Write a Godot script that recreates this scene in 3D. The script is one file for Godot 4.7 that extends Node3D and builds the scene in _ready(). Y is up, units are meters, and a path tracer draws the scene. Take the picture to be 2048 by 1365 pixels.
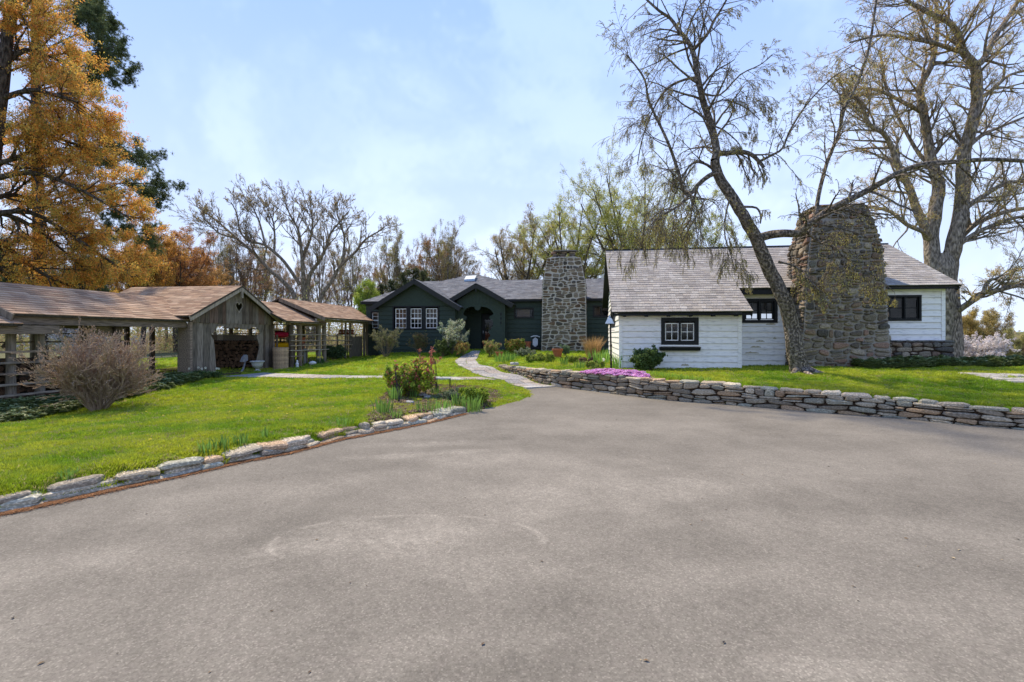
extends Node3D

const TH := 0.1396
var rng := RandomNumberGenerator.new()
var M := {}
var taken := {}
var leafmesh := {}

class MB:
	var v := PackedVector3Array()
	var n := PackedVector3Array()
	var c := PackedColorArray()
	var uv := PackedVector2Array()
	var ix := PackedInt32Array()
	var col := Color(1, 1, 1)
	func pt(p: Vector3) -> int:
		v.append(p)
		c.append(col)
		return v.size() - 1
	func quad(p: Vector3, q: Vector3, r: Vector3, s: Vector3) -> void:
		var i := v.size()
		v.append(p); v.append(q); v.append(r); v.append(s)
		c.append(col); c.append(col); c.append(col); c.append(col)
		ix.append_array(PackedInt32Array([i, i + 1, i + 2, i, i + 2, i + 3]))
	func tri(p: Vector3, q: Vector3, r: Vector3) -> void:
		var i := v.size()
		v.append(p); v.append(q); v.append(r)
		c.append(col); c.append(col); c.append(col)
		ix.append_array(PackedInt32Array([i, i + 1, i + 2]))
	# eight corners: bottom ring 0-3, top ring 4-7
	func hexa(k: Array) -> void:
		var i := v.size()
		for p in k:
			v.append(p)
			c.append(col)
		for f in [[0, 1, 5, 4], [1, 2, 6, 5], [2, 3, 7, 6], [3, 0, 4, 7], [4, 5, 6, 7], [3, 2, 1, 0]]:
			ix.append_array(PackedInt32Array([i + f[0], i + f[1], i + f[2], i + f[0], i + f[2], i + f[3]]))
	func box(a: Vector3, b: Vector3) -> void:
		hexa([Vector3(a.x, a.y, b.z), Vector3(b.x, a.y, b.z), Vector3(b.x, a.y, a.z), Vector3(a.x, a.y, a.z), Vector3(a.x, b.y, b.z), Vector3(b.x, b.y, b.z), Vector3(b.x, b.y, a.z), Vector3(a.x, b.y, a.z)])
	# a beam from p to q with section w (sideways) by h (up)
	func beam(p: Vector3, q: Vector3, w: float, h: float, up := Vector3.UP) -> void:
		var d := (q - p).normalized()
		var s := d.cross(up).normalized() * w * 0.5
		var t := s.cross(d).normalized() * h * 0.5
		hexa([p - s - t, p + s - t, q + s - t, q - s - t, p - s + t, p + s + t, q + s + t, q - s + t])
	func tube(p: PackedVector3Array, r: PackedFloat32Array, sides: int, wob := 0.0, sd := 0) -> void:
		var m := p.size()
		if m < 2:
			return
		var i0 := v.size()
		var side := Vector3.RIGHT
		var d0 := (p[1] - p[0]).normalized()
		if absf(d0.x) > 0.8:
			side = Vector3.FORWARD
		for i in m:
			var d := (p[mini(i + 1, m - 1)] - p[maxi(i - 1, 0)]).normalized()
			side = (side - d * side.dot(d)).normalized()
			var up := d.cross(side)
			for k in sides:
				var a := TAU * k / sides
				var o := side * cos(a) + up * sin(a)
				var rr := r[i]
				if wob > 0.0:
					rr *= 1.0 + wob * sin(a * 3.0 + i * 1.7 + sd) + wob * 0.7 * sin(a * 5.0 - i * 2.3 + sd * 2)
				v.append(p[i] + o * rr)
				n.append(o)
				c.append(col)
		for i in m - 1:
			for k in sides:
				var a := i0 + i * sides + k
				var b := i0 + i * sides + (k + 1) % sides
				ix.append_array(PackedInt32Array([a, b + sides, b, a, a + sides, b + sides]))
	# polygon in the plane spanned by x and y axes given, pushed along z by depth
	func prism(poly: PackedVector2Array, t: Transform3D, depth: float) -> void:
		var tr := Geometry2D.triangulate_polygon(poly)
		var i := v.size()
		var m := poly.size()
		for k in 2:
			for p in poly:
				v.append(t * Vector3(p.x, p.y, depth * k))
				c.append(col)
		for k in range(0, tr.size(), 3):
			ix.append_array(PackedInt32Array([i + tr[k], i + tr[k + 1], i + tr[k + 2], i + m + tr[k], i + m + tr[k + 2], i + m + tr[k + 1]]))
		for k in m:
			var l := (k + 1) % m
			ix.append_array(PackedInt32Array([i + k, i + l, i + m + l, i + k, i + m + l, i + m + k]))
	# profile of (radius, height) turned round the y axis
	func lathe(prof: Array, sides: int, at := Vector3.ZERO, wave := 0.0) -> void:
		var i0 := v.size()
		for p in prof:
			for k in sides:
				var a := TAU * k / sides
				var r: float = p[0] * (1.0 + wave * (1.0 if k % 2 else -1.0))
				v.append(at + Vector3(cos(a) * r, p[1], sin(a) * r))
				c.append(col)
		for i in prof.size() - 1:
			for k in sides:
				var a := i0 + i * sides + k
				var b := i0 + i * sides + (k + 1) % sides
				ix.append_array(PackedInt32Array([a, b, b + sides, a, b + sides, a + sides]))
	func done(m: Material) -> ArrayMesh:
		var a := []
		a.resize(Mesh.ARRAY_MAX)
		a[Mesh.ARRAY_VERTEX] = v
		if n.size() == v.size():
			a[Mesh.ARRAY_NORMAL] = n
		a[Mesh.ARRAY_COLOR] = c
		if uv.size() == v.size():
			a[Mesh.ARRAY_TEX_UV] = uv
		a[Mesh.ARRAY_INDEX] = ix
		var o := ArrayMesh.new()
		o.add_surface_from_arrays(Mesh.PRIMITIVE_TRIANGLES, a)
		o.surface_set_material(0, m)
		return o

func numbered(s: String) -> String:
	if not taken.has(s):
		taken[s] = 0
		return s
	taken[s] += 1
	return "%s_%03d" % [s, taken[s]]

func tag(o: Node, label: String, category: String, group := "") -> void:
	o.set_meta("label", label)
	o.set_meta("category", category)
	if group:
		o.set_meta("group", group)

func thing(called: String, label: String, category: String, at := Vector3.ZERO, turn := 0.0, group := "") -> Node3D:
	var o := Node3D.new()
	o.name = numbered(called)
	add_child(o)
	o.position = at
	o.rotation.y = turn
	tag(o, label, category, group)
	return o

func part(parent: Node, called: String, mesh: Mesh, at := Vector3.ZERO) -> MeshInstance3D:
	var o := MeshInstance3D.new()
	o.name = called
	o.mesh = mesh
	o.position = at
	parent.add_child(o, true)
	return o

func single(called: String, label: String, category: String, mesh: Mesh, at := Vector3.ZERO, turn := 0.0, group := "") -> MeshInstance3D:
	var o := part(self, numbered(called), mesh, at)
	o.rotation.y = turn
	tag(o, label, category, group)
	return o

func struct(called: String, mesh: Mesh) -> MeshInstance3D:
	var o := part(self, called, mesh)
	o.set_meta("kind", "structure")
	return o

func stuff(parent: Node, called: String, mesh: Mesh) -> MeshInstance3D:
	var o := part(parent, called, mesh)
	o.set_meta("kind", "stuff")
	return o

func copy(o: Node3D, label: String, at: Vector3, turn := 0.0, size := 1.0) -> Node3D:
	var r: Node3D = o.duplicate()
	var base := String(o.name)
	var cut := RegEx.create_from_string("_\\d{3}$")
	r.name = numbered(cut.sub(base, ""))
	add_child(r)
	r.position = at
	r.rotation = Vector3(0, turn, 0)
	r.scale = Vector3.ONE * size
	r.set_meta("label", label)
	return r

# world point on the plane at a depth: real size and distance read from the photograph
func P(px: float, py: float, d: float) -> Vector3:
	return Vector3((px - 1024.0) / 1024.0 * d, 1.7 - (py - 672.0) / 1024.0 * d, -d)

func rf(a: float, b: float) -> float:
	return rng.randf_range(a, b)

func rdir() -> Vector3:
	return Vector3(rng.randfn(), rng.randfn(), rng.randfn()).normalized()

func pick(a: Array) -> Variant:
	return a[rng.randi() % a.size()]

func shade(c: Color, k: float) -> Color:
	return Color(c.r * k, c.g * k, c.b * k)

# ---------- materials
func noise(sd: int, f: float, oct := 4, type := FastNoiseLite.TYPE_SIMPLEX_SMOOTH) -> FastNoiseLite:
	var q := FastNoiseLite.new()
	q.seed = sd
	q.noise_type = type
	q.frequency = f
	q.fractal_octaves = oct
	return q

func ntex(sd: int, f: float, oct: int, stops: Array, size := 512, type := FastNoiseLite.TYPE_SIMPLEX_SMOOTH) -> NoiseTexture2D:
	var t := NoiseTexture2D.new()
	t.width = size
	t.height = size
	t.seamless = true
	t.noise = noise(sd, f, oct, type)
	var g := Gradient.new()
	var o := PackedFloat32Array()
	var c := PackedColorArray()
	var most := 1.0
	for s in stops:
		most = maxf(most, s[1] if s[1] is float else maxf(s[1].r, s[1].g))
	for s in stops:
		o.append(s[0])
		c.append((Color(s[1], s[1], s[1]) / most if s[1] is float else s[1] / most).linear_to_srgb())
	t.set_meta("most", most)
	g.offsets = o
	g.colors = c
	t.color_ramp = g
	return t

func mat(c: Color, rough := 0.8, tex: Texture2D = null, sc := Vector3.ONE, bump := 0.0, vcol := false, world := true) -> StandardMaterial3D:
	var m := StandardMaterial3D.new()
	var k: float = tex.get_meta("most") if tex else 1.0
	m.albedo_color = Color(c.r * k, c.g * k, c.b * k).linear_to_srgb()
	m.roughness = rough
	m.metallic_specular = 0.35
	if tex:
		m.albedo_texture = tex
		m.uv1_triplanar = true
		m.uv1_world_triplanar = world
		m.uv1_scale = sc
		if bump > 0.0:
			m.heightmap_enabled = true
			m.heightmap_texture = tex
			m.heightmap_scale = bump
	m.vertex_color_use_as_albedo = vcol
	return m

func leafmat(back := 0.7) -> StandardMaterial3D:
	var m := mat(Color(1, 1, 1), 0.65, null, Vector3.ONE, 0.0, true)
	m.backlight_enabled = true
	m.backlight = Color(back, back, back).linear_to_srgb()
	m.cull_mode = BaseMaterial3D.CULL_DISABLED
	return m

func materials() -> void:
	var soft := ntex(3, 0.012, 5, [[0.0, 0.62], [0.5, 0.85], [1.0, 1.0]])
	var mottle := ntex(5, 0.02, 5, [[0.1, 0.45], [0.45, 0.8], [0.6, 0.95], [0.9, 1.25]])
	var grain := ntex(7, 0.018, 5, [[0.15, 0.42], [0.4, 0.75], [0.55, 0.95], [0.85, 1.2]])
	var fine := ntex(9, 0.14, 3, [[0.2, 0.6], [0.5, 0.9], [0.8, 1.2]])
	var lichen := ntex(11, 0.03, 5, [[0.0, 0.55], [0.5, 0.8], [0.62, 0.95], [0.7, 1.7], [1.0, 1.9]])
	M.stone = mat(Color(1, 1, 1), 0.9, mottle, Vector3(1.6, 1.6, 1.6), 1.0, true)
	M.wall_stone = mat(Color(1, 1, 1), 0.9, lichen, Vector3(1.5, 2.6, 1.5), 1.2, true)
	M.mortar = mat(Color(0.36, 0.325, 0.27), 0.95, fine, Vector3(2, 2, 2), 0.6)
	M.light_mortar = mat(Color(0.5, 0.46, 0.39), 0.95, fine, Vector3(2, 2, 2), 0.6)
	M.white = mat(Color(0.9, 0.865, 0.81), 0.6, soft, Vector3(0.35, 1.4, 0.35), 0.0, true)
	M.white.albedo_texture = ntex(13, 0.014, 6, [[0.0, 0.6], [0.27, 0.8], [0.38, 0.95], [0.6, 1.0]])
	M.green = mat(Color(0.042, 0.062, 0.045), 0.65, soft, Vector3(0.6, 2.5, 0.6), 0.0, true)
	M.black = mat(Color(0.012, 0.013, 0.014), 0.55, soft, Vector3(1, 1, 1))
	M.barge = mat(Color(0.035, 0.035, 0.033), 0.7, soft, Vector3(1, 1, 1))
	M.plank = mat(Color(1, 1, 1), 0.9, grain, Vector3(2.2, 0.2, 2.2), 0.8, true)
	M.rail = mat(Color(1, 1, 1), 0.9, grain, Vector3(2.0, 3.0, 0.25), 0.8, true)
	M.shingle = mat(Color(1, 1, 1), 0.92, fine, Vector3(1.5, 1.5, 1.5), 0.3, true)
	M.shake = mat(Color(1, 1, 1), 0.92, ntex(15, 0.03, 4, [[0.2, 0.5], [0.45, 0.85], [0.7, 1.1]]), Vector3(3.0, 1.2, 0.6), 0.5, true)
	M.bark = mat(Color(1, 1, 1), 0.95, ntex(17, 0.028, 5, [[0.2, 0.3], [0.42, 0.7], [0.55, 1.0], [0.62, 2.2], [0.9, 3.0]]), Vector3(0.8, 0.55, 0.8), 6.0, true)
	M.oak_bark = mat(Color(1, 1, 1), 0.95, ntex(19, 0.035, 5, [[0.25, 0.3], [0.45, 0.75], [0.6, 1.1], [0.8, 1.6]]), Vector3(0.55, 0.16, 0.55), 8.0, true)
	M.twig = mat(Color(1, 1, 1), 0.9, null, Vector3.ONE, 0.0, true)
	M.leaf = leafmat()
	M.petal = leafmat(0.5)
	M.blade = leafmat(0.8)
	M.soil = mat(Color(0.075, 0.05, 0.036), 0.95, ntex(21, 0.08, 4, [[0.2, 0.45], [0.5, 0.9], [0.62, 1.3], [0.8, 2.1]]), Vector3(1.3, 1.3, 1.3), 2.0)
	M.flag = mat(Color(1, 1, 1), 0.85, mottle, Vector3(0.9, 0.9, 0.9), 0.3, true)
	M.terracotta = mat(Color(0.42, 0.13, 0.06), 0.8, soft, Vector3(3, 3, 3))
	M.terracotta.vertex_color_use_as_albedo = true
	M.glass = mat(Color(0.02, 0.025, 0.025, 0.25), 0.03)
	M.glass.albedo_color = Color(0.05, 0.06, 0.06, 0.22)
	M.glass.transparency = BaseMaterial3D.TRANSPARENCY_ALPHA
	M.glass.metallic_specular = 0.3
	M.curtain = mat(Color(0.42, 0.30, 0.22), 0.9, soft, Vector3(4, 0.3, 4))
	M.dark = mat(Color(0.2, 0.14, 0.09), 0.7, grain, Vector3(0.5, 4.0, 4.0))
	M.metal = mat(Color(0.4, 0.45, 0.47), 0.35, soft, Vector3(2, 2, 2))
	M.metal.metallic = 0.7
	M.iron = mat(Color(0.03, 0.022, 0.018), 0.6, fine, Vector3(3, 3, 3))
	M.paint = mat(Color(1, 1, 1), 0.35, null, Vector3.ONE, 0.0, true)
	M.concrete = mat(Color(0.5, 0.5, 0.47), 0.85, mottle, Vector3(2, 2, 2), 0.5)
	M.slate = mat(Color(0.22, 0.22, 0.23), 0.6, mottle, Vector3(2, 2, 2), 0.3)
	M.mildew = mat(Color(0.5, 0.44, 0.3), 0.95, fine, Vector3(1.5, 1.5, 1.5))
	M.log = mat(Color(1, 1, 1), 0.9, mottle, Vector3(3, 3, 3), 0.5, true)
	M.lawn = mat(Color(0.2, 0.29, 0.02), 0.9, ntex(23, 0.05, 5, [[0.15, Color(0.55, 0.62, 0.5)], [0.45, Color(0.9, 0.92, 0.8)], [0.7, Color(1.1, 1.05, 0.9)], [0.9, Color(1.25, 1.1, 1.0)]]), Vector3(0.35, 0.35, 0.35), 2.0)
	M.field = mat(Color(0.1, 0.1, 0.035), 0.95, ntex(25, 0.03, 5, [[0.2, 0.5], [0.5, 0.9], [0.8, 1.2]]), Vector3(0.05, 0.05, 0.05))
	for k in ["shingle", "shake", "stone", "wall_stone", "plank", "rail", "bark", "oak_bark", "lawn", "soil", "log"]:
		M[k].metallic_specular = 0.15
	M.airy = leafmat(1.0)
	M.gloss = leafmat(0.3)
	M.gloss.roughness = 0.5
	M.gloss.metallic_specular = 0.5
	asphalt()

func asphalt() -> void:
	# stains: dusty pale scuffs and worn patches, as the photograph shows them on the driveway
	var w := 1024
	var im := Image.create(w, w, false, Image.FORMAT_RGB8)
	var big := noise(31, 0.007, 4)
	var mid := noise(32, 0.03, 4)
	var sm := noise(33, 0.2, 3)
	# [x, depth, length along, width, turn, strength] in metres
	var scuffs := [[-0.9, 8.1, 1.7, 0.26, 0.1, 0.34], [-1.5, 7.3, 1.6, 0.2, 0.25, 0.3], [-0.2, 7.1, 1.9, 0.6, -0.1, 0.26], [-1.2, 4.35, 1.1, 0.55, 0.1, 0.3], [-2.0, 4.0, 0.8, 0.3, 0.3, 0.24], [-0.45, 3.9, 0.8, 0.4, -0.3, 0.24], [1.6, 2.62, 0.5, 0.14, 0.0, 0.3], [-0.3, 2.8, 0.6, 0.26, 0.2, 0.25], [-4.0, 3.4, 2.0, 0.5, 0.6, 0.24], [2.2, 6.0, 3.0, 1.2, 0.3, 0.2], [0.4, 5.4, 2.6, 0.7, 0.2, 0.2], [-2.6, 5.6, 2.0, 0.6, 0.5, 0.22], [3.5, 4.4, 2.2, 0.6, -0.2, 0.2], [1.8, 9.5, 2.4, 0.8, 0.1, 0.18], [0.8, 3.6, 1.4, 0.3, 0.1, 0.2]]
	for j in w:
		for i in w:
			var x := (i + 0.5) / w * 26.0 - 13.0
			var z := 20.0 - (j + 0.5) / w * 26.0
			var k := 1.0 + 0.2 * big.get_noise_2d(i, j) + 0.14 * mid.get_noise_2d(i, j) + 0.1 * sm.get_noise_2d(i, j)
			for s in scuffs:
				var dx: float = x - s[0]
				var dz: float = z - s[1]
				if absf(dx) > s[2] * 1.6 or absf(dz) > s[2] * 1.6:
					continue
				var cx: float = (dx * cos(s[4]) + dz * sin(s[4])) / s[2]
				var cz: float = (dz * cos(s[4]) - dx * sin(s[4])) / s[3]
				var q := cx * cx + cz * cz + 0.7 * mid.get_noise_2d(i * 1.2, j * 1.2) + 0.35 * sm.get_noise_2d(i, j)
				if q < 1.0:
					k += s[5] * 1.1 * minf(1.0, (1.0 - q) * 0.8) * clampf(0.8 + 0.8 * sm.get_noise_2d(i * 1.3, j * 1.3), 0.0, 1.3)
			# the curved pale line round the worn hump
			var rr := Vector2((x + 0.85) / 1.12, (z - 4.25) / 0.6).length()
			if absf(rr - 1.0) < 0.05 and z > 3.9 and mid.get_noise_2d(i * 2, j * 2) > -0.15:
				k += 0.36 * (1.0 - absf(rr - 1.0) / 0.05)
			k = clampf(k * 0.5, 0.0, 1.0)
			im.set_pixel(i, j, Color(k, k * 0.985, k * 0.965).linear_to_srgb())
	var m := StandardMaterial3D.new()
	m.albedo_color = Color(0.264 * 2.0, 0.238 * 2.0, 0.198 * 2.0).linear_to_srgb()
	m.roughness = 0.9
	m.metallic_specular = 0.2
	m.albedo_texture = ImageTexture.create_from_image(im)
	# grains of the stone chippings
	var gi := Image.create(1024, 1024, false, Image.FORMAT_RGB8)
	rng.seed = 36
	var coarse := []
	for i in 256 * 256 + 128 * 128:
		coarse.append(rng.randf())
	for j in 1024:
		for i in 1024:
			var a: float = coarse[(j / 4) * 256 + i / 4]
			var b: float = coarse[65536 + (j / 8) * 128 + i / 8]
			var k := 0.5 + 0.22 * rng.randf() + 0.2 * a + 0.16 * b
			if a > 0.93:
				k += 0.2
			k = clampf(k * 0.86, 0.0, 1.0)
			gi.set_pixel(i, j, Color(k, k, k).linear_to_srgb())
	m.detail_enabled = true
	m.detail_blend_mode = BaseMaterial3D.BLEND_MODE_MUL
	m.detail_albedo = ImageTexture.create_from_image(gi)
	m.detail_uv_layer = BaseMaterial3D.DETAIL_UV_2
	m.uv2_triplanar = true
	m.uv2_world_triplanar = true
	m.uv2_scale = Vector3(0.4, 0.4, 0.4)
	M.asphalt = m

# ---------- the lie of the land: x, depth, height
var LOW := [[-5.2, 5.2, 0.16], [-4.4, 6.8, 0.17], [-3.3, 8.2, 0.17], [-2.2, 10.0, 0.16], [-1.0, 11.8, 0.08], [0.2, 13.5, 0.03], [0.4, 15.0, 0.03], [0.3, 16.3, 0.02], [-12.5, 12.5, -0.02], [-10.9, 11.2, -0.17], [-9.0, 10.0, -0.05], [-7.0, 8.5, 0.08], [-14.0, 10.0, -0.15], [-11.2, 13.5, -0.1], [-11.8, 17.5, 0.22], [-10.0, 15.0, 0.05], [-11.0, 21.0, 0.24], [-8.0, 16.0, 0.12], [-4.0, 15.0, 0.13], [-5.0, 19.0, 0.18], [-9.5, 19.3, 0.2], [-0.7, 18.7, 0.12], [-10.4, 22.6, 0.24], [-9.0, 26.5, 0.38], [-8.2, 30.0, 0.45], [-5.0, 24.0, 0.42], [-6.0, 29.5, 0.7], [-2.0, 29.3, 0.86], [-1.6, 25.0, 0.56], [-1.2, 22.0, 0.37], [-0.3, 19.8, 0.19], [0.6, 17.2, 0.0], [1.6, 17.0, 0.0], [-20.0, 15.0, -0.1], [-20.0, 25.0, 0.1], [-25.0, 35.0, 0.2], [-10.0, 40.0, 0.5], [0.0, 45.0, 0.8], [-12.0, 4.0, 0.1], [-20.0, 2.0, 0.0]]
var HIGH := [[-1.0, 22.4, 0.42], [-1.4, 25.0, 0.56], [-1.8, 29.0, 0.86], [0.0, 21.0, 0.46], [1.0, 28.5, 0.82], [4.0, 28.0, 0.82], [2.0, 24.0, 0.68], [2.5, 20.5, 0.55], [1.0, 19.5, 0.52], [3.8, 18.0, 0.53], [7.9, 17.4, 0.57], [9.0, 16.0, 0.57], [11.0, 17.0, 0.62], [14.0, 16.5, 0.72], [17.0, 16.0, 0.74], [2.6, 16.2, 0.52], [3.8, 14.6, 0.53], [5.2, 13.5, 0.51], [6.6, 12.3, 0.47], [8.2, 11.2, 0.42], [9.6, 9.8, 0.36], [13.0, 7.5, 0.3], [20.0, 20.0, 0.5], [20.0, 30.0, 0.0], [5.0, 40.0, 0.8], [25.0, 45.0, -2.0], [32.0, 30.0, -1.2]]
var WALL := [[-0.57, 21.8, 0.36, 0.46], [0.29, 19.8, 0.15, 0.5], [0.86, 18.3, 0.09, 0.53], [1.52, 17.07, 0.0, 0.56], [2.6, 15.68, 0.0, 0.56], [3.58, 14.15, 0.0, 0.55], [4.2, 13.5, 0.0, 0.54], [5.03, 12.99, 0.0, 0.53], [6.42, 11.8, 0.0, 0.48], [7.15, 11.16, 0.0, 0.46], [7.98, 10.68, 0.0, 0.43], [8.56, 9.89, 0.0, 0.39], [9.31, 9.31, 0.0, 0.36], [10.6, 8.2, 0.0, 0.33]]
var EDGE := [[-7.6, 2.2], [-6.2, 3.6], [-4.92, 4.92], [-4.74, 5.2], [-4.44, 5.71], [-4.07, 6.26], [-3.69, 6.96], [-3.33, 7.38], [-2.86, 8.45], [-2.34, 9.11], [-1.69, 10.06], [-1.11, 11.16], [-0.81, 11.53], [-0.24, 12.35], [0.33, 13.4], [0.62, 14.5], [0.64, 15.5], [0.49, 16.64]]
var drive := PackedVector2Array()
var upper := PackedVector2Array()
var bed := PackedVector2Array()
var paths: Array = []

func idw(a: Array, x: float, d: float) -> float:
	var s := 0.0
	var t := 0.0
	for p in a:
		var q: float = (x - p[0]) * (x - p[0]) + (d - p[1]) * (d - p[1]) + 0.3
		q = 1.0 / (q * q)
		s += q
		t += q * p[2]
	return t / s

func sd(poly: PackedVector2Array, p: Vector2) -> float:
	var best := 1e9
	var m := poly.size()
	var inside := false
	for i in m:
		var a := poly[i]
		var b := poly[(i + 1) % m]
		var e := b - a
		var t := clampf((p - a).dot(e) / e.length_squared(), 0.0, 1.0)
		best = minf(best, (a + e * t - p).length_squared())
		if (a.y > p.y) != (b.y > p.y) and p.x < (b.x - a.x) * (p.y - a.y) / (b.y - a.y) + a.x:
			inside = not inside
	return sqrt(best) if inside else -sqrt(best)

func hlow(x: float, d: float) -> float:
	return idw(LOW, x, d)

# height of the lawns; below the driveway it sinks under the asphalt
func land(x: float, d: float) -> float:
	var p := Vector2(x, d)
	var u := smoothstep(0.0, 0.28, sd(upper, p))
	var h := 0.0
	if u <= 0.0:
		h = idw(LOW, x, d)
	elif u >= 1.0:
		h = idw(HIGH, x, d)
	else:
		h = lerpf(idw(LOW, x, d), idw(HIGH, x, d), u)
	if d < 19.0:
		var q := sd(drive, p)
		if q > -0.25:
			h = lerpf(h, -0.16, clampf((q + 0.25) / 0.4, 0.0, 1.0))
	return h

var grid := PackedFloat32Array()
const GX0 := -24.0
const GD0 := 1.0
const GS := 0.2
const GNX := 221
const GND := 190

func lawnh(x: float, d: float) -> float:
	var fx := clampf((x - GX0) / GS, 0.0, GNX - 1.01)
	var fd := clampf((d - GD0) / GS, 0.0, GND - 1.01)
	var i := int(fx)
	var j := int(fd)
	fx -= i
	fd -= j
	var k := j * GNX + i
	return lerpf(lerpf(grid[k], grid[k + 1], fx), lerpf(grid[k + GNX], grid[k + GNX + 1], fx), fd)

# where the line of sight through a photograph pixel meets the ground
func foot(px: float, py: float) -> Vector3:
	var d := 3.0
	while d < 36.0:
		var x := (px - 1024.0) / 1024.0 * d
		if 672.0 + (1.7 - lawnh(x, d)) * 1024.0 / d <= py:
			return Vector3(x, lawnh(x, d), -d)
		d += 0.03
	return Vector3((px - 1024.0) / 1024.0 * d, lawnh((px - 1024.0) / 1024.0 * d, d), -d)

func at(px: float, d: float) -> Vector3:
	var x := (px - 1024.0) / 1024.0 * d
	return Vector3(x, lawnh(x, d), -d)

func ground() -> void:
	for e in EDGE:
		drive.append(Vector2(e[0], e[1]))
	for i in range(3, WALL.size()):
		drive.append(Vector2(WALL[i][0], WALL[i][1]))
	for p in [[16, 4], [30, 0], [30, -30], [-30, -30], [-22, -2]]:
		drive.append(Vector2(p[0], p[1]))
	for w in WALL:
		upper.append(Vector2(w[0], w[1]))
	for p in [[16, 4], [30, 0], [90, 0], [90, 90], [-1.5, 90], [-1.9, 29.0], [-1.45, 25.0], [-1.35, 23.0]]:
		upper.append(Vector2(p[0], p[1]))
	grid.resize(GNX * GND)
	for j in GND:
		for i in GNX:
			grid[j * GNX + i] = land(GX0 + i * GS, GD0 + j * GS)
	var b := MB.new()
	for j in GND:
		for i in GNX:
			var k := j * GNX + i
			b.pt(Vector3(GX0 + i * GS, grid[k], -(GD0 + j * GS)))
			var dx := grid[j * GNX + mini(i + 1, GNX - 1)] - grid[j * GNX + maxi(i - 1, 0)]
			var dd := grid[mini(j + 1, GND - 1) * GNX + i] - grid[maxi(j - 1, 0) * GNX + i]
			b.n.append(Vector3(-dx, GS * 2.0, dd).normalized())
	for j in GND - 1:
		for i in GNX - 1:
			var k := j * GNX + i
			b.ix.append_array(PackedInt32Array([k, k + GNX + 1, k + 1, k, k + GNX, k + GNX + 1]))
	struct("lawn", b.done(M.lawn))
	# land round about, falling away to the valley on the right
	b = MB.new()
	var xs := [-900.0, -400.0, -200.0, -100.0, -60.0, -40.0, -24.2, -10.0, 0.0, 10.0, 20.2, 32.0, 50.0, 80.0, 140.0, 260.0, 500.0, 1000.0, 1800.0]
	var ds := [-300.0, -100.0, -40.0, -10.0, 0.8, 10.0, 20.0, 30.0, 39.2, 50.0, 70.0, 110.0, 180.0, 320.0, 600.0, 1100.0, 2400.0]
	var nx := xs.size()
	for d in ds:
		for x in xs:
			var right := smoothstep(22.0, 260.0, x + (d - 30.0) * 0.25) if d > 0.0 else 0.0
			var h: float = -0.25 - 42.0 * right * smoothstep(15.0, 200.0, maxf(d, x))
			if x < -20.0 or d > 39.0:
				if x < 12.0:
					h = 0.3 - 42.0 * right
			b.pt(Vector3(x, h, -d))
	for j in ds.size() - 1:
		for i in nx - 1:
			var inner: bool = xs[i] >= -24.3 and xs[i + 1] <= 20.3 and ds[j] >= 0.7 and ds[j + 1] <= 39.3
			if inner:
				continue
			var k := j * nx + i
			b.ix.append_array(PackedInt32Array([k, k + 1, k + nx + 1, k, k + nx + 1, k + nx]))
	struct("terrain", b.done(M.field))
	# asphalt
	b = MB.new()
	var poly := Geometry2D.offset_polygon(drive, 0.12)[0]
	var tr := Geometry2D.triangulate_polygon(poly)
	for p in poly:
		b.pt(Vector3(p.x, 0.0, -p.y))
		b.n.append(Vector3.UP)
		b.uv.append(Vector2((p.x + 13.0) / 26.0, (20.0 - p.y) / 26.0))
	tr.reverse()
	b.ix = tr
	struct("driveway", b.done(M.asphalt))
	hills()

func hills() -> void:
	var b := MB.new()
	var q := noise(41, 0.0011, 4)
	var n := 60
	for r in 5:
		for i in n + 1:
			var x := -300.0 + 3800.0 * i / n
			var top := 22.0 + 34.0 * q.get_noise_1d(x + 900.0) + 12.0 * sin(x * 0.0021)
			var k: float = [0.0, 0.45, 0.8, 0.95, 1.0][r]
			b.pt(Vector3(x, lerpf(-45.0, top, k), -1500.0 - 420.0 * r + 40.0 * q.get_noise_2d(x, r * 300.0)))
	for r in 4:
		for i in n:
			var k := r * (n + 1) + i
			b.ix.append_array(PackedInt32Array([k, k + 1, k + n + 2, k, k + n + 2, k + n + 1]))
	struct("hill", b.done(mat(Color(0.1, 0.11, 0.075), 0.95, ntex(43, 0.02, 4, [[0.2, 0.6], [0.8, 1.0]]), Vector3(0.01, 0.01, 0.01))))

# one flat paving slab with rough edges
func slab(poly: PackedVector2Array, hgt: Callable, lift: float) -> MB:
	var b := MB.new()
	var m := poly.size()
	var mid := Vector2.ZERO
	for p in poly:
		mid += p / m
	for r in 3:
		for p in poly:
			var s := [1.0, 1.0, 0.965][r] as float
			var q: Vector2 = mid + (p - mid) * s
			var y: float = hgt.call(q.x, q.y)
			b.pt(Vector3(q.x, y + [-0.05, lift - 0.008, lift][r], -q.y))
	b.pt(Vector3(mid.x, hgt.call(mid.x, mid.y) + lift + 0.003, -mid.y))
	for r in 2:
		for k in m:
			var l := (k + 1) % m
			b.ix.append_array(PackedInt32Array([r * m + k, r * m + l, (r + 1) * m + l, r * m + k, (r + 1) * m + l, (r + 1) * m + k]))
	for k in m:
		b.ix.append_array(PackedInt32Array([2 * m + k, 2 * m + (k + 1) % m, 3 * m]))
	return b

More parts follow.
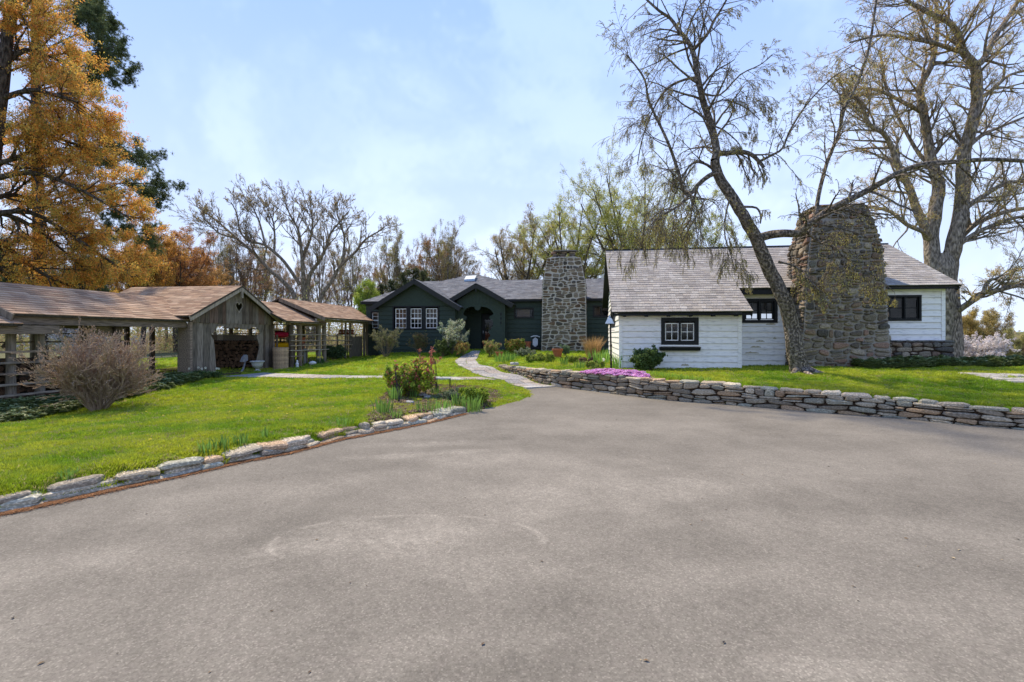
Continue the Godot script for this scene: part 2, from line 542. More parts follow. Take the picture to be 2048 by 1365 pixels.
func flags(called: String, L: Array, R: Array, row: float, most: int, sdn: int) -> void:
	rng.seed = sdn
	var o := Node3D.new()
	o.name = called
	add_child(o)
	o.set_meta("kind", "structure")
	var ring := PackedVector2Array()
	for p in L:
		ring.append(p)
	for i in R.size():
		ring.append(R[R.size() - 1 - i])
	paths.append(ring)
	var cl := Curve2D.new()
	var cr := Curve2D.new()
	for p in L:
		cl.add_point(p)
	for p in R:
		cr.add_point(p)
	var ll := cl.get_baked_length()
	var rl := cr.get_baked_length()
	var n := int((ll + rl) * 0.5 / row)
	var cuts := [0.0]
	for i in n - 1:
		cuts.append((i + 1.0) / n + rf(-0.2, 0.2) / n)
	cuts.append(1.0)
	for i in n:
		var k := rng.randi_range(maxi(1, most - 1), most)
		var sp := [0.0]
		for j in k - 1:
			sp.append((j + 1.0) / k + rf(-0.12, 0.12))
		sp.append(1.0)
		for j in k:
			var g := 0.012 / row
			var t0: float = cuts[i] + g / n * 1.5
			var t1: float = cuts[i + 1] - g / n * 1.5
			var poly := PackedVector2Array()
			var wid := (cl.sample_baked(t0 * ll) - cr.sample_baked(t0 * rl)).length()
			var s0: float = sp[j] + 0.012 / wid
			var s1: float = sp[j + 1] - 0.012 / wid
			for c in [[s0, t0], [lerpf(s0, s1, 0.5), t0], [s1, t0], [s1, lerpf(t0, t1, 0.5)], [s1, t1], [lerpf(s0, s1, 0.5), t1], [s0, t1], [s0, lerpf(t0, t1, 0.5)]]:
				var a: Vector2 = cl.sample_baked(c[1] * ll).lerp(cr.sample_baked(c[1] * rl), c[0])
				poly.append(a + Vector2(rf(-0.012, 0.012), rf(-0.012, 0.012)))
			var b := slab(poly, func(x, d): return hlow(x, d), 0.028 + rf(0.0, 0.008))
			var tone: Color = pick([Color(0.36, 0.33, 0.29), Color(0.42, 0.38, 0.33), Color(0.32, 0.3, 0.28), Color(0.4, 0.34, 0.28), Color(0.46, 0.43, 0.38)])
			b.c.fill(shade(tone, rf(0.85, 1.1)))
			part(o, "flagstone", b.done(M.flag))

func v2(px: float, py: float) -> Vector2:
	var d := 3.0
	while d < 36.0:
		var x := (px - 1024.0) / 1024.0 * d
		if 672.0 + (1.7 - hlow(x, d)) * 1024.0 / d <= py:
			return Vector2(x, d)
		d += 0.03
	return Vector2((px - 1024.0) / 1024.0 * d, d)

func paving() -> void:
	var L := [v2(1054, 777.5), v2(1010, 764), v2(968, 754.5), v2(928, 738), v2(909, 724), v2(922, 713), v2(939, 706.5), v2(944, 703)]
	var Rr := [Vector2(1.46, 17.0), Vector2(0.78, 18.2), Vector2(0.2, 19.7), v2(992, 740), v2(958, 730), v2(952, 722), v2(957, 712), v2(962, 703)]
	flags("garden_path", L, Rr, 0.62, 3, 101)
	var A := [v2(964, 756), v2(860, 755), v2(700, 753), v2(560, 749), v2(528, 747)]
	var B := [v2(995, 761.5), v2(860, 760), v2(700, 758), v2(540, 756), v2(440, 755)]
	flags("shed_path", A, B, 0.8, 1, 102)
	for q in [[735, 862], [800, 850], [860, 842], [930, 826], [975, 817], [1004, 800], [1000, 783], [960, 772], [900, 768], [830, 772], [770, 786], [742, 812], [728, 838]]:
		var f := foot(q[0], q[1])
		bed.append(Vector2(f.x, -f.z))
	var b := MB.new()
	var s := 0.12
	for j in 70:
		for i in 60:
			var x := -4.0 + i * s
			var d := 8.5 + j * s
			if sd(bed, Vector2(x + s / 2, d + s / 2)) > 0.0:
				var qd := func(px, pd): return Vector3(px, lawnh(px, pd) + 0.018, -pd)
				b.quad(qd.call(x, d), qd.call(x + s, d), qd.call(x + s, d + s), qd.call(x, d + s))
	struct("flower_bed", b.done(M.soil))
	paths.append(bed)

# ---------- scattering: a cluster mesh on many points
func scatter(parent: Node, called: String, mesh: Mesh, tf: Array, cols: Array) -> MultiMeshInstance3D:
	var mm := MultiMesh.new()
	mm.transform_format = MultiMesh.TRANSFORM_3D
	mm.use_colors = true
	mm.mesh = mesh
	mm.instance_count = tf.size()
	var buf := PackedFloat32Array()
	buf.resize(tf.size() * 16)
	var k := 0
	for i in tf.size():
		var t: Transform3D = tf[i]
		var c: Color = cols[i]
		var b := t.basis
		var o := t.origin
		buf[k] = b.x.x; buf[k + 1] = b.y.x; buf[k + 2] = b.z.x; buf[k + 3] = o.x
		buf[k + 4] = b.x.y; buf[k + 5] = b.y.y; buf[k + 6] = b.z.y; buf[k + 7] = o.y
		buf[k + 8] = b.x.z; buf[k + 9] = b.y.z; buf[k + 10] = b.z.z; buf[k + 11] = o.z
		buf[k + 12] = c.r; buf[k + 13] = c.g; buf[k + 14] = c.b; buf[k + 15] = 1.0
		k += 16
	mm.buffer = buf
	var o := MultiMeshInstance3D.new()
	o.name = called
	o.multimesh = mm
	parent.add_child(o, true)
	o.set_meta("kind", "stuff")
	return o

# leaves of length l and width w held in a ball of radius r
func cluster(count: int, l: float, w: float, r: float, sdn: int, mt: Material, up := 0.0) -> ArrayMesh:
	rng.seed = sdn
	var b := MB.new()
	for i in count:
		var o := rdir() * r * rf(0.2, 1.0)
		var d := (rdir() + Vector3.UP * up).normalized()
		var s := d.cross(rdir()).normalized() * w * 0.5
		var nn := s.cross(d).normalized() * w * 0.25
		b.col = shade(Color(1, 1, 1), rf(0.75, 1.15))
		var p := o - d * l * 0.5
		b.quad(p, p + d * l * 0.55 + s + nn, p + d * l, p + d * l * 0.55 - s + nn)
	return b.done(mt)

# upright blades bending outward
func blades(count: int, h: float, w: float, spread: float, lean: float, sdn: int, c: Color, mt: Material) -> MB:
	rng.seed = sdn
	var b := MB.new()
	for i in count:
		var a := rf(0, TAU)
		var o := Vector3(cos(a), 0, sin(a)) * spread * sqrt(rng.randf())
		var d := (Vector3(cos(a), 0, sin(a)) * rf(0.3, 1.0) + rdir() * 0.5) * lean
		d.y = 0
		var s := Vector3(-sin(a + rf(-1, 1)), 0, cos(a + rf(-1, 1))).normalized() * w * 0.5
		var hh := h * rf(0.6, 1.0)
		b.col = shade(c, rf(0.7, 1.25))
		var p1 := o + d * hh * 0.35 + Vector3.UP * hh * 0.6
		var p2 := o + d * hh + Vector3.UP * hh * rf(0.88, 1.0)
		b.quad(o - s * 0.8, o + s * 0.8, p1 + s, p1 - s)
		b.tri(p1 - s, p1 + s, p2)
	return b

func grass() -> void:
	var tuft := []
	for i in 3:
		tuft.append(blades(13, 0.075, 0.008, 0.07, 0.55, 200 + i, Color(1, 1, 1), M.blade).done(M.blade))
	rng.seed = 77
	var q := noise(51, 0.35, 3)
	var q2 := noise(52, 1.6, 2)
	var off := Geometry2D.offset_polygon(drive, 0.05)[0]
	var tf := [[], [], []]
	var cs := [[], [], []]
	var got := 0
	for tries in 260000:
		var d := 4.6 / (1.0 - rng.randf() * 0.862)
		var x := (rf(-0.02, 1.02) * 2048.0 - 1024.0) / 1024.0 * d
		if x < -23.5 or x > 19.8 or d > 37.0:
			continue
		var p := Vector2(x, d)
		var on := false
		if Geometry2D.is_point_in_polygon(p, off):
			continue
		for w in paths:
			if w == bed and rng.randf() < 0.22:
				continue
			if Geometry2D.is_point_in_polygon(p, w):
				on = true
				break
		if on:
			continue
		var k := q.get_noise_2d(x, d)
		var k2 := q2.get_noise_2d(x, d)
		if k2 < -0.45 and rng.randf() < 0.6:
			continue
		var m := rng.randi() % 3
		var s := rf(0.6, 1.1) * (1.0 + maxf(0.0, (d - 10.0) * 0.03)) * (1.0 + k2 * 0.5)
		var bs := Basis(Vector3.UP, rf(0, TAU)).scaled(Vector3(s, s * rf(0.7, 1.1), s))
		tf[m].append(Transform3D(bs, Vector3(x, lawnh(x, d) - 0.004, -d)))
		var c := Color(0.23, 0.37, 0.02).lerp(Color(0.46, 0.5, 0.04), clampf(0.5 + k * 1.3 + k2 * 0.7, 0.0, 1.0))
		if rng.randf() < (0.05 if k2 > -0.25 else 0.3):
			c = Color(0.45, 0.38, 0.17)
		cs[m].append(shade(c, rf(0.75, 1.2)))
		got += 1
	for m in 3:
		var o := scatter(self, numbered("grass"), tuft[m], tf[m], cs[m])
		tag(o, "short spring lawn grass covering the garden", "grass", "lawn grass")
	print("grass ", got)

# ---------- stonework
# one stone of a wall face: outline in the face's own (u, v), pushed out from the face
func stone_mesh(cs: Array, surf: Callable, bulge: float, c: Color, mt: Material, back := 0.06) -> ArrayMesh:
	var b := MB.new()
	b.col = c
	var m := 10
	var jit := []
	var pw := rf(0.45, 0.75)
	for k in m:
		jit.append(rf(0.9, 1.04))
	for r in 4:
		for k in m:
			var a := TAU * k / m + 0.2
			var s := signf(cos(a)) * pow(absf(cos(a)), pw)
			var t := signf(sin(a)) * pow(absf(sin(a)), pw)
			var sc: float = [1.0, 1.0, 0.9, 0.6][r] * jit[k]
			s = 0.5 + 0.5 * s * sc
			t = 0.5 + 0.5 * t * sc
			var p: Vector2 = (cs[0] as Vector2).lerp(cs[1], s).lerp((cs[3] as Vector2).lerp(cs[2], s), t)
			var o: float = [-back, bulge * 0.35, bulge * 0.85, bulge * rf(0.92, 1.08)][r]
			b.pt(surf.call(p.x, p.y, o))
	var mid: Vector2 = (cs[0] + cs[1] + cs[2] + cs[3]) / 4.0
	b.pt(surf.call(mid.x, mid.y, bulge * rf(0.95, 1.12)))
	for r in 3:
		for k in m:
			var l := (k + 1) % m
			b.ix.append_array(PackedInt32Array([r * m + k, r * m + l, (r + 1) * m + l, r * m + k, (r + 1) * m + l, (r + 1) * m + k]))
	for k in m:
		b.ix.append_array(PackedInt32Array([3 * m + k, 3 * m + (k + 1) % m, 4 * m]))
	return b.done(mt)

# lays courses of rubble over a face of size w by h; returns [mesh, area] for each stone
func rubble(w: float, h: float, row: Vector2, wid: Vector2, gap: float, bulge: Vector2, surf: Callable, tones: Array, mt: Material, sdn: int) -> Array:
	rng.seed = sdn
	var q := noise(sdn, 0.9, 2)
	var out := []
	var lines := [0.0]
	while lines[-1] < h - row.x * 0.8:
		lines.append(lines[-1] + rf(row.x, row.y))
	var fit: float = h / lines[-1]
	for i in lines.size():
		lines[i] *= fit
	var bend := func(i: int, u: float) -> float:
		if i == 0 or i == lines.size() - 1:
			return lines[i]
		return lines[i] + q.get_noise_2d(u * 1.3, i * 7.7) * row.y * 0.55
	for i in lines.size() - 1:
		var rh: float = lines[i + 1] - lines[i]
		var u := 0.0
		var us := [0.0]
		while u < w - wid.x * 0.7:
			u += rf(wid.x, wid.y) * clampf(rh / row.x, 0.7, 1.5)
			us.append(u)
		for k in us.size():
			us[k] *= w / u
		for k in us.size() - 1:
			var s0 := rf(-0.18, 0.18) * wid.x if k > 0 else 0.0
			var s1 := rf(-0.18, 0.18) * wid.x if k < us.size() - 2 else 0.0
			var a: float = us[k]
			var z: float = us[k + 1]
			var cell := [Vector2(a + s0, bend.call(i, a + s0)), Vector2(z + s1, bend.call(i, z + s1)), Vector2(z - s1, bend.call(i + 1, z - s1)), Vector2(a - s0, bend.call(i + 1, a - s0))]
			var cells := [cell]
			if rh > row.x * 1.15 and rng.randf() < 0.3:
				var t := rf(0.4, 0.6)
				var ml: Vector2 = (cell[0] as Vector2).lerp(cell[3], t)
				var mr: Vector2 = (cell[1] as Vector2).lerp(cell[2], t + rf(-0.1, 0.1))
				cells = [[cell[0], cell[1], mr, ml], [ml, mr, cell[2], cell[3]]]
			for c in cells:
				var mid: Vector2 = (c[0] + c[1] + c[2] + c[3]) / 4.0
				var e := []
				for p in c:
					var dv: Vector2 = mid - p
					e.append(p + Vector2(signf(dv.x) * minf(gap, absf(dv.x) * 0.4), signf(dv.y) * minf(gap, absf(dv.y) * 0.4)))
				var tone: Color = pick(tones)
				var area: float = absf((e[1].x - e[0].x) * (e[3].y - e[0].y))
				out.append([stone_mesh(e, surf, rf(bulge.x, bulge.y), shade(tone, rf(0.7, 1.25)), mt), area])
	return out

# the largest become parts of their own, the rest one joined part
func lay(parent: Node, called: String, list: Array, most := 290) -> void:
	list.sort_custom(func(a, b): return a[1] > b[1])
	var st := SurfaceTool.new()
	var rest := 0
	for i in list.size():
		if i < most:
			part(parent, called, list[i][0])
		else:
			if rest == 0:
				st.begin(Mesh.PRIMITIVE_TRIANGLES)
			st.append_from(list[i][0], 0, Transform3D())
			rest += 1
	if rest:
		var m := st.commit()
		m.surface_set_material(0, list[0][0].surface_get_material(0))
		stuff(parent, "small_stones", m)

# a loose slab or boulder of size s, flat on top
func boulder(s: Vector3, c: Color, mt: Material) -> ArrayMesh:
	var b := MB.new()
	b.col = c
	var m := 11
	var pw := rf(0.35, 0.75)
	var jr := []
	var jy := []
	for k in m:
		jr.append(rf(0.78, 1.1))
		jy.append(rf(-0.17, 0.12))
	for r in 5:
		for k in m:
			var a := TAU * k / m
			var sc: float = [0.86, 1.0, 0.98, 0.84, 0.45][r] * jr[k]
			var x := signf(cos(a)) * pow(absf(cos(a)), pw) * 0.5 * sc
			var z := signf(sin(a)) * pow(absf(sin(a)), pw) * 0.5 * sc
			var y: float = [0.0, 0.25, 0.72, 0.93, 1.0][r] + (jy[k] if r > 0 else 0.0) * [0, 0.8, 1.0, 1.0, 0.4][r] + rf(-0.03, 0.03)
			b.pt(Vector3(x * s.x, y * s.y, z * s.z))
	b.pt(Vector3(0, s.y * rf(0.96, 1.04), 0))
	for r in 4:
		for k in m:
			var l := (k + 1) % m
			b.ix.append_array(PackedInt32Array([r * m + k, r * m + l, (r + 1) * m + l, r * m + k, (r + 1) * m + l, (r + 1) * m + k]))
	for k in m:
		b.ix.append_array(PackedInt32Array([4 * m + k, 4 * m + (k + 1) % m, 5 * m]))
	return b.done(mt)

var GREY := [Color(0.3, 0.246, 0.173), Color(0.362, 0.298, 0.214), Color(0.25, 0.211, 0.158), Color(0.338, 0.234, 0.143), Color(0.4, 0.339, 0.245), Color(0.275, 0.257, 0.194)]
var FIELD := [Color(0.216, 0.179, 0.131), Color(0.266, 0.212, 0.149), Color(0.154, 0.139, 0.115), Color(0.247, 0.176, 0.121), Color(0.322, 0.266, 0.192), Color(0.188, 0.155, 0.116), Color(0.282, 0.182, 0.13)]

func garden_walls() -> void:
	# retaining wall along the right of the driveway
	var o := thing("retaining_wall", "low dry-laid grey stone retaining wall curving along the right of the driveway", "stone wall")
	var cv := Curve3D.new()
	var ct := Curve3D.new()
	for w in WALL:
		cv.add_point(Vector3(w[0], w[2], -w[1]))
		ct.add_point(Vector3(w[0], w[3], -w[1]))
	cv.bake_interval = 0.1
	ct.bake_interval = 0.1
	var len := cv.get_baked_length()
	var tl := ct.get_baked_length()
	var hh := 0.5
	var surf := func(u: float, v: float, out: float) -> Vector3:
		var t := clampf(u, 0.0, len)
		var p := cv.sample_baked(t)
		var q := ct.sample_baked(t / len * tl)
		var e := cv.sample_baked(minf(t + 0.3, len)) - cv.sample_baked(maxf(t - 0.3, 0.0))
		e.y = 0
		e = e.normalized()
		var nn := Vector3(-e.z, 0, e.x)
		return Vector3(p.x, lerpf(p.y - 0.03, q.y - 0.06, v / hh), p.z) + nn * (out + 0.02)
	lay(o, "stone", rubble(len, hh, Vector2(0.07, 0.16), Vector2(0.12, 0.42), 0.002, Vector2(0.05, 0.09), surf, GREY, M.wall_stone, 301), 215)
	# dark earth behind the joints
	var b := MB.new()
	for i in 60:
		var u := len * i / 60.0
		var u2 := len * (i + 1) / 60.0
		b.quad(surf.call(u, 0, -0.03), surf.call(u2, 0, -0.03), surf.call(u2, hh, -0.03), surf.call(u, hh, -0.03))
	part(o, "core", b.done(M.soil))
	rng.seed = 303
	var u := 0.05
	while u < len - 0.1:
		var w := rf(0.28, 0.62)
		var p: Vector3 = surf.call(u + w / 2, hh, -0.12)
		var e: Vector3 = surf.call(u + w, hh, 0) - surf.call(u, hh, 0)
		var s := part(o, "cap_stone", boulder(Vector3(w * 1.02, rf(0.06, 0.1), rf(0.32, 0.42)), shade(pick(GREY), rf(1.0, 1.45)), M.wall_stone), p - Vector3.UP * 0.02)
		s.rotation = Vector3(rf(-0.05, 0.05), -atan2(e.z, e.x) + rf(-0.08, 0.08), rf(-0.04, 0.04))
		u += w
	# stone edging along the left of the driveway
	o = thing("stone_edging", "rough low edging of pale flat stones along the left of the driveway", "stone edging")
	rng.seed = 305
	cv = Curve3D.new()
	for i in range(1, 12):
		cv.add_point(Vector3(EDGE[i][0], 0, -EDGE[i][1]))
	len = cv.get_baked_length()
	u = 0.0
	while u < len - 0.15:
		var k := 1.0 - u / len
		var w := rf(0.34, 0.85) * (0.7 + 0.3 * k)
		var p := cv.sample_baked(minf(u + w / 2, len))
		var e := cv.sample_baked(minf(u + w, len)) - cv.sample_baked(u)
		var nn := Vector3(-e.z, 0, e.x).normalized()
		var turn := -atan2(e.z, e.x)
		var lift := -0.03
		var n := rng.randi_range(2, 3)
		for i in n:
			var th: float = rf(0.07, 0.11) if n == 2 else rf(0.045, 0.075)
			var ww := w * (1.06 if i == 0 else rf(0.6, 1.1))
			var sh := -0.02 if i == 0 else rf(-0.12, 0.12) * w
			var s := part(o, "stone" if i < n - 1 or n == 1 else "cap_stone", boulder(Vector3(ww, th + 0.015, rf(0.24, 0.4)), shade(pick(GREY), rf(1.0, 1.6)), M.wall_stone), p - nn * (0.09 + i * rf(0.02, 0.06)) + e.normalized() * sh + Vector3.UP * lift)
			s.rotation = Vector3(rf(-0.1, 0.1), turn + rf(-0.16, 0.16), rf(-0.07, 0.07))
			lift += th - 0.01
		u += w * 0.8
	# fallen needles along its foot
	var nl := []
	for i in 3:
		var bb := MB.new()
		rng.seed = 310 + i
		for k in 14:
			var pp := Vector3(rf(-0.06, 0.06), rf(0.0, 0.012), rf(-0.05, 0.05))
			var dd := Vector3(rf(-1, 1), rf(-0.1, 0.15), rf(-1, 1)).normalized() * rf(0.02, 0.045)
			var sp := dd.cross(Vector3.UP).normalized() * 0.002
			bb.col = shade(Color(1, 1, 1), rf(0.6, 1.2))
			bb.quad(pp - sp, pp + sp, pp + dd + sp, pp + dd - sp)
		nl.append(bb.done(M.twig))
	var tf := []
	var cs := []
	for i in 2600:
		var t := pow(rng.randf(), 0.9) * len
		var p := cv.sample_baked(t)
		var e := (cv.sample_baked(minf(t + 0.2, len)) - cv.sample_baked(maxf(t - 0.2, 0.0))).normalized()
		var nn := Vector3(-e.z, 0, e.x)
		p += nn * (0.05 + absf(rng.randfn()) * 0.045)
		tf.append(Transform3D(Basis(Vector3.UP, rf(0, TAU)), p + Vector3.UP * 0.004))
		cs.append(shade(Color(0.36, 0.15, 0.05).lerp(Color(0.2, 0.1, 0.05), rng.randf()), rf(0.7, 1.2)))
	tag(scatter(self, "pine_needles", nl[0], tf, cs), "fallen orange pine needles along the foot of the stone edging", "pine needles")

# ---------- walls, roofs and windows of the houses (own axes: x right along the front, y up, z towards the viewer)
func frame(at_x: float, at_d: float, called: String, label: String, category: String) -> Node3D:
	return thing(called, label, category, Vector3(at_x, 0, -at_d), -TH)

# clapboards from x0 to x1 between heights, round openings [x0, y0, x1, y1]; thick enough to be the wall itself
func clapboards(o: Node3D, x0: float, x1: float, y0: float, y1: float, z: float, exp: float, holes: Array, mt: Material, side := false, slope: Variant = null, c0 := Color(1, 1, 1)) -> void:
	var y := y0
	while y < y1 - 0.01:
		var t := minf(y + exp, y1)
		var spans := [[x0, x1, y, t]]
		for h in holes:
			var nx := []
			for s in spans:
				if h[1] >= s[3] - 0.001 or h[3] <= s[2] + 0.001 or h[0] >= s[1] or h[2] <= s[0]:
					nx.append(s)
					continue
				if h[0] > s[0]:
					nx.append([s[0], h[0], s[2], s[3]])
				if h[2] < s[1]:
					nx.append([h[2], s[1], s[2], s[3]])
				if h[1] > s[2] + 0.03:
					nx.append([maxf(s[0], h[0]), minf(s[1], h[2]), s[2], h[1]])
				if h[3] < s[3] - 0.03:
					nx.append([maxf(s[0], h[0]), minf(s[1], h[2]), h[3], s[3]])
			spans = nx
		for s in spans:
			if slope != null:
				var lim: Vector2 = slope.call((s[2] + s[3]) / 2)
				s[0] = maxf(s[0], lim.x)
				s[1] = minf(s[1], lim.y)
				if s[1] - s[0] < 0.05:
					continue
			var b := MB.new()
			b.col = shade(c0, rf(0.93, 1.03))
			var j := rf(-0.002, 0.002)
			var lo := 0.036 + j
			var hi := 0.004 + j
			if s[3] - s[2] > 0.1:
				s[3] -= 0.006
			if side:
				b.hexa([Vector3(z - lo, s[2], s[1]), Vector3(z + 0.1, s[2], s[1]), Vector3(z + 0.1, s[2], s[0]), Vector3(z - lo, s[2], s[0]), Vector3(z - hi, s[3], s[1]), Vector3(z + 0.1, s[3], s[1]), Vector3(z + 0.1, s[3], s[0]), Vector3(z - hi, s[3], s[0])])
			else:
				b.hexa([Vector3(s[0], s[2], z + lo), Vector3(s[1], s[2], z + lo), Vector3(s[1], s[2], z - 0.1), Vector3(s[0], s[2], z - 0.1), Vector3(s[0], s[3], z + hi), Vector3(s[1], s[3], z + hi), Vector3(s[1], s[3], z - 0.1), Vector3(s[0], s[3], z - 0.1)])
			part(o, "clapboard", b.done(mt))
		y = t

func bxp(o: Node, called: String, a: Vector3, b2: Vector3, mt: Material, c := Color(1, 1, 1)) -> MeshInstance3D:
	var b := MB.new()
	b.col = c
	b.box(Vector3(minf(a.x, b2.x), minf(a.y, b2.y), minf(a.z, b2.z)), Vector3(maxf(a.x, b2.x), maxf(a.y, b2.y), maxf(a.z, b2.z)))
	return part(o, called, b.done(mt))

# a window: outer frame x0..x1, y0..y1 at z, frame width fw; sashes [x0, y0, x1, y1, columns, rows]
func window(o: Node3D, x0: float, y0: float, x1: float, y1: float, z: float, fw: float, fm: Material, sashes: Array, sm: Material, sw := 0.035) -> MeshInstance3D:
	var b := MB.new()
	b.box(Vector3(x0, y1 - fw, z - 0.09), Vector3(x1, y1, z + 0.05))
	b.box(Vector3(x0, y0, z - 0.09), Vector3(x1, y0 + fw, z + 0.05))
	b.box(Vector3(x0, y0 + fw, z - 0.09), Vector3(x0 + fw, y1 - fw, z + 0.048))
	b.box(Vector3(x1 - fw, y0 + fw, z - 0.09), Vector3(x1, y1 - fw, z + 0.048))
	for i in sashes.size() - 1:
		if sashes[i + 1][0] > sashes[i][2] + 0.02:
			b.box(Vector3(sashes[i][2], y0 + fw, z - 0.09), Vector3(sashes[i + 1][0], y1 - fw, z + 0.046))
	var f := part(o, "window", b.done(fm))
	for s in sashes:
		b = MB.new()
		var z0: float = z - 0.06
		var z1: float = z - 0.015
		b.box(Vector3(s[0], s[1], z0), Vector3(s[2], s[1] + sw, z1))
		b.box(Vector3(s[0], s[3] - sw, z0), Vector3(s[2], s[3], z1))
		b.box(Vector3(s[0], s[1] + sw, z0), Vector3(s[0] + sw, s[3] - sw, z1 - 0.001))
		b.box(Vector3(s[2] - sw, s[1] + sw, z0), Vector3(s[2], s[3] - sw, z1 - 0.001))
		part(f, "sash", b.done(sm))
		var iw: float = (s[2] - s[0] - 2 * sw) / s[4]
		var ih: float = (s[3] - s[1] - 2 * sw) / s[5]
		for i in range(1, s[4]):
			var x: float = s[0] + sw + iw * i
			bxp(f, "muntin", Vector3(x - 0.011, s[1] + sw, z0 + 0.008), Vector3(x + 0.011, s[3] - sw, z1 - 0.006), sm)
		for i in range(1, s[5]):
			var y: float = s[1] + sw + ih * i
			bxp(f, "muntin", Vector3(s[0] + sw, y - 0.011, z0 + 0.01), Vector3(s[2] - sw, y + 0.011, z1 - 0.008), sm)
		for i in s[4]:
			for j in s[5]:
				var px: float = s[0] + sw + iw * i
				var py: float = s[1] + sw + ih * j
				bxp(f, "pane", Vector3(px, py, z0 + 0.018), Vector3(px + iw, py + ih, z0 + 0.022), M.glass)
	return f

# overlapping shingles over a roof face given by eave left, eave right, ridge right, ridge left
func shingles(o: Node3D, k: Array, exp: float, wid: Vector2, thick: float, tones: Array, mt: Material, sdn: int, apart := false, deck: Material = null) -> void:
	rng.seed = sdn
	var q := noise(sdn, 0.5, 3)
	var el: Vector3 = k[0]
	var er: Vector3 = k[1]
	var rr: Vector3 = k[2]
	var rl: Vector3 = k[3]
	var e := (er - el).normalized()
	var up := ((rl + rr) / 2 - (el + er) / 2)
	up = (up - e * up.dot(e))
	var sl := up.length()
	up = up.normalized()
	var nn := e.cross(up).normalized()
	if nn.y < 0:
		nn = -nn
	var d := MB.new()
	var dn := nn * -0.06
	d.col = Color(0.09, 0.075, 0.06)
	d.hexa([el + dn, er + dn, rr + dn, rl + dn, el - nn * 0.004, er - nn * 0.004, rr - nn * 0.004, rl - nn * 0.004])
	part(o, "roof_deck", d.done(deck if deck else M.barge))
	var rows := int(ceil(sl / exp))
	var all := MB.new()
	for r in rows:
		var t0 := r * exp / sl
		var t1 := minf((r + 1.25) * exp / sl, 1.0)
		var a := el.lerp(rl, t0)
		var z := er.lerp(rr, t0)
		var a1 := el.lerp(rl, t1)
		var z1 := er.lerp(rr, t1)
		var w := (z - a).dot(e)
		var lean := (a1 - a).dot(e)
		var leanr := (z1 - z).dot(e)
		var x := -rf(0.0, wid.x)
		while x < w - 0.01:
			var sw := rf(wid.x, wid.y)
			var x0 := maxf(x + 0.003, 0.0)
			var x1 := minf(x + sw - 0.003, w)
			if x1 - x0 > 0.02:
				var b: MB = MB.new() if apart else all
				var kk := q.get_noise_2d(x * 2.0 + a.x, r * 0.6) * 0.5
				b.col = shade(pick(tones), clampf(rf(0.88, 1.1) + kk * 0.5, 0.5, 1.5))
				var low := rf(-0.006, 0.006)
				var j0 := a + e * x0 - up * low
				var j1 := a + e * x1 - up * low
				var y0 := minf(x0 + maxf(0.0, lean - x0), x1)
				var y1 := maxf(x1 + minf(0.0, w + leanr - x1), y0)
				var m0 := a + e * y0 + up * (a1 - a).dot(up)
				var m1 := a + e * y1 + up * (a1 - a).dot(up)
				var h := thick * rf(0.8, 1.25)
				b.hexa([j0 + nn * 0.001, j1 + nn * 0.001, m1 - nn * 0.003, m0 - nn * 0.003, j0 + nn * h, j1 + nn * h, m1 + nn * 0.002, m0 + nn * 0.002])
				if apart:
					part(o, "shingle", b.done(mt))
			x += sw
	if not apart:
		stuff(o, "shingles", all.done(mt))

func ring_core(prof: Array, mt: Material) -> ArrayMesh:
	var b := MB.new()
	for p in prof:
		b.pt(Vector3(p[1], p[0], -p[3]))
		b.pt(Vector3(p[2], p[0], -p[3]))
		b.pt(Vector3(p[2], p[0], -p[4]))
		b.pt(Vector3(p[1], p[0], -p[4]))
	for i in prof.size() - 1:
		for k in 4:
			var a := i * 4 + k
			var z := i * 4 + (k + 1) % 4
			b.ix.append_array(PackedInt32Array([a, z, z + 4, a, z + 4, a + 4]))
	var l := (prof.size() - 1) * 4
	b.ix.append_array(PackedInt32Array([l, l + 1, l + 2, l, l + 2, l + 3]))
	return b.done(mt)

func along(prof: Array, y: float, k: int) -> float:
	for i in prof.size() - 1:
		if y <= prof[i + 1][0]:
			return lerpf(prof[i][k], prof[i + 1][k], clampf((y - prof[i][0]) / (prof[i + 1][0] - prof[i][0]), 0.0, 1.0))
	return prof[-1][k]

func chimney(o: Node3D, prof: Array, row: Vector2, wid: Vector2, gap: float, bulge: Vector2, tones: Array, mortar: Material, sdn: int) -> MeshInstance3D:
	var ch := part(o, "chimney", ring_core(prof, mortar))
	var y0: float = prof[0][0]
	var h: float = prof[-1][0] - y0
	var w: float = prof[0][2] - prof[0][1]
	var dp: float = prof[0][4] - prof[0][3]
	var front := func(u: float, v: float, out: float) -> Vector3:
		var y := y0 + v
		return Vector3(lerpf(along(prof, y, 1), along(prof, y, 2), u / w), y, -along(prof, y, 3) + out)
	var left := func(u: float, v: float, out: float) -> Vector3:
		var y := y0 + v
		return Vector3(along(prof, y, 1) - out, y, -lerpf(along(prof, y, 4), along(prof, y, 3), u / dp))
	var right := func(u: float, v: float, out: float) -> Vector3:
		var y := y0 + v
		return Vector3(along(prof, y, 2) + out, y, -lerpf(along(prof, y, 3), along(prof, y, 4), u / dp))
	var list := rubble(w, h, row, wid, gap, bulge, front, tones, M.stone, sdn)
	for s in list:
		s[1] += 1.0
	list.append_array(rubble(dp, h, row, wid, gap, bulge, left, tones, M.stone, sdn + 1))
	for s in rubble(dp, h, row, wid, gap, bulge, right, tones, M.stone, sdn + 2):
		s[1] *= 0.1
		list.append(s)
	lay(ch, "stone", list)
	return ch

func plate(o: Node, called: String, pts: Array, z: float, depth: float, mt: Material, c := Color(1, 1, 1)) -> MeshInstance3D:
	var b := MB.new()
	b.col = c
	b.prism(PackedVector2Array(pts), Transform3D(Basis(), Vector3(0, 0, z)), depth)
	return part(o, called, b.done(mt))

